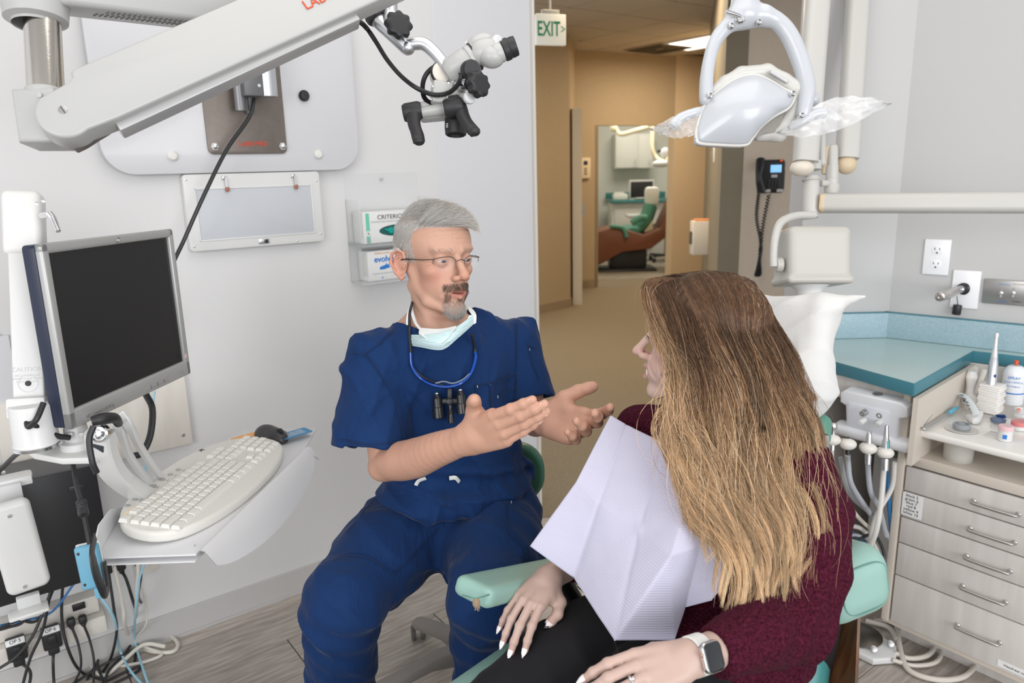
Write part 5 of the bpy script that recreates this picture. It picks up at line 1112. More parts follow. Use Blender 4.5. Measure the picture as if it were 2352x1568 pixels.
for k, c_ in enumerate((M_blue, mat('green_button', (.05, .3, .15), .4))): b = B(); b.ball(q-ax_*(-.012+.032*k)-FW*.0125, (.004, .0055, .003), Rc, 12); b.build('button', c_, t)
for lab, x_, y_, rr_, mm, hh in (('small white pot with a pale pink lid and blue label on the tray', 2307, 1010, .018, mat('lid_pink', (.72, .48, .50), .4), .030), ('small clear glass dish with red rim at the right edge of the tray', 2340, 985, .020, mat('lid_red', (.65, .2, .2), .4), .012)):
    q = tz(x_, y_, .734); t = tth('pot', q, lab, 'pot')
    b = B(); b.lathe(q, Z3, [(0, 0), (rr_, 0), (rr_, hh), (0, hh)], 26); b.build('jar', M_white, t)
    b = B(); b.lathe(q+Z3*hh, Z3, [(rr_*1.06, 0), (rr_*1.06, .010), (rr_*.95, .012), (0, .012)], 26); b.build('lid', mm, t)
    if hh > .02: b = B(); b.box(q+nrm(np.array([-q[0], -q[1], 0]))*rr_+Z3*.014, (.010, .012, .001), VR); b.build('label', M_blu, t)
q = tz(2292, 968, .738); t = tth('bristle_cap', q, 'dark blue cap with torn blue flap lying beside the spray can', 'cap')
b = B(); b.lathe(q, Z3, [(0, 0), (.019, 0), (.021, .008), (.012, .014), (0, .014)], 22); b.build('dish', mat('smoke_blue', (.12, .16, .24), .3), t)
b = B(); b.box(q+Z3*.018+KD*.006, (.026, .012, .003), KR_@np.array(Matrix.Rotation(.5, 3, 'X'))@np.array(Matrix.Rotation(.3, 3, 'Z')), bev=.001); b.build('flap', M_blue, t)
q = tz(2345, 955, .736); t = tth('dappen_glass', q, 'small clear glass dish with a red bead at the picture right edge', 'dish')
b = B(); b.lathe(q, Z3, [(0, 0), (.018, 0), (.015, .008), (.019, .022), (.016, .022), (.012, .010), (0, .008)], 22); b.build('glass', mat('glass', (.9, .92, .95), .05, alpha=.3, spec=.8), t)
b = B(); b.ball(q+Z3*.016-KD*.008, .006); b.build('bead', mat('bead_red', (.75, .15, .08), .4), t)
for lab, a, c_, mm in (('steel explorer instrument lying in the left rear corner of the tray', (2118, 978, .745), (2160, 925, .78), M_steel), ('steel mirror handle with yellow ring leaning on the tray bay side', (2133, 955, .745), (2128, 890, .80), M_steel), ('steel tweezers leaning on the tray bay side right of the yellow ringed handle', (2145, 950, .745), (2160, 885, .80), M_chrome), ('steel instrument with a light blue grip lying on the tray', (2122, 985, .744), (2200, 935, .748), M_steel)):
    a = tz(*a); c_ = tz(*c_); t = tth('dental_instrument', a, lab, 'instrument')
    b = B(); b.cone(a, c_, .0042, .0028, 14, bev=.001); b.ball(a, .0055, seg=12); b.build('shaft', mm, t)
    if 'yellow' in lab: b = B(); m_ = a+(c_-a)*.12; b.cone(m_, m_+(c_-a)*.1, .006, n=16); b.build('ring', mat('ring_yellow', (.7, .55, .05), .4), t)
    if 'blue grip' in lab: b = B(); m_ = a+(c_-a)*.72; b.cone(m_, a+(c_-a)*.97, .0058, n=16, bev=.001); b.build('grip', mat('grip_lightblue', (.10, .42, .58), .4), t)
# ------------------------------------------------------------------ delivery head with four handpieces
t = thing('handpiece_console', KP(-.13, .60, .02), 'white plastic control head with knobs holding four handpieces under the counter', 'control head')
M_dh = mat('delivery_white', (.78, .79, .82), .35)
dq = P(2010, 950, 2.22); dR = np.array([KD, nrm(Z3*1.0+KN*.12), np.cross(KD, nrm(Z3*1.0+KN*.12))]).T
dR[:, 2] = nrm(np.cross(dR[:, 0], dR[:, 1]))
b = B(); b.prism([(-.10, .05), (-.085, .062), (.085, .062), (.10, .05), (.10, .020), (.078, .012), (.075, -.07), (-.078, -.07), (-.082, .012), (-.10, .02)], dq-dR[:, 2]*.03, dR, .05, bev=.006, seg=3); b.box(dq-Z3*.070+dR[:, 2]*.0, (.24, .035, .06), dR, bev=.014, seg=3); b.build('head', M_dh, t)
b = B(); b.prism(rrect(.125, .080, .008), dq+dR[:, 2]*.020-dR[:, 1]*.012+dR[:, 0]*-.01, dR, .004, bev=.001); b.build('panel', mat('delivery_panel', (.72, .74, .79), .35), t)
b = B(); b.lathe(P(2016, 905, 2.20), dR[:, 1], [(.014, 0), (.014, .0015), (0, .0015)], 20); b.build('top_plate', M_steel, t)
for x_, y_ in ((1984, 948), (2023, 952)):
    b = B(); q = P(x_, y_, 2.19); b.lathe(q-dR[:, 2]*.01, dR[:, 2], [(.010, 0), (.010, .016), (.008, .020), (.0045, .020), (.0045, .016), (0, .016)], 22); b.build('ring_knob', M_steel, t)
    b = B(); q = P(x_-3, y_+19, 2.185); b.lathe(q-dR[:, 2]*.01, dR[:, 2], [(.0085, 0), (.0085, .022), (.0065, .026), (0, .026)], 18); b.build('push_knob', M_white, t)
for x_, y_, n_ in ((2014, 985, 0), ): pass
specs = [(1912, 1010, 'steel air and water syringe with bulb top hanging leftmost in the head', 'syringe'), (1948, 1020, 'short black tipped handpiece connector, second from the left in the head', 'short'), (1995, 1030, 'steel handpiece with a dark blue ring, third from the left in the head', 'blue'), (2034, 1040, 'tall silver and teal handpiece with black grip, rightmost in the head', 'tall')]
endp = [(1975, 1255), (1985, 1250), (1990, 1290), (1975, 1255)]
for i, (x_, y_, lab, kd) in enumerate(specs):
    q = P(x_, y_, 2.155-.005*i); ax_ = nrm(UP+RT*.04)
    b = B(); b.ball(q, (.024, .017, .020), Rc, 18); b.cone(q+FW*.03, q, .014, n=16); b.build('holder', mat('holder_cream', (.74, .71, .66), .35), t)
    h = thing('handpiece', q, lab, 'handpiece')
    if kd == 'syringe': pr = [(0, -.03), (.008, -.03), (.0085, .0), (.0075, .02), (.0115, .035), (.0125, .042), (.010, .050), (0, .052)]; mm = M_chrome
    elif kd == 'short': pr = [(0, -.03), (.007, -.03), (.0075, .012), (.004, .014), (.0015, .022), (0, .022)]; mm = M_black
    elif kd == 'blue': pr = [(0, -.045), (.0085, -.045), (.0095, -.02), (.008, -.018), (.008, .040), (.0065, .046), (.0045, .050), (0, .052)]; mm = M_steel
    else: pr = [(0, -.05), (.010, -.05), (.011, -.02), (.0105, .035), (.008, .040), (.0065, .055), (.005, .080), (0, .082)]; mm = M_steel
    b = B(); b.lathe(q, ax_, pr, 24); b.build('body', mm, h)
    if kd == 'blue': b = B(); b.lathe(q+ax_*.001, ax_, [(.0086, 0), (.0086, .006), (.008, .006)], 24); b.build('blue_ring', M_blue, h)
    if kd == 'tall': b = B(); b.lathe(q-ax_*.016, ax_, [(.0113, 0), (.0118, .004), (.0113, .009), (.0118, .014), (.011, .018)], 24); b.build('grip', M_black, h); b = B(); b.box(q+ax_*.025-FW*.0105, (.005, .022, .002), Rc, bev=.0008); b.build('teal_mark', mat('teal_mark', (.05, .4, .42), .4), h)
    ex, ey = endp[i]; col_ = [mat('hose_cream', (.58, .53, .47), .5), mat('hose_grey', (.36, .38, .41), .45), mat('hose_grey', (.36, .38, .41), .45), mat('hose_light', (.62, .60, .57), .45)][i]
    pth = {0: [(1912, 1060, 2.16), (1930, 1120, 2.16), (1965, 1180, 2.2), (2010, 1225, 2.25)], 1: [(1948, 1060, 2.17), (1955, 1110, 2.17), (1985, 1160, 2.2), (2015, 1200, 2.25)], 2: [(1994, 1075, 2.17), (2000, 1130, 2.18), (2020, 1170, 2.2), (2035, 1230, 2.25)], 3: [(2030, 1080, 2.16), (2024, 1150, 2.15), (2012, 1220, 2.15), (1990, 1270, 2.2)]}[i]
    b = B(); b.tube([q-ax_*.03]+[P(*p) for p in pth], .0058 if i in (0,) else .0078, 10, 8); b.build('hose', col_, h)
M_hl = mat('hose_light', (.62, .60, .57), .45)
for k, (pts, mm, lab) in enumerate(((((2055, 1060, 2.18), (2048, 1120, 2.2), (2015, 1180, 2.2), (2000, 1240, 2.22), (2010, 1280, 2.24)), M_hl, 'thick pale hose bending down at the right of the bay'), (((1930, 1050, 2.2), (1950, 1130, 2.22), (2000, 1180, 2.24), (2040, 1230, 2.26), (2045, 1290, 2.28)), MATS['hose_grey'], 'grey hose crossing behind the handpiece hoses'), (((1905, 1180, 2.2), (1935, 1205, 2.22), (1980, 1215, 2.25), (2020, 1270, 2.28)), M_hl, 'pale hose entering the bay from the left behind the chair'), (((2035, 1060, 2.22), (2042, 1150, 2.24), (2048, 1230, 2.26), (2050, 1300, 2.28)), mat('hose_blue', (.03, .16, .35), .4), 'dark blue hose at the right side of the bay'), (((1955, 1290, 2.25), (1975, 1240, 2.24), (2010, 1230, 2.26), (2030, 1280, 2.26), (1990, 1300, 2.25)), M_cord, 'black hose coil low in the bay'), (((1950, 1215, 2.28), (2000, 1260, 2.26), (2035, 1300, 2.26)), MATS['hose_blue'], 'blue hose low in the bay behind the coil'), (((1935, 1240, 2.26), (1965, 1228, 2.25), (2005, 1250, 2.25), (1990, 1290, 2.26)), MATS['hose_grey'], 'grey hose coil low in the bay'))):
    b = B(); b.tube([P(*p) for p in pts], .0068 if k < 4 else .005, 10, 8); tag(b.build('hose', mm), lab, 'hose')
# slim white probe at the left
t = thing('scaler_handpiece', P(1888, 960, 2.3), 'slim white handpiece with a purple band by the left stile of the bay', 'handpiece')
b = B(); b.cone(P(1886, 968, 2.25), P(1884, 905, 2.25), .010, .009, 18, bev=.001); b.build('body', M_white, t)
b = B(); b.cone(P(1884, 905, 2.25), P(1884, 884, 2.25), .008, .004, 18, bev=.001); b.build('tip', M_steel, t)
b = B(); b.cone(P(1886, 958, 2.25), P(1886, 950, 2.25), .0104, .0103, 18); b.build('purple_band', mat('purple_band', (.25, .18, .45), .4), t)
b = B(); b.box(P(1890, 985, 2.27), (.03, .04, .03), Rc, bev=.006); b.build('clip', M_white, t)
# ------------------------------------------------------------------ foot pedal and hoses on the floor
fpc = (PZ(1925, 1440, .02)+PZ(2060, 1510, .02))/2
t = thing('foot_pedal', fpc, 'white foot pedal with a steel dome on the floor under the cabinet', 'foot pedal')
def pz_(x, y, z=.012): return PZ(x, y, z)
pol = [pz_(1925, 1438), pz_(1945, 1430), pz_(2000, 1450), pz_(2060, 1490), pz_(2058, 1518), pz_(2005, 1522), pz_(1960, 1500), pz_(1930, 1470)]
b = B(); b.prism([(p[0]-fpc[0], p[1]-fpc[1]) for p in pol][::-1], np.array([*fpc[:2], .002]), I3, .022, bev=.006, seg=3); b.build('base', M_white, t)
b = B(); b.lathe(pz_(1970, 1458, .024), Z3, [(.072, 0), (.072, .004), (.05, .012), (.015, .020), (0, .021)], 40); b.build('disc', mat('spun_steel', (.45, .43, .41), .3, metal=1), t)
for x_, y_ in ((2007, 1490), (2046, 1478)): b = B(); b.cone(pz_(x_, y_, .02), pz_(x_, y_, .045), .010, n=18, bev=.001); b.build('knob', M_steel, t)
M_fh = mat('floor_hose', (.60, .56, .50), .45)
for k, (lab, pts, r_) in enumerate((('pale hose looping on the floor from the foot pedal under the cabinet', [(2055, 1500, .02), (2090, 1512, .012), (2130, 1505, .012), (2145, 1480, .012), (2110, 1450, .012), (2060, 1430, .012), (2010, 1425, .012)], .008), ('second pale hose loop on the floor outside the first', [(2050, 1515, .02), (2100, 1528, .012), (2150, 1520, .012), (2160, 1490, .012), (2125, 1455, .012), (2060, 1420, .012)], .0065), ('pale hose crossing the floor to the lower edge under the cabinet', [(2060, 1440, .02), (2070, 1500, .02), (2090, 1540, .012), (2150, 1560, .012), (2210, 1555, .012), (2245, 1525, .012)], .008), ('pale hose running back from the pedal', [(1990, 1425, .012), (2040, 1440, .02), (2060, 1470, .02)], .008))):
    b = B(); b.tube([PZ(*p) for p in pts], r_, 10, 8); tag(b.build('floor_hose', M_fh), lab, 'hose')
# ------------------------------------------------------------------ wall plates
def plate(px, py, w_, h_, name, lab, cat, m=M_white):
    q = PP(px, py, WBO, WN); t = thing(name, q, lab, cat); b = B(); b.box(q+WN*.004, (w_, h_, .007), WR, bev=.003); b.build('plate', m, t); return q, t
q, t = plate(2152, 590, .078, .118, 'wall_outlet', 'white double electric outlet on the wall above the teal counter', 'outlet', mat('plate_white', (.84, .84, .86), .3))
for dz in (.024, -.024):
    b = B(); b.prism(rrect(.034, .030, .012), q+Z3*dz+WN*.0065, WR, .002, bev=.0005); s_ = b.build('socket', mat('plate_white', (.84, .84, .86), .3), t)
    b = B(); b.box(q+Z3*(dz+.004)+WN*.0088-WD*.007, (.002, .008, .0006), WR); b.box(q+Z3*(dz+.004)+WN*.0088+WD*.007, (.002, .007, .0006), WR); b.cone(q+Z3*(dz-.009)+WN*.0084, q+Z3*(dz-.009)+WN*.0092, .0028, n=12); b.build('slot', M_ink, s_)
q, t = plate(2218, 664, .080, .125, 'gas_outlet', 'white wall plate with a chrome quick connect fitting pointing left', 'wall fitting', mat('plate_white', (.84, .84, .86), .3))
q = PP(2212, 662, WBO, WN)
e_ = P(2158, 682, 2.28); ax_ = nrm(e_-q)
b = B(); b.lathe(q, ax_, [(.022, 0), (.022, .006), (.016, .010), (.016, .022), (0, .022)], 28); b.build('collar', M_black, t)
b = B(); b.lathe(q+ax_*.02, ax_, [(.013, 0), (.013, .02), (.009, .024), (.009, .050), (0, .05)], 28); b.build('stem', M_chrome, t)
Lq = np.linalg.norm(e_-q)
b = B(); b.lathe(q+ax_*.068, ax_, [(.011, 0), (.0125, .003), (.0125, .022), (.0145, .026), (.0145, Lq-.070), (.010, Lq-.068), (.006, Lq-.068), (.006, Lq-.075), (0, Lq-.075)], 28); b.build('socket_tip', mat('nickel', (.55, .52, .49), .3, metal=1), t)
b = B(); b.cone(PP(2200, 700, WBO+WN*.02, WN), PP(2196, 722, WBO+WN*.02, WN), .013, n=18, bev=.002); q_ = PP(2198, 680, WBO+WN*.02, WN); b.cone(q_, PP(2200, 702, WBO+WN*.02, WN), .0012, n=6); b.build('rubber_cap', M_black, t)
q, t = plate(2330, 672, .17, .080, 'switch_plate', 'brushed steel switch plate with two toggles and blue lettering', 'switch plate', mat('plate_steel', (.38, .37, .36), .35, metal=.8))
for x_, lab_, c_, x2 in ((2300, 'INTRAORAL', M_blu, 2306), (2328, 'VAC PUMPS', M_ink, 2338)):
    sq = PP(x_, 672, WBO, WN)
    b = B(); b.lathe(sq+WN*.007, WN, [(.006, 0), (.006, .004), (.004, .005), (0, .005)], 16); b.tube([sq+WN*.010, sq+WN*.016-Z3*.006, sq+WN*.020-Z3*.011], [.002, .0025, .003], 10, 4); b.build('toggle', M_chrome, t)
    for dz in (.012, -.012): b = B(); b.lathe(sq+Z3*dz+WN*.007, WN, [(.004, 0), (.003, .002), (0, .002)], 12); b.build('screw', M_bolt, t)
    s2 = PP(x2, 672, WBO, WN)
    text(lab_, .0060, s2+Z3*.027+WN*.0078, WR, c_, t, ext=.0002); text('GENERAL', .0060, s2-Z3*.028+WN*.0078, WR, c_, t, ext=.0002)
# ------------------------------------------------------------------ wall arms and x-ray head
M_xw = mat('xray_white', (.54, .53, .50), .35); M_xc = mat('xray_cream', (.50, .485, .445), .38); M_xb = mat('xray_beige', (.62, .50, .34), .45)
t = thing('xray_machine', P(1850, 380, 2.25), 'white vertical x-ray arm with a cream boxy x-ray head on a curved yoke', 'x-ray machine')
a0, a1 = P(1850, 372, 2.22), P(1880, -30, 2.22); b = B(); b.prism(rrect(.072, .056, .022, 6), a0, frame(a1-a0, RT), 1.0 if False else np.linalg.norm(a1-a0)+.25, bev=0); b.build('upper_beam', M_xw, t)
b = B(); b.prism([(-.036, .032), (-.036, -.012), (-.022, -.022), (.02, -.022), (.036, -.005), (.036, .0), (-.02, .036)], a0+FW*.028*-1, np.array([RT, UP, -FW]).T, .001) if False else b.ball(P(1842, 386, 2.22), (.036, .024, .03), Rc, 24); b.build('end_cap', mat('cap_beige', (.70, .64, .55), .4), t)
b = B(); b.cone(P(1864, 405, 2.24), P(1862, 492, 2.24), .022, .025, 28, bev=.002); b.box(P(1886, 345, 2.26), (.020, .10, .035), Rc, bev=.009, seg=3); b.cone(P(1870, 390, 2.24), P(1870, 370, 2.24), .021, n=24); b.build('lower_joint', M_xw, t)
b = B(); b.cone(P(1862, 415, 2.24), P(1862, 411, 2.24), .0258, n=28); b.build('joint_ring', M_xc, t)
b = B(); b.lathe(P(1852, 494, 2.2), UP, [(0, -.008), (.034, -.008), (.034, .0), (0, .002)], 28); b.tube([P(1870, 494, 2.18), P(1825, 496, 2.15), P(1793, 512, 2.12), P(1781, 545, 2.10), P(1777, 580, 2.10), P(1777, 612, 2.10)], [.011, .0115, .0115, .011, .0105, .0105], 18, 8); b.build('yoke', M_xw, t)
o_ = P(1863, 590, 2.15)
s_ = S(Fr(o_, Rc)); s_.bx((0, 0, 0), (.0895, .0815, .072), .020, k=.004); s_.bx((0, -.070, 0), (.094, .012, .075), .010, k=.004); sdf_obj('housing', s_, o_-.16, o_+.16, .0045, M_xc, t)
b = B(); b.ball(P(1862, 527, 2.15), (.055, .010, .05), Rc, 28); b.build('top_cap', M_xc, t)
b = B(); b.lathe(P(1858, 655, 2.14), -UP, [(0, 0), (.055, 0), (.040, .010), (.034, .022), (.033, .045), (0, .045)], 34); b.build('cone', mat('cone_pale', (.74, .75, .74), .35), t)
b = B(); b.lathe(P(1796, 608, 2.12), -RT, [(0, 0), (.020, 0), (.022, .005), (.020, .018), (0, .020)], 28); b.build('pivot_knob', M_xc, t)
t = thing('swing_mount', P(1945, 380, 2.3), 'right white vertical wall arm ending in a chipped beige cap, right of the x-ray machine', 'arm')
a0, a1 = P(1946, 365, 2.30), P(1972, -30, 2.30); b = B(); b.prism(rrect(.066, .058, .020, 6), a0, frame(a1-a0, RT), np.linalg.norm(a1-a0)+.25); b.build('upper_beam', M_xw, t)
b = B(); b.ball(P(1944, 378, 2.3), (.031, .030, .028), Rc, 24); b.build('end_cap', M_xb, t)
b = B(); b.box(P(1911, 375, 2.28), (.030, .115, .04), Rc, bev=.013, seg=4); b.cone(P(1911, 380, 2.28), P(1911, 428, 2.28), .019, n=26, bev=.002); b.cone(P(1911, 424, 2.28), P(1910, 447, 2.28), .0225, n=26, bev=.003); b.cone(P(1885, 421, 2.26), P(1905, 421, 2.27), .010, n=20, bev=.003); b.build('joint', M_xw, t)
b = B(); b.cone(P(1897, 340, 2.29), P(1893, 400, 2.29), .020, .008, n=14, bev=.002); b.build('beige_wedge', M_xb, t)
t = thing('horizontal_arm', P(2150, 465, 2.1), 'long white horizontal arm with a beige left end below the wall arm', 'arm')
a0, a1 = P(1893, 467, 2.22), P(2480, 465, 1.93)
b = B(); b.prism(rrect(.052, .055, .016, 6), a0, frame(a1-a0, -FW), np.linalg.norm(a1-a0), bev=.002); b.build('beam', M_xw, t)
b = B(); b.prism(rrect(.0525, .0555, .016, 6), a0-nrm(a1-a0)*.012, frame(a1-a0, -FW), .018, bev=.004); b.build('end_cap', M_xb, t)
# ------------------------------------------------------------------ dental lamp
M_lw = mat('lamp_white', (.49, .51, .54), .28, coat=.3); M_lt = mat('lamp_trim', (.62, .60, .56), .35)
DL = 1.42
def LP(x, y, d=0): return P(1480+x/3.016, y/3.016, DL+d)
t = thing('dental_lamp', LP(700, 700), 'white dental operating lamp in a two armed yoke with wrapped handles', 'lamp')
s_ = S(); s_.cchain([LP(640, 130), LP(560, 195), LP(490, 290), LP(450, 420), LP(430, 560), LP(428, 690)], [.018, .014, .0125, .012, .0125, .013])
s_.cchain([LP(820, 110), LP(920, 150), LP(1000, 240), LP(1065, 380), LP(1110, 520), LP(1125, 640), LP(1100, 790)], [.019, .016, .0165, .0165, .0165, .016, .013])
s_.rc(LP(640, 130), LP(820, 110), .019, .020, k=.008); s_.rc(LP(690, 90), LP(700, -90), .026, .024, k=.016)
s_.rc(LP(1130, 640, .03), LP(1165, 690, .03), .014, k=.006)
lo_ = np.minimum(LP(400, 820), LP(1200, -90))-.08; hi_ = np.maximum(LP(400, -90), LP(1200, 820))+.08
sdf_obj('yoke', s_, lo_, hi_, .0028, M_lw, t)
for x_, y_ in ((604, 178), (796, 152), (455, 662), (1090, 798), (1030, 648)): b = B(); b.lathe(LP(x_, y_, -.019 if x_ < 1000 else -.022), -FW, [(.0055, -.004), (.0055, .001), (.004, .0025), (.0025, .001), (0, .001)], 16); b.build('screw', M_chrome, t)
b = B(); b.lathe(LP(662, 125, -.020), -FW, [(.010, -.004), (.0105, .001), (.008, .004), (.006, .002), (0, .002)], 20); b.tube([LP(665, 115, -.025), LP(620, 98, -.03), LP(565, 82, -.035)], [.0035, .0042, .0045], 12, 5); b.build('lever', M_chrome, t)
o_ = LP(690, 800); 
def lsc(pts): return [((LP(x, y)-o_)@RT, (LP(x, y)-o_)@UP) for x, y in pts]
sh = lsc(catmull(np.array([(360, 960), (362, 900), (395, 790), (440, 705), (530, 620), (640, 550), (760, 525), (860, 560), (960, 620), (1030, 655), (1030, 690), (990, 750), (900, 800), (800, 880), (740, 960), (690, 1003), (500, 1000), (380, 990), (360, 960)]), 4)[:-1])
tl_ = np.array([[1, 0, 0], [0, math.cos(.5), -math.sin(.5)], [0, math.sin(.5), math.cos(.5)]])
LRm = Rc@np.array(Matrix.Rotation(-.35, 3, 'X'))
def bulge(bb, amp, c2=o_):
    for v in bb.bm.verts:
        q = np.array(v.co)-c2; x_, y_ = q@RT/.115, (q@UP-.01)/.09; v.co = v.co+Vector((-FW*amp*max(0, 1-x_*x_-y_*y_*.8)).tolist())
b = B()
pts2 = np.array(sh); cen = pts2.mean(0); rings = []
el_ = np.array([[.092*math.cos(a), .070*math.sin(a)] for a in np.arctan2((pts2-cen)[:, 1]/.07, (pts2-cen)[:, 0]/.092)])
for f_ in (1.0, .985, .95, .88, .78, .65, .5, .35, .2, .08):
    w_ = max(0, 1-f_)**.7*1.0; pp_ = (pts2-cen)*(1-w_)+el_*w_; rings.append([b.bm.verts.new(Vector((o_+RT*(cen[0]+x*f_)+UP*(cen[1]+y*f_)-FW*(.034*(1-f_**2)+(.006 if f_ < 1 else 0))).tolist())) for x, y in pp_])
n_ = len(pts2)
for A_, B_ in zip(rings, rings[1:]):
    for i in range(n_): b.bm.faces.new((A_[i], A_[(i+1) % n_], B_[(i+1) % n_], B_[i]))
b.bm.faces.new(rings[-1]); 
back = [b.bm.verts.new(v.co+Vector((FW*.022).tolist())) for v in rings[0]]
for i in range(n_): b.bm.faces.new((rings[0][i], rings[0][(i+1) % n_], back[(i+1) % n_], back[i]))
b.bm.faces.new(back); b.build('shield', M_lw, t, smooth=60)
b = B(); b.tube([o_+RT*x+UP*y-FW*.001 for x, y in sh]+[o_+RT*sh[0][0]+UP*sh[0][1]-FW*.001], .0042, 8, 0); b.build('rim', M_lt, t)
s_ = S(); s_.chain([LP(470, 640, .01), LP(560, 570, .01), LP(670, 510, .012), LP(850, 495, .015), LP(960, 560, .012), LP(1040, 610, .01)], [.010, .012, .013, .014, .015, .016], k=.006)
s_.rc(LP(700, 560, .04), LP(900, 560, .05), .022, .022, k=.02); s_.rc(LP(1045, 620, .01), LP(1040, 760, .02), .014, .012, k=.01); s_.rc(LP(1040, 760, .02), LP(930, 930, .02), .014, .014, k=.01); s_.rc(LP(930, 930, .02), LP(790, 945, .03), .013, .010, k=.01)
s_.rc(LP(700, 700, .06), LP(850, 720, .06), .045, .045, k=.02)
lo_ = np.minimum(LP(400, 1000), LP(1200, 400))-.1; hi_ = np.maximum(LP(400, 400), LP(1200, 1000))+.1
sdf_obj('housing', s_, lo_, hi_, .003, M_xw, t)
b = B(); b.box((LP(865, 500, -.0)+LP(985, 575, -.0))/2+FW*-.006, (np.linalg.norm(LP(865, 500)-LP(985, 575)), .008, .008), np.array([nrm(LP(985, 575)-LP(865, 500)), nrm(np.cross(-FW, nrm(LP(985, 575)-LP(865, 500)))), -FW]).T, bev=.002); b.build('vent_strip', M_scg, t)
b = B(); b.prism(lsc([(985, 765), (930, 905), (850, 910), (780, 945), (740, 960), (800, 880), (900, 800)]), o_+FW*.012, Rc, .004); b.build('reflector_glass', mat('reflector', (.36, .34, .31), .15, metal=.6), t)
# handles in clear plastic wrap
M_film = mat('clear_film', (.90, .90, .90), .12, alpha=.30, spec=1.0)
for nm_, hp, quad_, lab in (('left', [(450, 760, .01), (350, 780, 0), (250, 820, 0), (195, 880, 0)], [(40, 893), (335, 735), (420, 735), (360, 930), (180, 920)], 0), ('right', [(1010, 880, .01), (1080, 850, 0), (1160, 800, 0), (1250, 780, 0)], [(920, 915), (1270, 730), (1710, 720), (1480, 845), (1060, 965)], 1)):
    b = B(); b.tube([LP(*p) for p in hp], [.008, .009, .010, .011], 16, 8); hd = b.build('handle', M_lw, t)
    Q = [LP(x, y) for x, y in quad_]
    for side in (-1, 1):
        b = B(); nu, nv_ = 26, 10; G_ = []
        for i in range(nu+1):
            u_ = i/nu
            if nm_ == 'left': top = Q[0]*(1-u_)+(Q[1]*(1-max(0, u_-.7)/.3)+Q[2]*(max(0, u_-.7)/.3) if u_ > .7 else Q[1])*u_; bot = Q[0]*(1-u_)+Q[3]*u_-UP*.012*math.sin(math.pi*u_)
            else: top = Q[0]*(1-u_)+Q[2]*u_+UP*.038*math.sin(math.pi*u_)**1; bot = Q[0]*(1-u_)+Q[2]*u_-UP*.026*math.sin(math.pi*u_**.8)
            row = []
            for j in range(nv_+1):
                v_ = j/nv_; p = top*(1-v_)+bot*v_; e = math.sin(math.pi*v_)*math.sin(math.pi*min(1, u_*1.1))
                p = p-FW*side*(.016*e)+FW*.006*math.sin(u_*23+v_*9*side+side)*math.sin(v_*13+u_*5)*1.0-FW*.004*math.sin(u_*41-v_*17)
                row.append(b.bm.verts.new(Vector(p.tolist())))
            G_.append(row)
        for i in range(nu):
            for j in range(nv_): b.bm.faces.new((G_[i][j], G_[i+1][j], G_[i+1][j+1], G_[i][j+1]))
        b.build('plastic_wrap', M_film, hd, smooth=70)
# ------------------------------------------------------------------ tools for figures
def strand_mesh(name, paths, rad, cols, m, parent):
    """paths N,K,3; rad N,K; cols N,K,3 -> thin three sided strands"""
    N_, K_, _ = paths.shape; T = np.gradient(paths, axis=1); T /= np.linalg.norm(T, axis=2, keepdims=True)+1e-12
    a = np.cross(T, np.array([.31, .27, .91])); a /= np.linalg.norm(a, axis=2, keepdims=True)+1e-9; c = np.cross(T, a)
    V = np.stack([paths+rad[..., None]*(a*math.cos(q)+c*math.sin(q)) for q in (0, 2.094, 4.189)], 2)
    idx = np.arange(N_*K_*3).reshape(N_, K_, 3); F = []
    for j in range(3):
        k = (j+1) % 3; F.append(np.stack([idx[:, :-1, j], idx[:, :-1, k], idx[:, 1:, k], idx[:, 1:, j]], -1).reshape(-1, 4))
    C_ = np.repeat(cols[:, :, None, :], 3, 2).reshape(-1, 3)
    return np_mesh(name, V.reshape(-1, 3), np.vstack(F), m, parent, C_)
def vnormals(V, Fc):
    n = np.cross(V[Fc[:, 2]]-V[Fc[:, 0]], V[Fc[:, 3]]-V[Fc[:, 1]]); N = np.zeros_like(V)
    for j in range(4): np.add.at(N, Fc[:, j], n)
    return N/(np.linalg.norm(N, axis=1, keepdims=True)+1e-12)
def hframe(o, y, z, right):
    """hand frame: y fingers, z back of the hand, x towards the thumb"""
    y = nrm(y); z = np.asarray(z, float); z = nrm(z-y*(z@y)); x = np.cross(y, z)*(-1 if right else 1)
    return np.asarray(o, float), np.array([x, y, z]).T
FB = {'index': ((.027, .092, 0), (.042, .027, .022), .0092), 'middle': ((.0085, .097, .002), (.047, .030, .023), .0093), 'ring': ((-.011, .093, .001), (.043, .028, .022), .0088), 'little': ((-.0275, .083, -.003), (.034, .021, .019), .0078)}
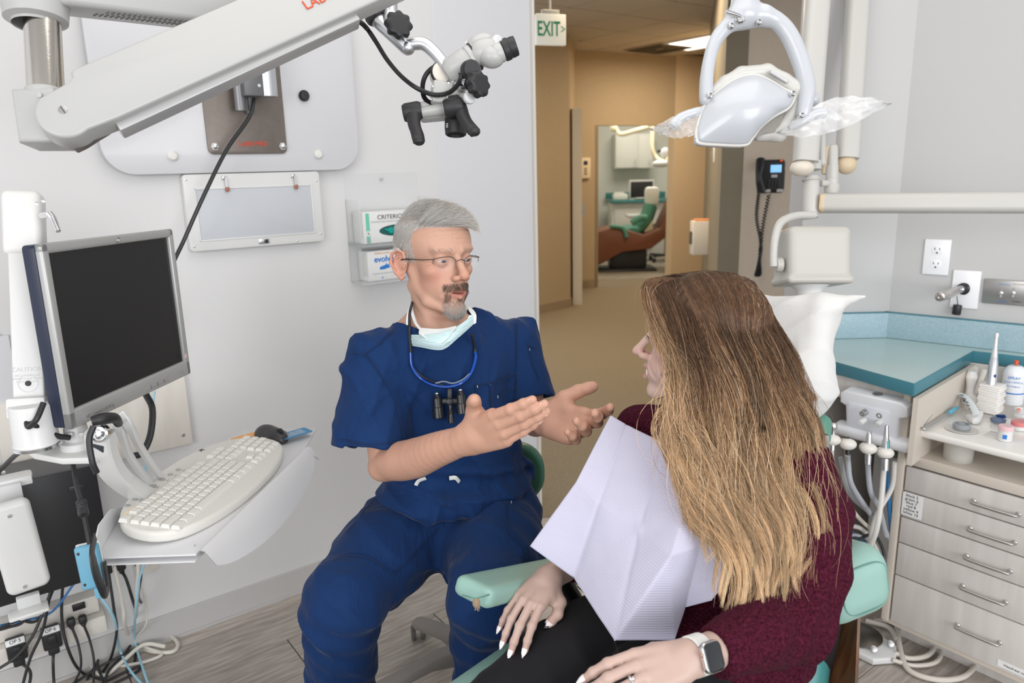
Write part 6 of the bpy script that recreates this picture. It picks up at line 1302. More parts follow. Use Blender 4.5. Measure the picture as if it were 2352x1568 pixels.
def add_hand(s, o, R, fingers, thumb, sc=1.0, slim=1.0, palm_k=.010, flat=1.0):
    """fingers: name -> (splay deg, curl1, curl2, curl3); thumb: list of 4 points; returns tip frames"""
    fr = Fr(o, R, sc); old = s.fr; h = S(fr); tips = {}
    for (bx_, by, bz), _, _ in FB.values():
        h.rc((bx_*.62, .005, -.001), (bx_, by-.004, bz-.003), .0155*slim, .0122*slim, k=.010)
    h.rc((-.020, .03, -.009), (-.024, .065, -.008), .014*slim, .012*slim, k=.010); h.rc((.010, .012, -.010), (.030, .048, -.011), .015*slim, .013*slim, k=.012)
    h.rc((0, -.01, 0), (0, .02, 0), .024*slim, .024*slim, k=.012)
    for nm, (b_, L_, r_) in FB.items():
        sp_, c1, c2, c3 = fingers[nm]; p = np.array(b_); ang = 0; g = S(fr); pts = [p]; sp_ = math.radians(sp_)
        for L, c in zip(L_, (c1, c2, c3)):
            ang += math.radians(c); d = np.array([math.sin(sp_)*math.cos(ang), math.cos(sp_)*math.cos(ang), -math.sin(ang)]); p = p+d*L; pts.append(p)
        pts[-1] = pts[-2]+(pts[-1]-pts[-2])*.86
        rs = [r_*1.06*slim, r_*slim, r_*.90*slim, r_*.78*slim]
        g.chain(pts, rs, k=.003); g.el(pts[1], (r_*1.07*slim,)*3, k=.003); g.el(pts[2], (r_*.98*slim,)*3, k=.003)
        h.sub(g, .0035*sc); up = np.array([-math.sin(sp_)*0+math.sin(ang)*math.sin(sp_), math.sin(ang)*math.cos(sp_), math.cos(ang)])
        tips[nm] = (fr.p(pts[-1]), R@nrm(d), R@nrm(up), rs[-1]*sc)
    g = S(fr); g.chain(thumb, [.0165*slim, .0135*slim, .0115*slim, .0098*slim][:len(thumb)], k=.006); g.el(np.array(thumb[-1])-(np.array(thumb[-1])-np.array(thumb[-2]))*.3, (.0108*slim,)*3, k=.004); h.sub(g, .008*sc)
    tips['thumb'] = (fr.p(thumb[-1]), R@nrm(np.array(thumb[-1])-np.array(thumb[-2])), None, .0098*slim*sc)
    s.sub(h, palm_k); return tips
def nail(parent, tip, d, up, r, m, long=0, w=.80, lab=None, tipm=None):
    up = nrm(up-d*(up@d)); x = np.cross(d, up); b = B(); nu, nv = 6, 5; rows = []; L0, L1 = -r*.75, r*.62+long
    for i in range(nu+1):
        t_ = i/nu; y_ = L0+(L1-L0)*t_; wv = r*w*(1-(t_**3)*(.85 if long else .25)); row = []
        for j in range(nv+1):
            a = (j/nv-.5)*2; row.append(tip+d*y_+x*wv*a+up*(r*.86*math.sqrt(max(0, 1-(a*w)**2*.8))+.0010-(.0 if long else t_*t_*r*.25)))
        rows.append(row)
    for i in range(nu):
        for j in range(nv): b.quad(rows[i][j], rows[i+1][j], rows[i+1][j+1], rows[i][j+1])
    bmesh.ops.remove_doubles(b.bm, verts=b.bm.verts, dist=.00005)
    o = b.build('fingernail', m, parent, smooth=80)
    if lab: o['label'] = lab
    return o
def head(s, fr, P_=None, male=True):
    q = dict(mouth=.0022, brow=1.0, nose=1.0); q.update(P_ or {})
    h = S(fr)
    h.el((0, -.018, .046), (.076, .097, .083), k=.01); h.el((0, .026, .045), (.066, .064, .062), k=.02)
    h.el((0, .028, -.030), (.0545, .060, .080), k=.015)
    for m in (-1, 1):
        h.el((m*.045, .052, -.014), (.014, .018, .012), k=.02)
        h.rc((m*.057, -.010, -.015), (m*.0445, -.002, -.050), .012, .012, k=.02); h.rc((m*.0445, -.002, -.050), (m*.040, .032, -.082), .012, .011, k=.016); h.rc((m*.041, .030, -.082), (m*.008, .074, -.101), .011, .012, k=.010)
        h.rc((m*.010, .0875, .028), (m*.044, .072, .031), .0085*q['brow'], .007*q['brow'], k=.012)
    h.el((0, .080, -.098), (.019, .014, .015), k=.014)
    for m in (-1, 1): h.el((m*.032, .099, .009), (.0195, .017, .0135), k=.012, op='s')
    n = q['nose']
    h.rc((0, .085, .020), (0, .113*n+.113*(1-n), -.018), .0070, .0085, k=.010); h.el((0, .1165-.004*(1-n)*10*.1, -.0245), (.0105*n, .0110, .0095*n), k=.007)
    for m in (-1, 1): h.el((m*.0125*n, .101, -.0300), (.0078*n, .0115, .0070), k=.006); h.el((m*.0068, .1090, -.0372), (.0044, .0062, .0046), k=.0015, op='s')
    h.el((0, .068, -.058), (.033, .030, .028), k=.016)
    mo_ = q['mouth']; zz = -.0610
    for m in (-1, 1):
        h.rc((0, .0985, zz+.0050+mo_*.7), (m*.022, .0850, zz+.0010+q.get('smile', 0)), .0046, .0022, k=.004)
        h.rc((0, .0970, zz-.0065-mo_*.8), (m*.019, .0850, zz-.0015+q.get('smile', 0)), .0058, .0028, k=.004)
        h.rc((m*.020, .094, -.040), (m*.033, .076, -.066), .0012, .0010, k=.007, op='s')
    h.el((0, .0985, zz), (.0195, .016, max(.0013, mo_)), k=.0022, op='s')
    for m in (-1, 1):
        e = (m*.0315, .0735, .0075); h.el(e, (.0150, .0142, .0140), k=.006)
        h.el((m*.0320, .0915, .0066), (.0142, .0165, q.get('lid', .0046)), R=np.array(Matrix.Rotation(-m*.12, 3, 'Y')), k=.0015, op='s')
        ez = np.array(Matrix.Rotation(m*.42, 3, 'Z'))
        h.el((m*.0815, -.014, .000), (.0055, .0190, .0300), R=ez@np.array(Matrix.Rotation(-.15, 3, 'X')), k=.006)
        def ep(y, z, dx=0): return (m*(.0795-(y-.004)*.46+dx), y, z)
        h.chain([ep(.004, .010), ep(.001, .024), ep(-.012, .032), ep(-.027, .023), ep(-.031, .004), ep(-.020, -.018), ep(-.006, -.030), ep(.003, -.022)], [.0032, .0034, .0036, .0036, .0034, .0038, .0050, .003], k=.003)
        h.el(ep(-.012, .001, .006), (.0055, .0105, .0185), R=ez, k=.003, op='s'); h.chain([ep(-.006, .018, .001), ep(-.018, .014, .001), ep(-.021, -.002, .001), ep(-.013, -.016, .001)], [.0022, .0026, .0024, .002], k=.002); h.rc(ep(.004, -.002, .002), ep(.001, -.009, .002), .0035, .003, k=.003)
    s.sub(h, .001); return h
def face_color(fr, skin, lip, rose):
    def fn(V):
        L = fr.inv(V); c = np.tile(np.array(skin, float), (len(V), 1)); x, y, z = np.abs(L[:, 0]), L[:, 1], L[:, 2]
        nz = (.5+.5*vnoise(L, 90))[:, None]*.06; c = c*(1-nz)
        def mix(w_, col): nonlocal c; c = c*(1-w_[:, None])+np.array(col)*w_[:, None]
        mix(.45*np.exp(-((x-.045)**2/.0006+(z+.025)**2/.0008))*(y > .02), rose); mix(.5*np.exp(-(x**2/.0003+(z+.026)**2/.0002))*(y > .09), rose)
        mix(.5*sstep(x, .078, .086)*(np.abs(y) < .04)*(np.abs(z) < .045), rose)
        lw = np.exp(-((L[:, 0]/.021)**4))*np.exp(-(((z+.0615)/.0105)**4))*sstep(y, .078, .088); mix(np.clip(lw*1.15, 0, 1)*.85, lip)
        mix(.35*np.exp(-((x-.032)**2/.0003+(z-.006)**2/.00012))*(y > .06), np.array(rose)*.8)
        return c, L
    return fn
def eyes(parent, fr, gaze, iris=(.03, .04, .043)):
    for m in (-1, 1):
        c = fr.p((m*.0315, .0735, .0075)); r = .0128*fr.s; V, Fc = [], []
        t_ = bmesh.new(); bmesh.ops.create_uvsphere(t_, u_segments=40, v_segments=28, radius=r); me = bpy.data.meshes.new('eye'); t_.to_mesh(me); t_.free()
        co = np.empty(len(me.vertices)*3); me.vertices.foreach_get('co', co); co = co.reshape(-1, 3); g = nrm(gaze); R = frame(g); W_ = co@R.T
        a = np.degrees(np.arccos(np.clip((co/r)[:, 2], -1, 1))); col = np.tile(np.array([.42, .37, .34]), (len(co), 1)); col[a < 29] = iris; col[a < 11] = (.005, .005, .005)
        me.vertices.foreach_set('co', (W_+c).ravel()); at = me.color_attributes.new('Col', 'FLOAT_COLOR', 'POINT'); cc = np.ones((len(co), 4), 'f'); cc[:, :3] = col; at.data.foreach_set('color', cc.ravel())
        link_mesh('eye', me, mat('eye', (.8, .8, .8), .2, attr='Col', coat=.15), parent, smooth=180)
M_skin_m = mat('skin_man', (.6, .4, .3), .48, attr='Col', sss=.10, bump=.5, bscale=260, bdist=.0012, bdetail=6)
M_skin_w = mat('skin_woman', (.6, .4, .3), .46, attr='Col', sss=.12, bump=.1, bscale=420, bdist=.0004)
M_hair = mat('hair_strands', (.5, .4, .3), .42, attr='Col', spec=.35)
def crease(p, d, freq, seed, warp=1.6, ws=7, sharp=1.6):
    return (1-np.abs(np.sin(p@nrm(d)*freq+warp*vnoise(p, ws, seed))))**sharp
def fabric(name, col, **k):
    m = mat(name, col, .85, sheen=.08, spec=.15, bump=.25, bscale=900, bdist=.0006, **k)
    nt = m.node_tree; N = nt.nodes; L = nt.links; b_ = N['Principled BSDF']; n = N.new('ShaderNodeTexNoise'); n.inputs['Scale'].default_value = 11; n.inputs['Detail'].default_value = 3; n.inputs['Distortion'].default_value = 1.2
    tc = N.new('ShaderNodeTexCoord'); mp = N.new('ShaderNodeMapping'); mp.inputs['Scale'].default_value = (1, 1, .55); mp.inputs['Rotation'].default_value = (.3, .5, .2); L.new(tc.outputs['Object'], mp.inputs[0]); L.new(mp.outputs[0], n.inputs['Vector'])
    bp = N.new('ShaderNodeBump'); bp.inputs['Strength'].default_value = .55; bp.inputs['Distance'].default_value = .022; L.new(n.outputs['Fac'], bp.inputs['Height']); L.new(b_.inputs['Normal'].links[0].from_socket, bp.inputs['Normal']); L.new(bp.outputs[0], b_.inputs['Normal'])
    return m
# ------------------------------------------------------------------ stool
M_vin = mat('mint_vinyl', (.27, .44, .385), .40, bump=.12, bscale=350, bdist=.0008); M_vin2 = mat('teal_vinyl', (.055, .22, .215), .38, bump=.12, bscale=350, bdist=.0008)
sc0 = np.array([-.145, 1.90, .555]); st = thing('operator_stool', (sc0[0], sc0[1], 0), 'mint vinyl swivel stool with a chrome post and grey wheeled base', 'stool')
b = B(); b.lathe((sc0[0], sc0[1], sc0[2]-.055), Z3, [(0, 0), (.16, .0), (.185, .010), (.198, .030), (.196, .050), (.175, .068), (.10, .074), (0, .075)], 56); b.build('seat', M_vin, st)
b = B(); b.cone((sc0[0], sc0[1], .30), (sc0[0], sc0[1], sc0[2]-.05), .014, n=24); b.cone((sc0[0], sc0[1], .10), (sc0[0], sc0[1], .32), .024, n=24, bev=.002); b.build('gas_post', M_chrome, st)
b = B(); b.cone((sc0[0], sc0[1], .32), (sc0[0], sc0[1], .36), .032, n=24, bev=.004); b.cone((sc0[0], sc0[1], sc0[2]-.075), (sc0[0], sc0[1], sc0[2]-.055), .08, n=24); b.build('collar', M_black, st)
M_sb = mat('stool_base_grey', (.21, .19, .175), .5)
b = B(); b.cone((sc0[0], sc0[1], .09), (sc0[0], sc0[1], .16), .042, .036, 24, bev=.004); b.build('hub', M_sb, st)
for k in range(5):
    a = math.radians(-160+72*k); d = np.array([math.cos(a), math.sin(a), 0]); R = np.array([d, np.cross(Z3, d), Z3]).T; o_ = np.array([sc0[0], sc0[1], 0])
    b = B(); b.prism([(.02, .150), (.10, .140), (.27, .085), (.30, .075), (.30, .058), (.28, .052), (.25, .062), (.12, .100), (.02, .095)], o_+R[:, 1]*.024, np.array([d, Z3, -R[:, 1]]).T, .048, bev=.006); b.cone(o_+d*.285+Z3*.05, o_+d*.285+Z3*.078, .018, n=16); lg = b.build('leg', M_sb, st)
    cq = o_+d*.30; w_ = nrm(np.array([math.cos(a+1.1), math.sin(a+1.1), 0]))
    b = B()
    for s_ in (-1, 1): b.lathe(cq+Z3*.026+w_*s_*.008, w_*s_, [(0, 0), (.024, 0), (.0255, .004), (.0255, .012), (.020, .015), (.019, .012), (0, .012)], 24)
    b.build('wheel', mat('wheel_grey', (.10, .09, .085), .45), lg)
b = B(); b.prism(rrect(.34, .16, .07, 8), P(1100, 1075, 1.93), np.array([RT, Z3, -Y3]).T, .045, bev=.015, seg=3); b.build('backrest', mat('green_back', (.05, .16, .10), .4), st)
b = B(); b.tube([(sc0[0], sc0[1]+.05, sc0[2]-.06), (sc0[0]+.05, sc0[1]+.20, sc0[2]-.05), P(1105, 1120, 1.97)], .012, 12, 8); b.build('back_support', M_black, st)
# ------------------------------------------------------------------ the man
man = thing('person', (sc0[0], sc0[1], 0), 'grey haired bearded man in navy scrubs sitting on a stool and gesturing with both hands', 'person')
mf = nrm(np.array([.60, -.79, .055])); mup = nrm(np.array([.06, .0, 1.0])); mup = nrm(mup-mf*(mup@mf)); mr = np.cross(mf, mup); MHR = np.array([mr, mf, mup]).T
MH = Fr(P(1000, 603, 1.66), MHR, 1.0)
s = S(); head(s, MH, dict(mouth=.0030, lid=.0027))
SRm, SLm = P(868, 826, 1.63), P(1180, 792, 1.78); NB = P(1008, 770, 1.72)
nk = S(); nk.rc(MH.p((0, -.022, -.045)), NB, .049, .054, k=.01)
for m in (-1, 1): nk.rc(MH.p((m*.052, -.020, -.05)), P(1020+m*-14, 765, 1.66), .010, .010, k=.015)
nk.el(P(1035, 742, 1.655), (.009, .009, .012), k=.012)
nk.rc(P(988, 742, 1.74), SRm, .047, .040, k=.03); nk.rc(NB+Z3*.014, SLm, .045, .040, k=.03)
nk.rc(NB-Z3*.05, P(1035, 960, 1.75), .095, .10, k=.05); nk.rc(P(1000, 840, 1.70), P(1070, 835, 1.74), .055, .055, k=.05)
s.sub(nk, .014)
EL = P(888, 1062, 1.585); WR_ = P(1076, 1008, 1.385)
ar = S(); ar.cchain([SRm, P(878, 950, 1.60), EL], [.046, .043, .036]); ar.cchain([EL, P(925, 1058, 1.54), P(960, 1050, 1.50), P(1010, 1030, 1.44), WR_], [.038, .0410, .0400, .0335, .0262]); ar.el(EL+UP*-.016-RT*.012, (.022, .022, .018), k=.02)
WL = P(1250, 962, 1.56); ELl = P(1215, 955, 1.80)
ar.chain([SLm, P(1205, 880, 1.79), ELl], [.046, .043, .038], k=.006); ar.chain([ELl, P(1232, 965, 1.68), WL], [.040, .036, .027], k=.006)
s.sub(ar, .02)
oR, RR = hframe(WR_, P(1236, 954, 1.262)-WR_, -FW*.86-RT*.36-UP*.42, True)
tR = add_hand(s, oR, RR, {'index': (-2, 6, 8, 5), 'middle': (-1, 10, 8, 6), 'ring': (0, 16, 10, 8), 'little': (1, 26, 14, 10)}, [(.020, .020, -.010), (.044, .044, -.012), (.060, .060, -.008), (.068, .076, .002)], slim=1.10)
oL, RL = hframe(WL, RT*.70-FW*.62-UP*.10, FW*.62+RT*.60-UP*.50, False)
tL = add_hand(s, oL, RL, {'index': (7, 16, 22, 12), 'middle': (2, 32, 28, 16), 'ring': (-4, 42, 34, 20), 'little': (-12, 40, 36, 20)}, [(.018, .020, -.012), (.044, .040, -.018), (.066, .060, -.012), (.086, .080, .000)], sc=1.06, slim=1.12)
fc = face_color(MH, (.56, .325, .235), (.42, .15, .12), (.56, .22, .155))
def man_disp(p):
    L = MH.inv(p); y, z, x = L[:, 1], L[:, 2], np.abs(L[:, 0])
    fore = sstep(z, .040, .050)*(1-sstep(z, .080, .088))*sstep(y, .055, .075)*(x < .05)
    crow = np.exp(-((x-.052)**2/.0001+(z-.006)**2/.0002))*(y > .03)
    d = -.0018*fore*np.maximum(0, np.sin(z*620+L[:, 0]*L[:, 0]*300))**3*-1
    return d+.0012*crow*np.sin((z+(x-.05)*.5)*850)+.0006*np.exp(-((x-.007)**2/.00001+(z-.034)**2/.0002))*(y > .07)
s.disp = man_disp
def man_col(V):
    c, L = fc(V); x, y, z = L[:, 0], L[:, 1], L[:, 2]; ax_ = np.abs(x)
    inh = (np.abs(L) < .16).all(1)
    hl = .070+.012*np.clip(1-(ax_/.05), -1, 1)-.0
    scal = inh & (((z > .078-.10*np.clip((y-.045)*-1, 0, .06)*1.0) & (y > .02)) | ((y <= .02) & (z > .012-.0)) | ((y < -.03) & (z > -.050)))
    scal &= ~((ax_ > .072) & (y > -.035) & (z < .03))
    w_ = scal.astype(float)[:, None]; c = c*(1-.75*w_)+np.array([.46, .44, .42])*.75*w_
    far = (L[:, 2] < -.2)
    c[far] = np.array([.56, .31, .22])*(1-.10*(.5+.5*vnoise(V[far], 60))[:, None])
    be = inh & (np.abs(x) < .026) & (y > .055) & (z < -.078); c[be] = c[be]*.7+np.array([.28, .24, .21])*.3
    return c
lo = np.minimum.reduce([MH.o-.16, EL-.08, SRm-.08]); lo[1] = 1.15; lo[2] = .80
hi = np.array([.42, 2.05, MH.o[2]+.17])
V_, F_ = mesh_sdf(s, lo, hi, .0021); V_ = relax(V_, F_, 1, .4); Nrm_ = vnormals(V_, F_)
body = np_mesh('body', V_, F_, M_skin_m, man, man_col(V_))
eyes(man, MH, np.array([.60, -.77, -.12]))
# hair, eyebrows, moustache and goatee grown on the head surface
Lh = MH.inv(V_); hx, hy, hz = Lh[:, 0], Lh[:, 1], Lh[:, 2]; Nl = Nrm_@MHR
def grow(mask, n, length, comb, cols, rad=.00022, lift=.5, K=4, jit=.25, seed=1, name='hair', curl=0):
    r = np.random.default_rng(seed); idx = r.choice(np.where(mask)[0], n); p0 = Lh[idx]+r.normal(0, .0009, (n, 3)); nn = Nl[idx]
    L = length(p0)*(1-.35*r.random(n)); d = comb(p0)+r.normal(0, jit, (n, 3)); d -= nn*(d*nn).sum(1)[:, None]; d /= np.linalg.norm(d, axis=1)[:, None]+1e-9
    t = np.linspace(0, 1, K)[None, :, None]; lf = lift(p0) if callable(lift) else np.full(n, lift)
    dn = nn*lf[:, None]+d*(1-lf[:, None]*.3); dn /= np.linalg.norm(dn, axis=1)[:, None]
    path = p0[:, None]+(dn[:, None]*t+(d*.55-nn*.30)[:, None]*t*t*.6)*L[:, None, None]-nn[:, None]*.001
    W_ = MH.o+path@MHR.T; R_ = np.linspace(1, .35, K)[None]*rad*(.8+.4*r.random(n))[:, None]; c = cols(p0, r)
    cc = np.repeat(c[:, None], K, 1)*(np.linspace(.85, 1.1, K)[None, :, None]); return strand_mesh(name, W_, R_, cc, M_hair, man)
inh = (np.abs(Lh) < .15).all(1); ax_ = np.abs(hx)
front = .080-.004*np.cos(hx*60)
scalp = inh & ((hz > .083+.0*hx) & (hy > .045) | (hz > .083-(.045-hy)*.55) & (hy <= .045) & (hy > .012) | (hz > .052-(.012-hy)*1.4) & (hy <= .012) & (hy > -.035) | (hy <= -.035) & (hz > -.050)) & (~((ax_ > .077) & (hy > -.04) & (hz < .034)))
side = inh & (ax_ > .060) & (hy > -.04) & (hy < .026) & (hz > .006) & (hz < .09) & (~((ax_ > .079) & (hz < .034)))
def grey(p, r):
    n = len(p); g = .50+.32*r.random(n); top = sstep(p[:, 2], .085, .125)*sstep(p[:, 1], -.05, .06); c = np.stack([g, g*.965, g*.92], 1)
    br = np.array([.34, .27, .21])*(.7+.8*r.random(n))[:, None]; w_ = (top*(r.random(n) < .50)*.75)[:, None]; return c*(1-w_)+br*w_
def hlen(p): return .010+.026*sstep(p[:, 2], .080, .118)
def hcomb(p): 
    top = sstep(p[:, 2], .08, .11)[:, None]; return np.array([-.55, .85, .15])*top+(1-top)*np.array([0, -.45, -.9])
grow(scalp, 15000, hlen, hcomb, grey, .00030, lift=lambda p: .40+.25*sstep(p[:, 1], .0, .07), K=5, seed=2)
grow(side, 3800, lambda p: np.full(len(p), .010), hcomb, grey, .00028, lift=.3, seed=3, name='side_hair')
fr_ = inh & (hz > .080) & (hy > .030)
grow(fr_, 3200, lambda p: np.full(len(p), .040), lambda p: np.tile(np.array([-.8, .75, .35]), (len(p), 1)), grey, .00030, lift=.75, K=6, jit=.18, seed=9, name='quiff')
def bcol(p, r):
    n = len(p); w_ = np.clip(sstep(-p[:, 2], .074, .096)+r.normal(0, .18, n), 0, 1)[:, None]; return np.array([.17, .105, .07])*(.7+.7*r.random(n))[:, None]*(1-w_)+np.array([.55, .52, .48])*w_
gx = np.abs(hx)
goat = inh & (hy > .052) & (hz < -.079) & (hz > -.120) & (gx < .025) | inh & (gx > .019) & (gx < .029) & (hz < -.052) & (hz > -.09) & (hy > .05) | inh & (gx < .007) & (hz < -.072) & (hz > -.08) & (hy > .05)
grow(goat, 3400, lambda p: .007+.006*sstep(-p[:, 2], .085, .11), lambda p: np.stack([-p[:, 0]*6, np.full(len(p), .2), np.full(len(p), -1.)], 1), bcol, .00022, lift=.45, seed=4, name='goatee')
mus = inh & (hy > .068) & (hz < -.040) & (hz > -.0535) & (gx < .030)
grow(mus, 1500, lambda p: np.full(len(p), .0075), lambda p: np.stack([np.sign(p[:, 0])*.6, np.full(len(p), .1), np.full(len(p), -.8)], 1), bcol, .00022, lift=.4, seed=5, name='moustache')
eb = inh & (hy > .055) & (hz > .0245+(gx-.03)*-.05) & (hz < .0325) & (gx > .011) & (gx < .050)
grow(eb, 260, lambda p: np.full(len(p), .007), lambda p: np.stack([np.sign(p[:, 0])*1., np.zeros(len(p)), np.full(len(p), .25)], 1), lambda p, r: np.array([.34, .27, .22])*(.7+.8*r.random(len(p)))[:, None], .00020, lift=.25, seed=6, name='eyebrow')
M_nail_m = mat('nail_natural', (.68, .42, .34), .3)
for nm_ in ('index', 'middle', 'ring', 'little'): nail(man, *tR[nm_], M_nail_m)
tp, td_, _, tr_ = tR['thumb']; nail(man, tp, td_, RR@np.array([.5, -.4, .75]), tr_, M_nail_m)
b = B(); c_ = tL['ring'][0]; fr2 = Fr(oL, RL); 
sp_, c1, c2, c3 = (-4, 46, 38, 20); a1 = math.radians(c1); rp = np.array(FB['ring'][0])+np.array([math.sin(math.radians(sp_))*math.cos(a1), math.cos(math.radians(sp_))*math.cos(a1), -math.sin(a1)])*.026; rd = nrm(np.array([0, math.cos(a1), -math.sin(a1)]))
b.lathe(fr2.p(rp), RL@rd, [(.0100, -.002), (.0108, -.001), (.0108, .001), (.0100, .002), (.0094, 0), (.0100, -.002)], 28); b.build('ring', M_chrome, man)
b = B(); b.lathe(oL+RL[:, 1]*-.012, nrm(WL-P(1232, 965, 1.68)), [(.0285, -.006), (.031, -.004), (.031, .004), (.0285, .006)], 36)
b.build('bracelet', mat('bracelet_black', (.02, .02, .022), .35), man, label='black beaded bracelet on the left wrist')
# glasses
gl = B(); MG = mat('wire_frame', (.12, .10, .10), .3, metal=.8)
b = B(); b.tube([MH.p((.012, .101, .006)), MH.p((0, .106, .010)), MH.p((-.012, .101, .006))], .0009, 8, 6)
for m in (-1, 1):
    b.tube([MH.p((m*.012, .1005, .000)), MH.p((m*.013, .101, .010)), MH.p((m*.025, .101, .0165)), MH.p((m*.045, .095, .0155)), MH.p((m*.057, .086, .011)), MH.p((m*.0575, .085, .002))], .0009, 8, 6)
    b.tube([MH.p((m*.057, .086, .012)), MH.p((m*.064, .080, .012)), MH.p((m*.070, .055, .011)), MH.p((m*.080, .010, .012)), MH.p((m*.081, -.008, .010))], .0011, 8, 6)
g_ = b.build('glasses', MG, man, label='thin metal half rim glasses')
b = B()
for m in (-1, 1): b.tube([MH.p((m*.079, .022, .0115)), MH.p((m*.082, -.004, .0105)), MH.p((m*.084, -.020, .000))], .0017, 8, 4)
b.build('temple_tip', M_black, g_)
for m in (-1, 1):
    b = B(); o_ = MH.p((m*.0345, .0955, .002)); gR = np.array([nrm(MH.p((m*.0575, .085, 0))-MH.p((m*.012, .1005, 0))), mup, -mf*m]).T; gR[:, 2] = np.cross(gR[:, 0], gR[:, 1])
    b.prism([(x*1, y) for x, y in [(-.022, .010), (-.010, .0145), (.010, .014), (.0215, .009), (.0215, -.003), (.016, -.012), (0, -.0155), (-.014, -.013), (-.021, -.004)]], o_, gR, .0010); b.build('lens', mat('lens', (1, 1, 1), .02, alpha=.025, spec=.8), g_, smooth=None)
# ------------------------------------------------------------------ scrubs
M_navy = fabric('navy_scrub', (.008, .030, .105)); M_navy_l = mat('navy_seam', (.005, .018, .065), .9)
tx_ = nrm(SLm-SRm); tx_ = nrm(np.array([tx_[0], tx_[1], 0])); ty_ = np.array([tx_[1], -tx_[0], 0]); TRm = np.array([tx_, ty_, Z3]).T   # ty_ faces the viewer
top = S()
top.rc(SRm+UP*-.015, SLm+UP*-.010, .056, .056, k=.03); top.rc(NB-UP*.004, SRm, .050, .052, k=.02); top.rc(NB+UP*.006, SLm, .050, .054, k=.02)
top.el(P(1030, 885, 1.73), (.168, .112, .16), R=TRm, k=.06); top.el(P(1045, 1030, 1.755), (.160, .125, .14), R=TRm, k=.06)
hem = P(1045, 1112, 1.755); top.el(hem, (.188, .145, .050), R=TRm, k=.03)
sv = S(); EH = P(850, 1070, 1.585); sv.rc(SRm-RT*.002, EH-RT*.004, .064, .086, k=.02); sh_o = P(850, 1024, 1.60); sv.plane(sh_o, nrm(EH-SRm)+np.array([0, 0, -.25]), k=.004)
inn = nrm(EH-SRm); sv.rc(P(855, 985, 1.60), EH+inn*.05, .055, .079, k=.01, op='s')
top.sub(sv, .022)
sl = S(); ELh = P(1224, 960, 1.76); sl.rc(SLm+RT*.002, ELh, .058, .068, k=.02); sl.plane(P(1226, 915, 1.76), nrm(ELh-SLm)+RT*-.1+np.array([0, 0, -.1]), k=.004); sl.rc(P(1222, 895, 1.77), ELh+nrm(ELh-SLm)*.05, .045, .060, k=.008, op='s')
top.sub(sl, .018)
top.el(P(994, 716, 1.71), (.100, .125, .060), R=TRm, k=.004, op='s'); top.rc(P(985, 742, 1.58), P(1026, 800, 1.585), .045, .006, k=.006, op='s'); top.rc(P(1060, 735, 1.58), P(1026, 800, 1.585), .035, .006, k=.006, op='s')
def tdisp(p):
    q = p-P(1030, 900, 1.7); a = q@tx_; z = q[:, 2]; f = q@ty_
    d = .0035*np.sin(a*28+z*16+2.0*vnoise(p, 7, 1))*sstep(-z, -.10, .12)+.0030*vnoise(p, 16, 2)+.0016*vnoise(p, 42, 3)
    r = np.sqrt((a+.13)**2+(z-.06)**2); th = np.arctan2(z-.06, a+.13); d += .0060*(1-np.abs(np.sin(th*5+1)))**1.5*np.exp(-((r-.11)/.08)**2)
    m1 = sstep(vnoise(p, 10, 11), -.45, .35); m2 = sstep(vnoise(p, 10, 12), -.35, .4)
    d += .0105*crease(p, tx_*.75+Z3*.6, 40, 13, 2.2, 6, 2.2)*m1+.0100*crease(p, tx_*-.85+Z3*.45, 36, 14, 2.2, 6, 2.2)*m2+.0045*crease(p, tx_+Z3*.2, 78, 15)*m1*m2
    d += .0105*crease(p, Z3+tx_*.25, 62, 16)*np.exp(-((z+.19)/.06)**2)
    # yoke seam
    return -d*.9
top.disp = tdisp
lo = np.array([-.46, 1.40, .60]); hi = np.array([.22, 2.02, 1.32])
V2, F2 = mesh_sdf(top, lo, hi, .0045); V2 = relax(V2, F2, 2, .5); scrub = np_mesh('scrub_top', V2, F2, M_navy, man)
def hit(V, Fc, x, y, lift=.0012, nrmls=None):
    """point of a mesh under a photo pixel, pushed out a little"""
    d = nrm(ray(x, y)); w_ = V-CP; t = w_@d; r = np.linalg.norm(w_-t[:, None]*d, axis=1); ok = r < .006
    if not ok.any(): ok = r < r.min()+.004
    t0 = t[ok].min(); return CP+d*(t0-lift)
def seam(V, Fc, pts, parent, name='seam', r=.0011, m=None, k=10, lift=.0006):
    pp = catmull(np.array(pts, float), k); q = np.array([hit(V, Fc, x, y, lift) for x, y in pp]); q[1:-1] = (q[:-2]+q[1:-1]*2+q[2:])/4
    b = B(); b.tube(q, r, 6, 0); return b.build(name, m or M_navy_l, parent)
seam(V2, F2, [(905, 755), (870, 790), (835, 815)], man); seam(V2, F2, [(808, 812), (845, 822), (900, 905), (925, 990), (932, 1025)], man); seam(V2, F2, [(1186, 740), (1186, 800), (1184, 860), (1180, 920)], man)
seam(V2, F2, [(778, 1008), (845, 1020), (918, 1014)], man, 'hem_seam'); seam(V2, F2, [(932, 860), (1000, 830), (1025, 815)], man) if False else None
seam(V2, F2, [(1092, 884), (1130, 878), (1186, 858)], man, 'pocket_edge', .0014); seam(V2, F2, [(1092, 884), (1098, 930), (1130, 955)], man, 'pocket_edge'); seam(V2, F2, [(1143, 906), (1186, 893)], man, 'pocket_edge'); seam(V2, F2, [(1124, 878), (1128, 920), (1132, 950)], man, 'pocket_edge'); seam(V2, F2, [(1186, 858), (1186, 900), (1180, 935)], man, 'pocket_edge')
seam(V2, F2, [(1213, 790), (1222, 830), (1238, 870)], man, 'sleeve_pocket'); seam(V2, F2, [(1218, 795), (1232, 800)], man, 'sleeve_pocket')
M_tack = mat('white_tack', (.55, .55, .60), .6)
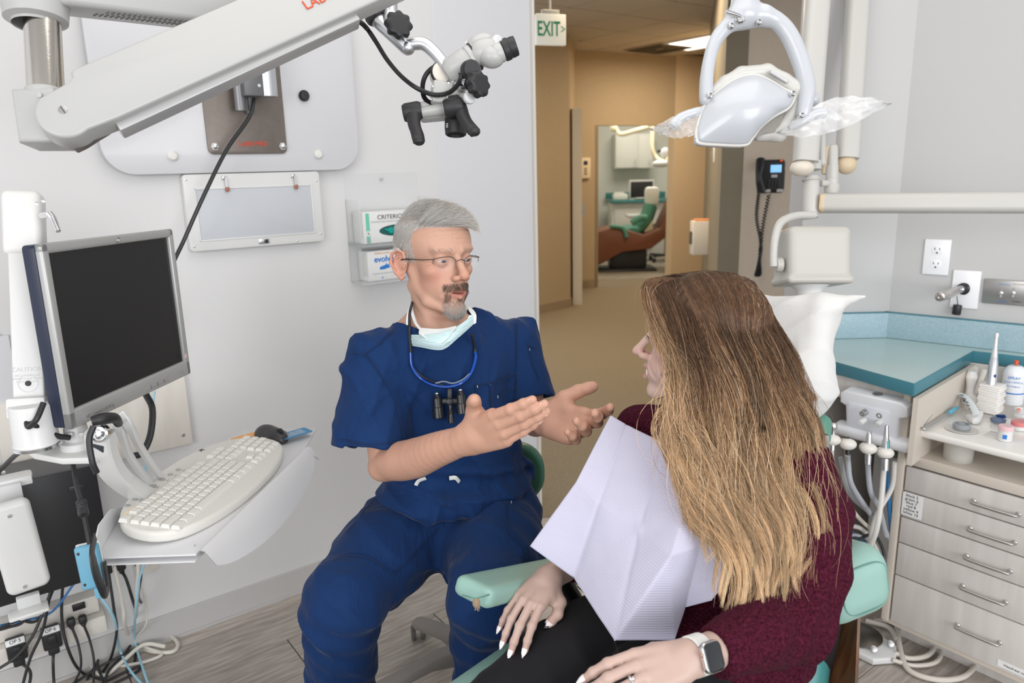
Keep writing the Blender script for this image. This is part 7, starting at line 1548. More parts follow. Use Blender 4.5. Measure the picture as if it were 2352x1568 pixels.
for x_, y_, dy in ((1096, 884, 6), (1124, 878, 6), (1143, 908, 6), (1216, 800, 5)): seam(V2, F2, [(x_, y_), (x_+1, y_+dy)], man, 'bar_tack', .0009, M_tack, 3)
# drawstring ends
for pts in ([(978, 1098), (962, 1104), (955, 1114)], [(1032, 1098), (1046, 1097), (1055, 1106)]):
    q = np.array([hit(V2, F2, x, y, .005) for x, y in pts]); b = B(); b.tube(q, .0045, 8, 8, flat=(1, .35)); b.build('drawstring', mat('drawstring_white', (.62, .63, .62), .7), man)
# ------------------------------------------------------------------ trousers and shoes
tr = S()
HR_, KRn, HL_, KL_ = P(958, 1185, 1.76), P(786, 1382, 1.50), P(1140, 1185, 1.78), P(1118, 1372, 1.50)
tr.el(P(1045, 1178, 1.80), (.185, .140, .105), R=TRm, k=.04)
tr.el(np.array([-.14, 1.80, .655]), (.18, .16, .10), k=.05)
tr.chain([HR_, P(880, 1275, 1.65), KRn], [.098, .092, .076], k=.05); tr.chain([KRn, P(782, 1470, 1.54), P(790, 1700, 1.62)], [.073, .070, .068], k=.03)
tr.chain([HL_, P(1138, 1275, 1.66), KL_], [.108, .100, .078], k=.05); tr.chain([KL_, P(1112, 1460, 1.58), P(1120, 1690, 1.62)], [.074, .066, .070], k=.03)
tr.el(P(725, 1395, 1.56), (.026, .03, .022), k=.03)
def trdisp(p):
    d = .0028*vnoise(p, 15, 5)+.0014*vnoise(p, 40, 6)
    for kn, hp in ((KRn, HR_), (KL_, HL_)):
        q = p-kn; ax = nrm(hp-kn); s_ = q@ax; rr = np.linalg.norm(q, axis=1)
        d += .0050*np.sin(q[:, 2]*105+(q@RT)*35+vnoise(p, 10, 7)*1.6)*np.exp(-(((q[:, 2]+.07)/.075)**2))*(rr < .35)
        q = p-hp; d += .0045*np.sin((q@ax)*75+vnoise(p, 9, 8)*1.5)*np.exp(-((q@ax+.03)/.06)**2)
    d += .006*crease(p, Z3+RT*.3, 34, 9, 2.2)*(p[:, 2] < .55)
    m1 = sstep(vnoise(p, 9, 21), -.4, .4); d += .0095*crease(p, Z3*.8+RT*.6, 34, 22, 2.0, 7, 2.2)*m1+.0080*crease(p, Z3*.8-RT*.6+FW*.3, 40, 23)*(1-m1)
    return -d*.85
tr.disp = trdisp
lo = np.array([-.52, 1.20, .10]); hi = np.array([.20, 2.05, .95])
V3_, F3_ = mesh_sdf(tr, lo, hi, .0052); V3_ = relax(V3_, F3_, 2, .5); np_mesh('trousers', V3_, F3_, fabric('navy_trouser', (.0075, .028, .098)), man)
for pts in ([(872, 1135), (830, 1180), (795, 1225)], [(765, 1285), (800, 1274), (850, 1282), (905, 1318)], [(905, 1318), (960, 1265), (1008, 1212)], [(1164, 1150), (1162, 1200), (1168, 1222)], [(1168, 1222), (1200, 1255), (1222, 1290)], [(1010, 1120), (1012, 1170), (1020, 1210)], [(1068, 1318), (1085, 1312), (1125, 1316)]): seam(V3_, F3_, pts, man)
for x_, y_ in ((1175, 1150), (1168, 1132)): seam(V3_, F3_, [(x_, y_), (x_-1, y_+5)], man, 'bar_tack', .0009, M_tack, 3)
for kn, ox in ((P(790, 1700, 1.62), 0), (P(1120, 1690, 1.62), 0)):
    sh = S(); fx = np.array([kn[0], kn[1], 0]); sh.rc(fx+np.array([0, .02, .05]), fx+np.array([.01, -.16, .03]), .045, .036, k=.02); sh.rc(fx+np.array([0, .02, .05]), fx+np.array([0, .02, .16]), .045, .045, k=.02); sh.plane((0, 0, .003), (0, 0, -1))
    sdf_obj('shoe', sh, fx+[-.09, -.25, -.01], fx+[.09, .12, .22], .008, mat('shoe_dark', (.03, .03, .035), .5), man)
# ------------------------------------------------------------------ surgical mask hanging on the neck
M_mask = mat('mask_blue', (.52, .68, .70), .8, bump=.2, bscale=500); wave_bump(M_mask, 55, .0006, .6, 'Z'); M_maskw = mat('mask_white', (.78, .82, .82), .8)
mk = thing('face_mask', P(1010, 760, 1.56), 'pale blue surgical mask pulled down under the chin of the seated man', 'face mask')
b = B(); top_e = catmull(np.array([P(936, 768, 1.625), P(968, 768, 1.565), P(1008, 764, 1.54), P(1048, 750, 1.55), P(1088, 722, 1.60)]), 6); bot_e = catmull(np.array([P(936, 792, 1.622), P(965, 797, 1.56), P(1015, 803, 1.53), P(1052, 776, 1.54), P(1090, 742, 1.60)]), 6)
rows = []
for i in range(len(top_e)):
    row = []
    for j in range(9):
        v_ = j/8; p = top_e[i]*(1-v_)+bot_e[i]*v_; p = p-FW*(.016*math.sin(math.pi*v_)*math.sin(math.pi*i/(len(top_e)-1))+.0018*math.sin(v_*19)); row.append(p)
    rows.append(row)
for off_ in (0, 1):
    for i in range(len(rows)-1):
        for j in range(8):
            q = [rows[i][j], rows[i+1][j], rows[i+1][j+1], rows[i][j+1]]; q = [p+FW*.0015*off_ for p in q]; b.quad(*(q if off_ else q[::-1]))
bmesh.ops.remove_doubles(b.bm, verts=b.bm.verts, dist=.0002); b.build('mask_panel', M_mask, mk, smooth=70)
b = B(); wp_ = [P(963, 753, 1.60), P(968, 768, 1.562), P(1002, 778, 1.545), P(1030, 752, 1.553), P(1040, 753, 1.56)]
qs = [P(964, 756, 1.58), P(1036, 753, 1.565), P(1046, 752, 1.548), P(1010, 785, 1.520), P(975, 775, 1.545)]
c_ = catmull(np.array([P(962, 766, 1.560), P(985, 780, 1.538), P(1012, 788, 1.520), P(1030, 775, 1.522), P(1048, 752, 1.538)]), 5); t_ = catmull(np.array([P(964, 752, 1.60), P(985, 754, 1.59), P(1005, 755, 1.58), P(1025, 753, 1.57), P(1048, 748, 1.545)]), 5)
for off_ in (0, 1):
    for i in range(len(c_)-1): q = [t_[i], t_[i+1], c_[i+1], c_[i]]; q = [p-FW*.004+FW*.001*off_ for p in q]; b.quad(*q)
b.build('inner_face', M_maskw, mk, smooth=70, label='white inner side folded over')
for pts in ([P(938, 770, 1.615), P(936, 735, 1.64), P(944, 700, 1.665), P(948, 688, 1.70)], [P(938, 786, 1.612), P(934, 760, 1.635), P(941, 720, 1.66), P(950, 690, 1.69)], [P(966, 756, 1.60), P(954, 740, 1.63), P(946, 712, 1.66), P(946, 690, 1.70)], [P(1088, 724, 1.60), P(1078, 710, 1.63), P(1070, 702, 1.66), P(1064, 710, 1.665), P(1070, 722, 1.63)], [P(1090, 742, 1.60), P(1090, 722, 1.61), P(1080, 708, 1.64), P(1068, 700, 1.67)]):
    b = B(); b.tube(pts, .0028, 8, 8, flat=(1.2, .3)); b.build('ear_loop', M_maskw, mk)
b = B(); b.prism(rrect(.018, .020, .007), P(1084, 734, 1.60), Rc, .0012); b.build('loop_pad', M_maskw, mk)
# ------------------------------------------------------------------ magnifying loupes on their cord
lp = thing('magnifying_loupes', P(1035, 940, 1.56), 'black binocular loupes with blue frame hanging from the neck over navy scrubs', 'loupes')
def HV(x, y, lift=.006): return hit(V2, F2, x, y, lift)
M_lblue = mat('loupe_blue', (.012, .08, .42), .25, coat=.5)
for pts in ([(948, 690), (941, 720), (941, 760), (943, 800), (943, 812)], [(1083, 770), (1090, 795), (1092, 812)]):
    q = [P(x, y, 1.69) if y < 700 else (P(x, y, 1.61) if y < 800 else HV(x, y)) for x, y in pts] if pts[0][0] < 1000 else [P(1083, 768, 1.60), HV(1090, 795), HV(1092, 815)]
    b = B(); b.tube(q, .0032, 10, 8); b.build('neck_cord', M_black, lp)
b = B(); b.tube([HV(*p, .007) for p in ((943, 810), (946, 840), (962, 865), (990, 882), (1025, 888), (1058, 880), (1082, 855), (1092, 822), (1091, 808))], .0038, 10, 8, flat=(.8, 1.3)); b.build('frame', M_lblue, lp)
b = B(); b.tube([HV(*p, .008) for p in ((942, 812), (948, 842), (972, 866), (1000, 878), (1025, 888))], .0021, 8, 8); b.build('wire', M_black, lp)
b = B(); b.tube([HV(*p, .010) for p in ((1000, 880), (1020, 876), (1040, 880), (1062, 872), (1078, 858))], .0015, 8, 8, flat=(.6, 1.4)); b.build('clear_lens_edge', mat('lens_edge', (.25, .3, .36), .15), lp)
def lpt(x, y, d=0): return HV(x, y, .022+d)
z0 = HV(1035, 930, .020); 
def LB(x, y, d=0): D0 = (z0-CP)@FW; return P(x, y, D0-d)
b = B(); b.box(LB(1033, 905), (.010, .026, .010), Rc, bev=.003); b.box(LB(1033, 921, .004), (.034, .012, .012), Rc, bev=.004); b.lathe(LB(1033, 922, .010), -FW, [(.007, 0), (.006, .005), (0, .006)], 14); b.build('bracket', M_black, lp)
for x_, y0, y1 in ((1003, 905, 960), (1057, 897, 950)):
    a, c = LB(x_, y0, .002), LB(x_+5, y1, .006); ax = nrm(c-a); L = np.linalg.norm(c-a)
    b = B(); b.lathe(a, ax, [(0, 0), (.005, .001), (.0065, .006), (.0100, .010), (.0108, L*.55), (.0122, L*.58), (.0125, L), (.0105, L+.001), (.009, L-.006), (0, L-.006)], 26); b.build('telescope', mat('loupe_black', (.015, .015, .016), .22), lp)
    b = B(); b.lathe(a, -ax, [(.0052, 0), (.004, .003), (0, .003)], 16); b.build('end_cap', M_steel, lp)
a, c = LB(1034, 930, .006), LB(1037, 972, .008); b = B(); b.lathe(a, nrm(c-a), [(0, 0), (.005, 0), (.0045, .012), (.0065, .016), (.0055, .020), (.0078, .038), (0, .038)], 22); b.build('headlight', mat('loupe_black', (.015, .015, .016), .22), lp)
# ------------------------------------------------------------------ dental chair
wsx = nrm(np.array([*(P(1835, 1065, 1.24)-P(1470, 985, 1.50))[:2], 0])); wfw = np.array([wsx[1], -wsx[0], 0])     # wsx: her right shoulder to her left; wfw: the way her chest faces
if wfw[1] > 0: wfw = -wfw
WTR = np.array([wsx, -wfw, Z3]).T
dc = thing('dental_chair', (P(1560, 1500, 1.3)[0], P(1560, 1500, 1.3)[1], 0), 'mint and teal vinyl dental chair with a wooden back shell under the patient', 'chair')
SZ = .615
e0_, e1_ = PZ(985, 1572, SZ), PZ(1122, 1480, SZ); sd = nrm(np.array([*(e0_-e1_)[:2], 0])); sn = np.array([-sd[1], sd[0], 0])
if sn@RT < 0: sn = -sn
SRt = np.array([sd, sn, Z3]).T; SRt[:, 2] = np.cross(SRt[:, 0], SRt[:, 1])
s = S(Fr(e1_, np.array([sd, sn, Z3]).T)); s.bx((.26, .26, -.045), (.40, .26, .045), .04, k=.01); s.bx((-.17, .27, -.045), (.16, .20, .045), .04, k=.05)
o = sdf_obj('seat', s, e1_-1.0, e1_+1.0, .010, M_vin, dc)
# back: slab behind her, teal cushion and wooden shell
bk0, bk1 = P(1735, 1560, 1.40), P(1790, 985, 1.52); bup = nrm(bk1-bk0); bx_ = nrm(wsx-bup*(wsx@bup)); bn = np.cross(bx_, bup); bn = bn if bn@wfw > 0 else -bn
BKR = np.array([bx_, bup, bn]).T; BL = np.linalg.norm(bk1-bk0)
s = S(Fr(bk0, BKR)); s.bx((-.02, .02, 0), (.150, .18, .040), .035, k=.01); s.bx((-.01, .22, -.005), (.110, .20, .035), .032, k=.05); s.bx((-.01, BL-.04, -.01), (.085, .10, .030), .028, k=.05)
sdf_obj('backrest', s, bk0-.75, bk0+.75, .008, M_vin2, dc)
b = B(); nu, nv = 12, 16; 
for off_ in (0, .014):
    for i in range(nu):
        for j in range(nv):
            q = []
            for di, dj in ((0, 0), (1, 0), (1, 1), (0, 1)):
                u_ = (i+di)/nu*2-1; v_ = (j+dj)/nv; hw = .178-.01*v_; y_ = -.25+v_*.42
                q.append(bk0+bx_*(u_*hw+.012)+bup*y_-bn*(.075+off_-.085*abs(u_)**2.5))
            b.quad(*(q if off_ else q[::-1]))
for j in range(nv):
    for u_ in (-1, 1):
        q = []
        for dj, off_ in ((0, 0), (1, 0), (1, .014), (0, .014)):
            v_ = (j+dj)/nv; hw = .178-.01*v_; q.append(bk0+bx_*(u_*hw+.012)+bup*(-.25+v_*.42)-bn*(.075+off_-.085))
        b.quad(*q)
bmesh.ops.remove_doubles(b.bm, verts=b.bm.verts, dist=.0004)
b.build('wooden_shell', mat('walnut_ply', (.23, .10, .045), .38, col2=(.12, .045, .02), vscale=4, stretch=(14, 14, 1.5), coat=.3), dc, smooth=60)
# head support, control pod, headrest
b = B(); q = P(1872, 985, 1.50); s = S(Fr(q, BKR)); s.bx((0, .0, .0), (.030, .030, .022), .016, k=.01); s.bx((-.02, -.035, 0), (.035, .03, .022), .016, k=.02); sdf_obj('back_bolster', s, q-.12, q+.12, .004, mat('green_vinyl', (.10, .27, .20), .4), dc)
b = B(); b.box(P(1891, 1045, 1.46), (.017, .085, .020), Rc, bev=.004); b.build('release_lever', M_black, dc)
b = B(); b.box(P(1897, 1010, 1.448), (.013, .018, .004), Rc, bev=.001); b.box(P(1896, 1028, 1.448), (.012, .014, .004), Rc, bev=.001); b.build('lever_label', mat('lever_grey', (.25, .25, .25), .4), dc)
hc = P(1800, 800, 1.56); HRr = np.array([nrm(bx_+bup*-.10), nrm(bup+bx_*.10), bn]).T
b = B(); b.box(hc-bup*.19-bn*.02, (.05, .22, .016), BKR, bev=.004); b.build('headrest_post', M_steel, dc)
s = S(Fr(hc, HRr)); s.bx((0, 0, 0), (.090, .105, .030), .028, k=.01); sdf_obj('headrest', s, hc-.2, hc+.2, .008, M_vin, dc)
# far armrest pad (with the torn corner) and near armrest pad
def pad(name, pts, w_, t_, upv, m, lab=None):
    s = S(); 
    for a, c in zip(pts, pts[1:]):
        d = nrm(np.asarray(c)-a); x = nrm(np.cross(d, upv)); z = np.cross(x, d); L = np.linalg.norm(np.asarray(c)-a); s.bx((np.asarray(a)+c)/2, (w_/2, L/2+.012, t_/2), min(t_, w_)*.36, R=np.array([x, d, z]).T, k=.03)
    A_ = np.array(pts); return sdf_obj(name, s, A_.min(0)-.12, A_.max(0)+.12, .005, m, dc, it=2)
pad('armrest', [P(1090, 1358, 1.30), P(1300, 1310, 1.56)], .084, .038, Z3+FW*-.10, M_vin)
b = B(); b.tube([P(1062, 1366, 1.27), P(1100, 1372, 1.25), P(1165, 1350, 1.33), P(1235, 1328, 1.425)], .0012, 6, 8); b.build('stitching', mat('vinyl_seam', (.12, .26, .22), .5), dc)
b = B(); b.ball(P(1094, 1384, 1.248), (.007, .009, .005), Rc, 10); 
for k in range(9): b.tube([P(1096+(k-4)*1.5, 1386, 1.246), P(1092+k*1.2, 1396+3*math.sin(k*2), 1.244), P(1090+k*1.5+2*math.sin(k*5), 1400+4*math.sin(k*3), 1.244)], .0005, 5, 3)
b.build('torn_corner', mat('foam_brown', (.28, .20, .13), .9), dc)
b = B(); b.tube([P(1290, 1330, 1.45), P(1330, 1400, 1.50), P(1350, 1480, 1.52)], .018, 12, 6); b.build('armrest_post', M_black, dc)
na0, na1 = P(1790, 1285, 1.36), P(1980, 1348, 1.20)
pad('armrest', [na0, na1], .150, .118, Z3, M_vin)
b = B(); d_ = nrm(na1-na0); x_ = nrm(np.cross(d_, Z3)); z_ = np.cross(x_, d_)
ring_ = [(na1+d_*.0075+x_*a*.052+z_*c*.038) for a, c in [(math.copysign(abs(math.cos(t))**.6, math.cos(t)), math.copysign(abs(math.sin(t))**.6, math.sin(t))) for t in np.linspace(0, 2*math.pi, 33)]]
b.tube(ring_, .0012, 6, 0, caps=False); b.build('stitching', mat('vinyl_seam', (.12, .26, .22), .5), dc)
b = B(); b.tube([P(1905, 1390, 1.28), P(1895, 1470, 1.32), P(1880, 1540, 1.36)], .022, 14, 6); b.build('armrest_post', M_black, dc)
pb0 = np.array([dc.location[0]+.05, dc.location[1]+.05, 0]); b = B(); b.box(pb0+Z3*.28, (.40, .34, .50), np.array([sd, sn, Z3]).T, bev=.03); b.box(pb0+Z3*.03, (.75, .5, .055), np.array([sd, sn, Z3]).T, bev=.02); b.build('base', mat('chair_base', (.15, .14, .14), .5), dc)
# paper cover over the headrest
M_paper = mat('tissue_white', (.66, .655, .64), .9, bump=.35, bscale=160, bdist=.0015, sss=.05)
cov = S(Fr(hc, HRr)); cov.bx((.0, -.005, .002), (.098, .118, .040), .034, k=.01); cov.rc((.075, .096, .01), (.150, .118, .0), .020, .003, k=.03); cov.rc((.05, -.09, 0), (.0, -.22, .0), .048, .036, k=.07)
def cdisp(p):
    q = (p-hc)@HRr; return -(.007*crease(q, np.array([.9, .35, .2]), 38, 31, 1.3, 9)*sstep(-q[:, 1], -.06, .08)+.0045*crease(q, np.array([.5, -.9, .2]), 50, 32, 1.5, 8)+.002*vnoise(q, 40, 33))
cov.disp = cdisp
cv = sdf_obj('headrest_cover', cov, hc-.38, hc+.28, .0045, M_paper, None); tag(cv, 'white tissue cover with a pointed corner pulled over the chair headrest', 'headrest cover')
b = B(); tipc = Fr(hc, HRr)
# ------------------------------------------------------------------ the woman
wo = thing('person', (P(1600, 1470, 1.3)[0], P(1600, 1470, 1.3)[1], 0), 'woman with long wavy hair in burgundy sweater and black leggings in the dental chair', 'person')
wf = nrm(np.array([-.935, .33, .03])); wup = nrm(np.array([.05, 0, 1.0])); wup = nrm(wup-wf*(wup@wf)); wr = np.cross(wf, wup); WHR = np.array([wr, wf, wup]).T
WH = Fr(P(1606, 790, 1.345), WHR, .955)
s = S(); head(s, WH, dict(mouth=.0058, lid=.0022, brow=.6, nose=.88, smile=.005), male=False)
s.el((-.046, .055, -.032), (.016, .016, .014), k=.02); s.el((.046, .055, -.032), (.016, .016, .014), k=.02)
RS, LS = P(1478, 1000, 1.50), P(1832, 1082, 1.25); NW = P(1655, 985, 1.40)
s.rc(WH.p((0, -.025, -.05)), NW, .046, .052, k=.02); s.rc(NW, RS, .045, .035, k=.03); s.rc(NW, LS, .045, .035, k=.03); s.rc(NW-Z3*.05, P(1640, 1110, 1.40), .07, .08, k=.04)
REl, RW = P(1432, 1215, 1.53), P(1262, 1326, 1.375); LEl, LW_ = P(1832, 1428, 1.15), P(1596, 1506, 1.05)
s.cchain([RS, P(1450, 1100, 1.54), REl], [.036, .034, .03]); s.cchain([REl, P(1340, 1278, 1.48), RW], [.032, .030, .0225])
s.chain([LS, P(1850, 1250, 1.20), LEl], [.036, .036, .032], k=.004); s.cchain([LEl, P(1710, 1475, 1.09), LW_], [.034, .032, .0245])
oRw, RRw = hframe(RW, P(1178, 1422, 1.265)-RW, -FW*.55+UP*.80-RT*.12, True)
if RRw[:, 0]@RT < 0: RRw[:, 0] *= 1
tRw = add_hand(s, oRw, RRw, {'index': (7, 20, 22, 10), 'middle': (2, 24, 22, 10), 'ring': (-3, 26, 24, 10), 'little': (-9, 26, 22, 10)}, [(.018, .016, -.010), (.044, .036, -.018), (.052, .062, -.026), (.046, .086, -.034)], sc=.90, slim=.90)
oLw, RLw = hframe(LW_, P(1395, 1560, 1.01)-LW_, UP*.86-FW*.60, False)
tLw = add_hand(s, oLw, RLw, {'index': (3, 14, 22, 12), 'middle': (0, 18, 22, 12), 'ring': (-3, 20, 22, 12), 'little': (-7, 22, 22, 12)}, [(.018, .018, -.012), (.038, .046, -.024), (.042, .072, -.032), (.036, .092, -.036)], sc=.92, slim=.92)
fcw = face_color(WH, (.60, .425, .36), (.50, .16, .13), (.58, .29, .25))
def wcol(V):
    c, L = fcw(V); far = ~((np.abs(L) < .17).all(1)); c[far] = np.array([.53, .375, .32])*(1-.06*(.5+.5*vnoise(V[far], 60))[:, None])
    for tp in list(tRw.values())+list(tLw.values()):
        w_ = np.exp(-(((V-tp[0])**2).sum(1)/.012**2))[:, None]*.45; c = c*(1-w_)+np.array([.52, .25, .20])*w_
    return c
lo = np.array([-.12, .72, .60]); hi = np.array([.62, 1.75, WH.o[2]+.16])
Vw, Fw_ = mesh_sdf(s, lo, hi, .0024); Vw = relax(Vw, Fw_, 1, .4); np_mesh('body', Vw, Fw_, M_skin_w, wo, wcol(Vw)); Nw = vnormals(Vw, Fw_)
eyes(wo, WH, nrm(wf+UP*.15), (.16, .15, .12))
M_teeth = mat('teeth', (.82, .80, .74), .25)
for zz, hh in ((-.0580, .0050), (-.0672, .003)):
    for k in range(-3, 4):
        a = k*.0058; b = B(); b.box(WH.p((a, .0950-24*a*a, zz)), (.0056, .005, hh*1.9), WHR, bev=.0014); b.build('tooth', M_teeth, wo)
# eyelashes
lash = []
r = np.random.default_rng(8)
for m in (-1, 1):
    for k in range(26):
        a = -.011+.022*k/25; p0 = WH.p((m*.032+a, .0895-.9*a*a*20*.2, .0105-a*a*30)); d = nrm(wf*.8+wup*.45+wr*(a*20)); lash.append([p0+d*t*.008+wup*t*t*.0025 for t in (0, .33, .66, 1)])
lash = np.array(lash); strand_mesh('eyelash', lash, np.tile(np.array([.00014, .00012, .0001, .00005]), (len(lash), 1)), np.full(lash.shape, .02), M_hair, wo)
M_nb = mat('nail_black', (.012, .012, .02), .12, coat=.6); M_nw = mat('nail_pale', (.80, .76, .76), .15, coat=.6); M_ns = mat('nail_silver', (.60, .60, .62), .2, metal=.6)
for nm_, mm, lab in (('index', M_nb, 'black and silver pointed nail'), ('middle', M_nw, 'white pointed nail'), ('ring', M_nw, 'white pointed nail'), ('little', M_nw, 'white pointed nail')):
    nail(wo, *tRw[nm_], M_nw, long=.007, lab='white pointed nail')
    if nm_ == 'index': q = tRw[nm_]; nail(wo, q[0]+q[1]*.0075+q[2]*.0004, q[1], q[2], q[3]*.8, M_nb, long=.003, w=.62, lab='black nail tip')
    nail(wo, *tLw[nm_], M_nw, long=.007)
tp, td_, _, tr_ = tRw['thumb']; nail(wo, tp, td_, RRw@np.array([.35, .2, .9]), tr_, M_nw, long=.005, w=.9); nail(wo, tp+td_*.008+RRw@np.array([.01, 0, .03])*.02, td_, RRw@np.array([.35, .2, .9]), tr_*.8, M_nb, long=.003, w=.7, lab='black nail tip')
b = B(); fr2 = Fr(oLw, RLw, .92); a1 = math.radians(20); rp = np.array(FB['ring'][0])+np.array([0, math.cos(a1), -math.sin(a1)])*.020; rd = np.array([0, math.cos(a1), -math.sin(a1)])
b.lathe(fr2.p(rp), RLw@rd, [(.0088, -.002), (.0097, -.0012), (.0097, .0012), (.0088, .002), (.0085, 0), (.0088, -.002)], 28); b.ball(fr2.p(rp+np.array([0, 0, .0098])), .003, seg=10); b.build('ring', M_chrome, wo)
# sweater
M_knit = mat('burgundy_knit', (.085, .014, .030), .98, spec=.02, sheen=.02, var=.6, vscale=230); wave_bump(M_knit, 240, .0028, .9, vor=True)
M_rib = mat('burgundy_rib', (.080, .013, .028), .9, sheen=.1, var=.35, vscale=300); wave_bump(M_rib, 75, .004, .9, 'Y', rot=(.0, .0, .9))
sw = S(); wC = lambda x, y, D: P(x, y, D)
sw.rc(RS-UP*.004, LS-UP*.008, .050, .052, k=.03); sw.rc(NW-UP*.005, RS, .050, .050, k=.03); sw.rc(NW-UP*.005, LS, .050, .050, k=.03)
sw.el(P(1648, 1150, 1.40), (.165, .105, .16), R=WTR, k=.05); sw.el(P(1625, 1330, 1.37), (.150, .115, .14), R=WTR, k=.05); sw.el(P(1600, 1430, 1.32), (.155, .12, .06), R=WTR, k=.04)
ra = S(); ra.chain([RS, P(1445, 1100, 1.54), REl], [.052, .050, .046], k=.008); ra.chain([REl, P(1345, 1275, 1.48), P(1298, 1302, 1.41)], [.046, .042, .034], k=.008); ra.plane(P(1292, 1306, 1.405), RW-REl, k=.003); ra.rc(P(1310, 1295, 1.42), RW, .028, .030, k=.004, op='s')
sw.sub(ra, .015)
la = S(); la.chain([LS, P(1868, 1180, 1.22), P(1866, 1300, 1.185), LEl], [.056, .056, .054, .053], k=.010); la.chain([LEl, P(1745, 1462, 1.105), P(1645, 1500, 1.065)], [.053, .048, .0345], k=.010); la.plane(P(1644, 1504, 1.065), LW_-LEl, k=.003); la.rc(P(1662, 1492, 1.07), LW_, .028, .030, k=.004, op='s')
sw.sub(la, .015)
sw.rc(P(1790, 1500, 1.24), P(1740, 1540, 1.22), .055, .05, k=.04)
sw.el(WH.p((0, -.03, -.17)), (.066, .066, .030), k=.006, op='s')
def sdisp(p):
    d = .004*vnoise(p, 14, 41)+.002*vnoise(p, 36, 42); q = p-LEl; rr = np.linalg.norm(q, axis=1)
    ax = nrm(LW_-LEl); d += .009*crease(p, ax*.9+UP*.35, 62, 43, 1.4, 9)*np.exp(-(rr/.11)**2); d += .005*crease(p, Z3+ax*.3, 40, 44, 1.6, 7)
    c_ = (p-LW_)@nrm(LEl-LW_); axd = nrm(LEl-LW_); perp = (p-LW_)-np.outer(c_, axd); th = np.arctan2(perp@UP, perp@np.cross(axd, UP)); near = np.linalg.norm(perp, axis=1) < .075
    d += .0022*np.abs(np.sin(th*17))*sstep(-c_, -.105, -.085)*near
    return -d
sw.disp = sdisp
Vs, Fs = mesh_sdf(sw, np.array([.0, .78, .60]), np.array([.66, 1.85, 1.32]), .0042); Vs = relax(Vs, Fs, 1, .4); np_mesh('sweater', Vs, Fs, M_knit, wo)
# leggings
lg = S(); lg.el(P(1600, 1475, 1.34), (.165, .135, .115), R=WTR, k=.04)
lg.chain([P(1500, 1450, 1.42), P(1385, 1490, 1.37), P(1278, 1555, 1.31), P(1120, 1690, 1.21)], [.094, .094, .088, .080], k=.02)
lg.chain([P(1640, 1530, 1.30), P(1520, 1610, 1.22), P(1420, 1700, 1.14), P(1300, 1850, 1.06)], [.098, .096, .090, .082], k=.02)
lg.disp = lambda p: -(.003*crease(p, RT*.8+UP*.6, 60, 51, 1.8, 7)+.0025*vnoise(p, 20, 52))
M_leg = mat('black_leggings', (.012, .0115, .0135), .8, sheen=.04, spec=.2, bump=.3, bscale=700, bdist=.0008)
Vl, Fl = mesh_sdf(lg, np.array([-.25, .45, .35]), np.array([.62, 1.6, .98]), .0055); Vl = relax(Vl, Fl, 2, .5); np_mesh('leggings', Vl, Fl, M_leg, wo)
wb_ = B(); wq = [hit(Vl, Fl, x, y, .001) for x, y in ((1325, 1345), (1365, 1385), (1395, 1430), (1420, 1500), (1440, 1568))]; wb_.tube(wq, .0012, 6, 8); wb_.build('seam', M_black, wo)
# ------------------------------------------------------------------ watch
wt = thing('smart_watch', LW_, 'square black screen smart watch with silver case on a white band', 'watch')
ax_ = nrm(LEl-LW_); cB = LW_+ax_*.004; wz = -FW+UP*.25; wz = nrm(wz-ax_*(wz@ax_)); wy = np.cross(wz, ax_); wy = wy if wy@UP > 0 else -wy; wx = np.cross(wy, wz); Rq = .0345; wq = cB+wz*Rq; WWR = np.array([wx, wy, wz]).T
b = B(); b.prism(rrect(.034, .042, .0095, 7), wq-wz*.008, WWR, .0095, bev=.003, seg=4); b.build('case', mat('watch_silver', (.66, .66, .67), .25, metal=1), wt)
b = B(); b.prism(rrect(.0305, .0385, .0085, 7), wq+wz*.0012, WWR, .0016, bev=.0006); b.build('screen', mat('watch_glass', (.006, .006, .008), .06, coat=.5), wt)
b = B(); b.cone(wq-wx*.016-wz*.002-wy*-.006, wq-wx*.0195-wz*.002+wy*.006, .0032, n=18, bev=.0006); b.build('crown', mat('crown_rose', (.60, .42, .36), .3, metal=1), wt)
rb = Rq-.0085; b = B(); rows = []
for i in range(41):
    a = .62+(2*math.pi-1.24)*i/40; w2 = .0115; r_ = rb+.006*max(0, 1-abs(a-math.pi)/2.2)*0
    dirv = wz*math.cos(a)+wy*math.sin(a); rows.append([cB+dirv*r_+ax_*w2, cB+dirv*(r_+.0028)+ax_*w2*.9, cB+dirv*(r_+.0028)-ax_*w2*.9, cB+dirv*r_-ax_*w2])
for i in range(40):
    for j in range(4): b.quad(rows[i][j], rows[i+1][j], rows[i+1][(j+1) % 4], rows[i][(j+1) % 4])
bmesh.ops.remove_doubles(b.bm, verts=b.bm.verts, dist=.0001); b.build('band', mat('band_white', (.74, .73, .70), .5), wt, smooth=50)
# ------------------------------------------------------------------ paper bib with folds
M_bib = mat('bib_lilac', (.515, .50, .62), .85, bump=.1, bscale=400, bdist=.0004)
def z5(x, y): return 1200+x/2.347, 900+y/2.347
R0 = [((475, 125), 1.40), ((560, 175), 1.385), ((760, 275), 1.33), ((950, 380), 1.27), ((1100, 470), 1.23), ((1250, 560), 1.205), ((1380, 660), 1.20)]
R1 = [((290, 480), 1.335), ((410, 600), 1.305), ((630, 740), 1.245), ((800, 885), 1.165), ((960, 830), 1.185), ((1150, 790), 1.18), ((1385, 800), 1.19)]
R2 = [((40, 830), 1.33), ((275, 1000), 1.30), ((495, 1340), 1.17), ((820, 1335), 1.20), ((880, 1160), 1.20), ((1020, 1122), 1.17), ((1112, 1000), 1.17)]
ctl = [[P(*z5(*p), D) for p, D in row] for row in (R0, R1, R2)]
us = [0, 1, 2, 3, 4, 5, 6]
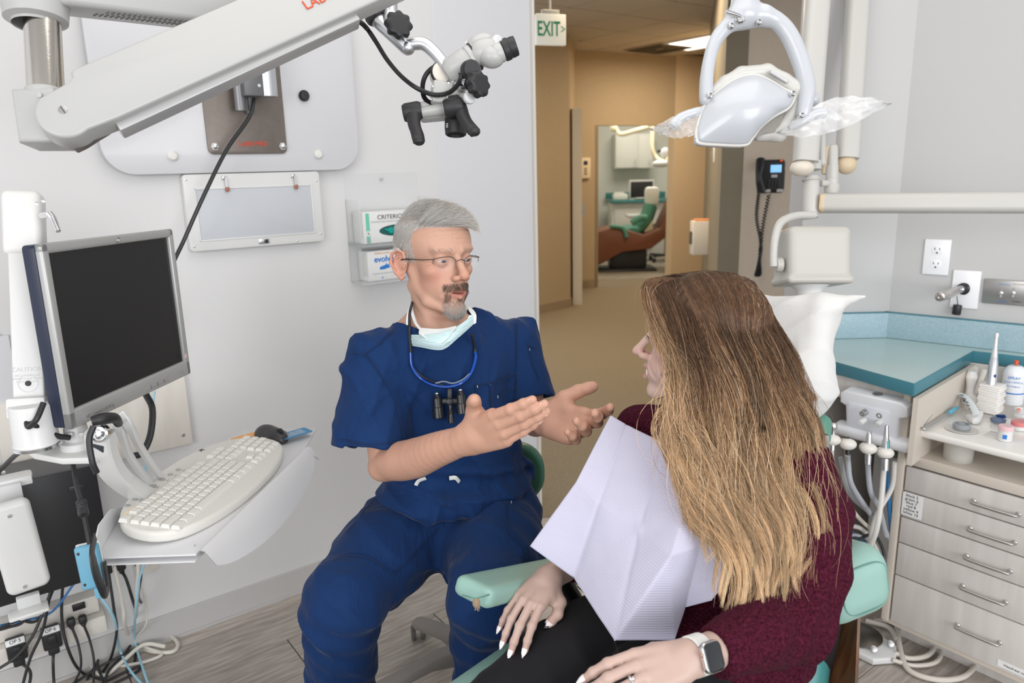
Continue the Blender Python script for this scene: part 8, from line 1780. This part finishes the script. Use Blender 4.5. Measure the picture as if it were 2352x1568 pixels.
def lerp_row(row, u): i = min(int(u), 5); f = u-i; return row[i]*(1-f)+row[i+1]*f
NU, NV = 150, 96
bib = []
for a in range(NU+1):
    u = 6*a/NU; col = []
    for c in range(NV+1):
        v = 2*c/NV; i = min(int(v), 1); f = v-i; iu = min(int(u), 5); fu = u-iu
        A, Bq, C_, D_ = ctl[i][iu], ctl[i][iu+1], ctl[i+1][iu], ctl[i+1][iu+1]
        bil = (A*(1-fu)+Bq*fu)*(1-f)+(C_*(1-fu)+D_*fu)*f
        if iu == 2 and i == 1:   # the ridge runs from the upper right to the lower left corner of this cell
            p = A+(Bq-A)*fu+(C_-A)*f if fu+f <= 1 else D_+(C_-D_)*(1-fu)+(Bq-D_)*(1-f)
        else: p = bil
        col.append(p)
    bib.append(col)
bib = np.array(bib)
# crisp folds soften a little, then a fine embossed ripple across the sheet and some crumple
for _ in range(1): bib[1:-1, 1:-1] = bib[1:-1, 1:-1]*.5+(bib[:-2, 1:-1]+bib[2:, 1:-1]+bib[1:-1, :-2]+bib[1:-1, 2:])*.125
gu, gv = np.gradient(bib, axis=0), np.gradient(bib, axis=1); nb_ = np.cross(gu, gv); nb_ /= np.linalg.norm(nb_, axis=2, keepdims=True)+1e-12; nb_ *= -np.sign((nb_@FW).mean())
flat_ = bib.reshape(-1, 3); cr = (.0016*vnoise(flat_, 22, 61)+.0008*vnoise(flat_, 60, 62)).reshape(NU+1, NV+1)
rip = np.zeros((NU+1, NV+1)); cr += .004*np.exp(-((np.arange(NU+1)[:, None]/NU*6-2)**2/.006+(np.arange(NV+1)[None]/NV*2-1)**2/.006))
for uc in (1.0, 2.0): cr -= .0016*np.exp(-((np.arange(NU+1)[:, None]/NU*6-uc)/.05)**2)
bib = bib+nb_*(cr+rip)[..., None]
N1 = (NU+1)*(NV+1); Vb = np.vstack([bib.reshape(-1, 3), (bib-nb_*.0009).reshape(-1, 3)]); ix = np.arange(N1).reshape(NU+1, NV+1)
q1 = np.stack([ix[:-1, :-1], ix[1:, :-1], ix[1:, 1:], ix[:-1, 1:]], -1).reshape(-1, 4); Fb = [q1, q1[:, ::-1]+N1]
for e in (ix[0, :], ix[-1, ::-1], ix[::-1, 0], ix[:, -1]): Fb.append(np.stack([e[:-1], e[1:], e[1:]+N1, e[:-1]+N1], -1))
bo = np_mesh('paper_bib', Vb, np.vstack(Fb), M_bib, None)
tag(bo, 'pale lilac folded paper bib spread over the chest of the woman', 'bib')
uv = bo.data.uv_layers.new(name='UVMap'); li = np.empty(len(bo.data.loops), 'i'); bo.data.loops.foreach_get('vertex_index', li); li %= N1
cell = np.stack([(li//(NV+1))/NU, (li % (NV+1))/NV], 1); 
st_ = (cell[:, 0]*6 > 2)&False
uv.data.foreach_set('uv', cell.astype('f').ravel()); wave_bump(M_bib, 21, .0007, .55, 'Y', coord='UV')
cl = thing('bib_clip', P(1527, 990, 1.30), 'small steel clip holding the paper bib on its cord', 'clip')
b = B(); b.tube([P(1540, 975, 1.285), P(1530, 998, 1.285), P(1518, 1020, 1.29)], [.0025, .004, .0018], 12, 6, flat=(1, .6)); b.build('jaw', M_chrome, cl)
b = B(); b.cone(P(1541, 972, 1.285), P(1537, 984, 1.285), .0036, n=14); b.build('spring_band', mat('brass', (.5, .38, .1), .3, metal=1), cl)
# ------------------------------------------------------------------ long hair
G = [  # guides from the crown line downwards: (x, y, D)
 [(1484, 662, 1.33), (1487, 700, 1.31), (1510, 760, 1.29), (1546, 830, 1.275), (1560, 890, 1.265), (1536, 950, 1.26), (1536, 1000, 1.25), (1565, 1045, 1.235), (1560, 1090, 1.22), (1545, 1125, 1.21)],
 [(1496, 650, 1.33), (1515, 710, 1.29), (1545, 780, 1.27), (1575, 860, 1.26), (1575, 930, 1.25), (1560, 1000, 1.235), (1590, 1070, 1.21), (1590, 1130, 1.19), (1610, 1190, 1.175), (1655, 1250, 1.15), (1672, 1310, 1.14), (1665, 1370, 1.13)],
 [(1520, 644, 1.33), (1548, 710, 1.28), (1575, 790, 1.262), (1600, 870, 1.25), (1605, 950, 1.24), (1605, 1030, 1.22), (1625, 1100, 1.195), (1640, 1170, 1.175), (1680, 1240, 1.15), (1695, 1310, 1.13), (1680, 1370, 1.12), (1672, 1415, 1.115)],
 [(1552, 639, 1.34), (1582, 710, 1.275), (1610, 800, 1.255), (1635, 880, 1.245), (1640, 960, 1.235), (1640, 1040, 1.215), (1650, 1120, 1.19), (1680, 1200, 1.165), (1712, 1270, 1.14), (1712, 1340, 1.125), (1695, 1400, 1.115), (1700, 1440, 1.11)],
 [(1585, 635, 1.34), (1620, 715, 1.27), (1650, 800, 1.25), (1672, 890, 1.24), (1680, 970, 1.23), (1680, 1060, 1.21), (1695, 1140, 1.185), (1725, 1220, 1.16), (1742, 1290, 1.135), (1728, 1360, 1.12), (1722, 1410, 1.11), (1740, 1460, 1.10)],
 [(1620, 633, 1.34), (1658, 720, 1.27), (1690, 810, 1.25), (1712, 900, 1.24), (1720, 985, 1.228), (1722, 1070, 1.205), (1738, 1150, 1.18), (1765, 1230, 1.155), (1765, 1300, 1.135), (1752, 1370, 1.12), (1762, 1430, 1.105)],
 [(1655, 632, 1.345), (1696, 725, 1.275), (1728, 815, 1.255), (1750, 905, 1.245), (1758, 990, 1.23), (1765, 1080, 1.205), (1780, 1160, 1.18), (1802, 1240, 1.155), (1790, 1320, 1.13), (1786, 1370, 1.12), (1806, 1420, 1.105)],
 [(1685, 634, 1.35), (1728, 725, 1.28), (1762, 815, 1.262), (1788, 905, 1.25), (1800, 990, 1.235), (1812, 1080, 1.205), (1825, 1170, 1.175), (1838, 1250, 1.15), (1822, 1330, 1.13), (1820, 1385, 1.12)],
 [(1712, 640, 1.36), (1755, 725, 1.29), (1792, 810, 1.272), (1818, 895, 1.26), (1835, 985, 1.24), (1850, 1080, 1.21), (1862, 1170, 1.18), (1872, 1250, 1.155), (1852, 1320, 1.135), (1862, 1380, 1.12), (1882, 1425, 1.11)],
 [(1728, 652, 1.38), (1775, 735, 1.31), (1812, 805, 1.29), (1830, 870, 1.28), (1862, 950, 1.26), (1880, 1050, 1.225), (1885, 1150, 1.19), (1888, 1230, 1.165), (1878, 1310, 1.145), (1880, 1390, 1.125)],
]
NG = len(G); KP_ = 34
GP = []
for g in G:
    c = catmull(np.array([P(*q) for q in g]), 10); L_ = np.concatenate([[0], np.cumsum(np.linalg.norm(np.diff(c, axis=0), axis=1))]); t_ = np.linspace(0, L_[-1], KP_); GP.append(np.stack([np.interp(t_, L_, c[:, i]) for i in range(3)], 1))
GP = np.array(GP)
hcen = WH.p((0, -.02, .03)); inward = nrm(np.array([.30, .93, -.12]))   # away from the viewer, into the hair
def guide_at(s_):
    i = np.clip(s_.astype(int), 0, NG-2); f = (s_-i)[:, None, None]; return GP[i]*(1-f)+GP[i+1]*f
HR3 = np.array([.083, .106, .090])
def clear_head(p, extra=0.0):
    q = (WH.inv(p.reshape(-1, 3))-np.array([0, -.022, .050]))/HR3; n_ = np.linalg.norm(q, axis=1); tgt = 1.0+extra
    f = np.where(n_ < tgt, (tgt-(tgt-n_)*.12)/np.maximum(n_, .2), 1.0); q = q*f[:, None]; L = q*HR3+np.array([0, -.022, .050]); return (WH.o+(L*WH.s)@WHR.T).reshape(p.shape)
# dark under layer: a closed shell that follows the guides
us_ = np.linspace(0, NG-1, 70); outer = guide_at(us_); tt = np.linspace(0, 1, KP_); edge = np.minimum(1, np.minimum(us_, NG-1-us_)/.8)[:, None]
end = np.clip((.97-tt)/.5, 0, 1)[None]**.7
thick = (.075*np.exp(-((tt-.15)/.22)**2)+.022)[None]*(.25+.75*edge)*np.maximum(end, .06)
und = outer+inward*(.010+.006*np.sin(us_*7)[:, None]*tt[None])[..., None]; und = clear_head(und, -.03); keepK = int(KP_*.74); und = und[:, :keepK]; inn_ = und+inward*thick[:, :keepK, None]
n0 = und.shape[0]*und.shape[1]; Vh = np.vstack([und.reshape(-1, 3), inn_.reshape(-1, 3)]); ix = np.arange(n0).reshape(und.shape[:2])
q1 = np.stack([ix[:-1, :-1], ix[1:, :-1], ix[1:, 1:], ix[:-1, 1:]], -1).reshape(-1, 4); Fh = [q1, q1[:, ::-1]+n0]
for e in (ix[0, :], ix[-1, ::-1], ix[::-1, 0], ix[:, -1]): Fh.append(np.stack([e[:-1], e[1:], e[1:]+n0, e[:-1]+n0], -1))
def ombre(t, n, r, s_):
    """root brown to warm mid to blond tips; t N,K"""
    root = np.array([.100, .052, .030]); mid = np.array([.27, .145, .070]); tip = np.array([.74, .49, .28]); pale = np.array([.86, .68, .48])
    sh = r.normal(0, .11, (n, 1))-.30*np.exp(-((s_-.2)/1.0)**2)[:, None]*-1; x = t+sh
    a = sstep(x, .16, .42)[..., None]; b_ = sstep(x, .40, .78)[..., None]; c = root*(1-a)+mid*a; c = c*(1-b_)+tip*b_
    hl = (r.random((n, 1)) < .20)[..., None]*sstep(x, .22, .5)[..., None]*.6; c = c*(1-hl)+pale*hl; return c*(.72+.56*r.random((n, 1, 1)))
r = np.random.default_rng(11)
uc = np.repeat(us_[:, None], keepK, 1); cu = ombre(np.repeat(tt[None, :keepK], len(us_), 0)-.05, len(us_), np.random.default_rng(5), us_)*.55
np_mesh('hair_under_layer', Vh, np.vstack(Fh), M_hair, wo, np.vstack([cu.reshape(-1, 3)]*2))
def hair_layer(name, n, seed, clump=1.0, spread=.012, rad=.00034, smin=0, smax=NG-1, lift=.004, tipcut=(.74, 1.0), wav=.019, nclump=64, cw=.11):
    r = np.random.default_rng(seed); nc = nclump; cs = r.uniform(smin, smax, nc); ci = r.integers(0, nc, n); s_ = np.clip(cs[ci]+r.normal(0, cw, n), smin, smax-1e-3)
    base = guide_at(s_); bc = guide_at(np.clip(cs[ci], smin, smax-1e-3)); pull = (.84*sstep(tt, .25, .95))[None, :, None]; base = base*(1-pull)+bc*pull; t = tt[None, :]*np.ones((n, 1)); T = np.gradient(base, axis=1); T /= np.linalg.norm(T, axis=2, keepdims=True)
    sx = np.cross(T, inward); ph = r.uniform(0, 6.28, nc)[ci][:, None]; am = r.uniform(.5, 1.5, nc)[ci][:, None]; fq = r.uniform(9, 15, nc)[ci][:, None]; dep = r.uniform(0, 1, n)**1.3
    gr = sstep(t, .12, .6)
    side = wav*am*np.sin(t*fq+ph)*gr+r.normal(0, .0030, (n, 1))*(1-.55*sstep(t, .6, 1))+.0011*np.sin(t*r.uniform(20, 60, (n, 1))+r.uniform(0, 6, (n, 1)))
    inw = -lift-(.006*am*np.cos(t*fq*.9+ph)*gr)+dep[:, None]*(spread+.006*gr); stray = (r.random(n) < .045)[:, None]; side = side+stray*r.normal(0, .018, (n, 1))*gr; inw = inw-stray*np.abs(r.normal(0, .010, (n, 1)))*np.sin(t*2.6)
    p = base+sx*side[..., None]+inward*inw[..., None]
    L = r.uniform(tipcut[0], tipcut[1], nc)[ci]-np.abs(r.normal(0, .03, n)); L = np.clip(L, .35, 1.0)
    tn = t*L[:, None]; k = tn*(KP_-1); k0 = np.clip(k.astype(int), 0, KP_-2); f = (k-k0)[..., None]; ii = np.arange(n)[:, None]; p2 = p[ii, k0]*(1-f)+p[ii, k0+1]*f
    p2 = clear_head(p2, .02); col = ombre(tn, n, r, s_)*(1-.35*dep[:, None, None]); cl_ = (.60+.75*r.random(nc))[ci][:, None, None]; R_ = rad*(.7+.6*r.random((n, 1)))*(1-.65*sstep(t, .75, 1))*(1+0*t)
    return strand_mesh(name, p2, R_, np.clip(col*cl_, 0, 1), M_hair, wo)
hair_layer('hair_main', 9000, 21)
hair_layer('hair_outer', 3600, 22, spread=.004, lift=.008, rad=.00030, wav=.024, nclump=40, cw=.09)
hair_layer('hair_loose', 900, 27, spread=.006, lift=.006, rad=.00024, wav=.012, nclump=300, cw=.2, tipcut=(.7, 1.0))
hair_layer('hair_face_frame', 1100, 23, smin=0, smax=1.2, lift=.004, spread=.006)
# crown: strands from the parting over the top of the head, and the fringe swept to the front
def free_hair(name, curves, n, seed, spread, rad=.0003, t0=0.0, t1=.35, shade=1.0, K=16):
    r = np.random.default_rng(seed); C_ = [catmull(np.array([P(*q) for q in c]), 12) for c in curves]; out = []
    for c in C_:
        L_ = np.concatenate([[0], np.cumsum(np.linalg.norm(np.diff(c, axis=0), axis=1))]); t_ = np.linspace(0, L_[-1], K); out.append(np.stack([np.interp(t_, L_, c[:, i]) for i in range(3)], 1))
    out = np.array(out); m = len(out); s_ = r.uniform(0, m-1.001, n); i = s_.astype(int); f = (s_-i)[:, None, None]; p = out[i]*(1-f)+out[np.minimum(i+1, m-1)]*f
    off = r.normal(0, spread, (n, 1, 3))*(.35+.9*np.linspace(0, 1, K)**1.2)[None, :, None]; p = p+off+.0015*np.sin(np.linspace(0, 9, K)[None, :, None]+r.uniform(0, 6, (n, 1, 3)))
    p = clear_head(p, .05); t = np.linspace(t0, t1, K)[None]*np.ones((n, 1)); col = ombre(t, n, r, np.full(n, 5.))*shade; R_ = rad*(.7+.6*r.random((n, 1)))*np.linspace(1, .35, K)[None]; return strand_mesh(name, p, R_, np.clip(col, 0, 1), M_hair, wo)
free_hair('hair_fringe', [[(1530, 642, 1.35), (1500, 640, 1.35), (1478, 655, 1.35), (1480, 690, 1.34), (1492, 740, 1.32), (1500, 780, 1.31)], [(1545, 640, 1.33), (1515, 650, 1.32), (1495, 680, 1.31), (1505, 730, 1.30), (1530, 790, 1.285), (1552, 850, 1.27)]], 900, 31, .003, t0=.15, t1=.75, shade=1.15)
free_hair('hair_back_lock', [[(1745, 690, 1.36), (1800, 770, 1.33), (1836, 830, 1.32), (1842, 870, 1.31), (1828, 895, 1.305), (1846, 905, 1.30), (1868, 905, 1.30)], [(1760, 740, 1.34), (1806, 800, 1.32), (1822, 850, 1.31), (1818, 890, 1.30), (1840, 915, 1.295), (1872, 915, 1.29)]], 520, 32, .0028, t0=.1, t1=.45)
free_hair('hair_crown', [[(1500, 645, 1.40), (1560, 636, 1.36), (1600, 680, 1.30), (1640, 780, 1.255), (1668, 900, 1.24)], [(1560, 637, 1.42), (1640, 630, 1.36), (1690, 690, 1.31), (1730, 790, 1.27), (1760, 920, 1.245)], [(1620, 634, 1.44), (1690, 634, 1.40), (1735, 680, 1.35), (1780, 770, 1.30), (1815, 900, 1.265)]], 2400, 33, .0045, t0=.02, t1=.38, K=22)
free_hair('hair_flyaway', [[(1500, 650, 1.36), (1485, 638, 1.36), (1468, 655, 1.35), (1475, 700, 1.35)], [(1860, 1150, 1.20), (1905, 1220, 1.18), (1925, 1280, 1.17), (1900, 1330, 1.16)], [(1870, 1000, 1.22), (1900, 1060, 1.20), (1915, 1120, 1.19), (1895, 1200, 1.18)]], 130, 34, .010, rad=.00018, t0=.4, t1=1.0)
# inner cap so the scalp never shows
s = S(WH); s.el((0, -.022, .050), (.079, .100, .084), k=.01); s.el((0, -.075, -.03), (.062, .045, .09), k=.05); s.plane((0, .052, 0), (0, 1, .25), k=.012); s.rc((0, .03, -.15), (0, .1, -.06), .06, .07, k=.02, op='s')
s.disp = lambda p: .0012*np.sin((p@WHR[:, 1])*900)
sdf_obj('hair_cap', s, WH.o-.2, WH.o+.2, .0035, M_hair, wo, color=lambda V: np.tile(np.array([.085, .047, .027]), (len(V), 1))*(.8+.3*vnoise(V, 200))[:, None])
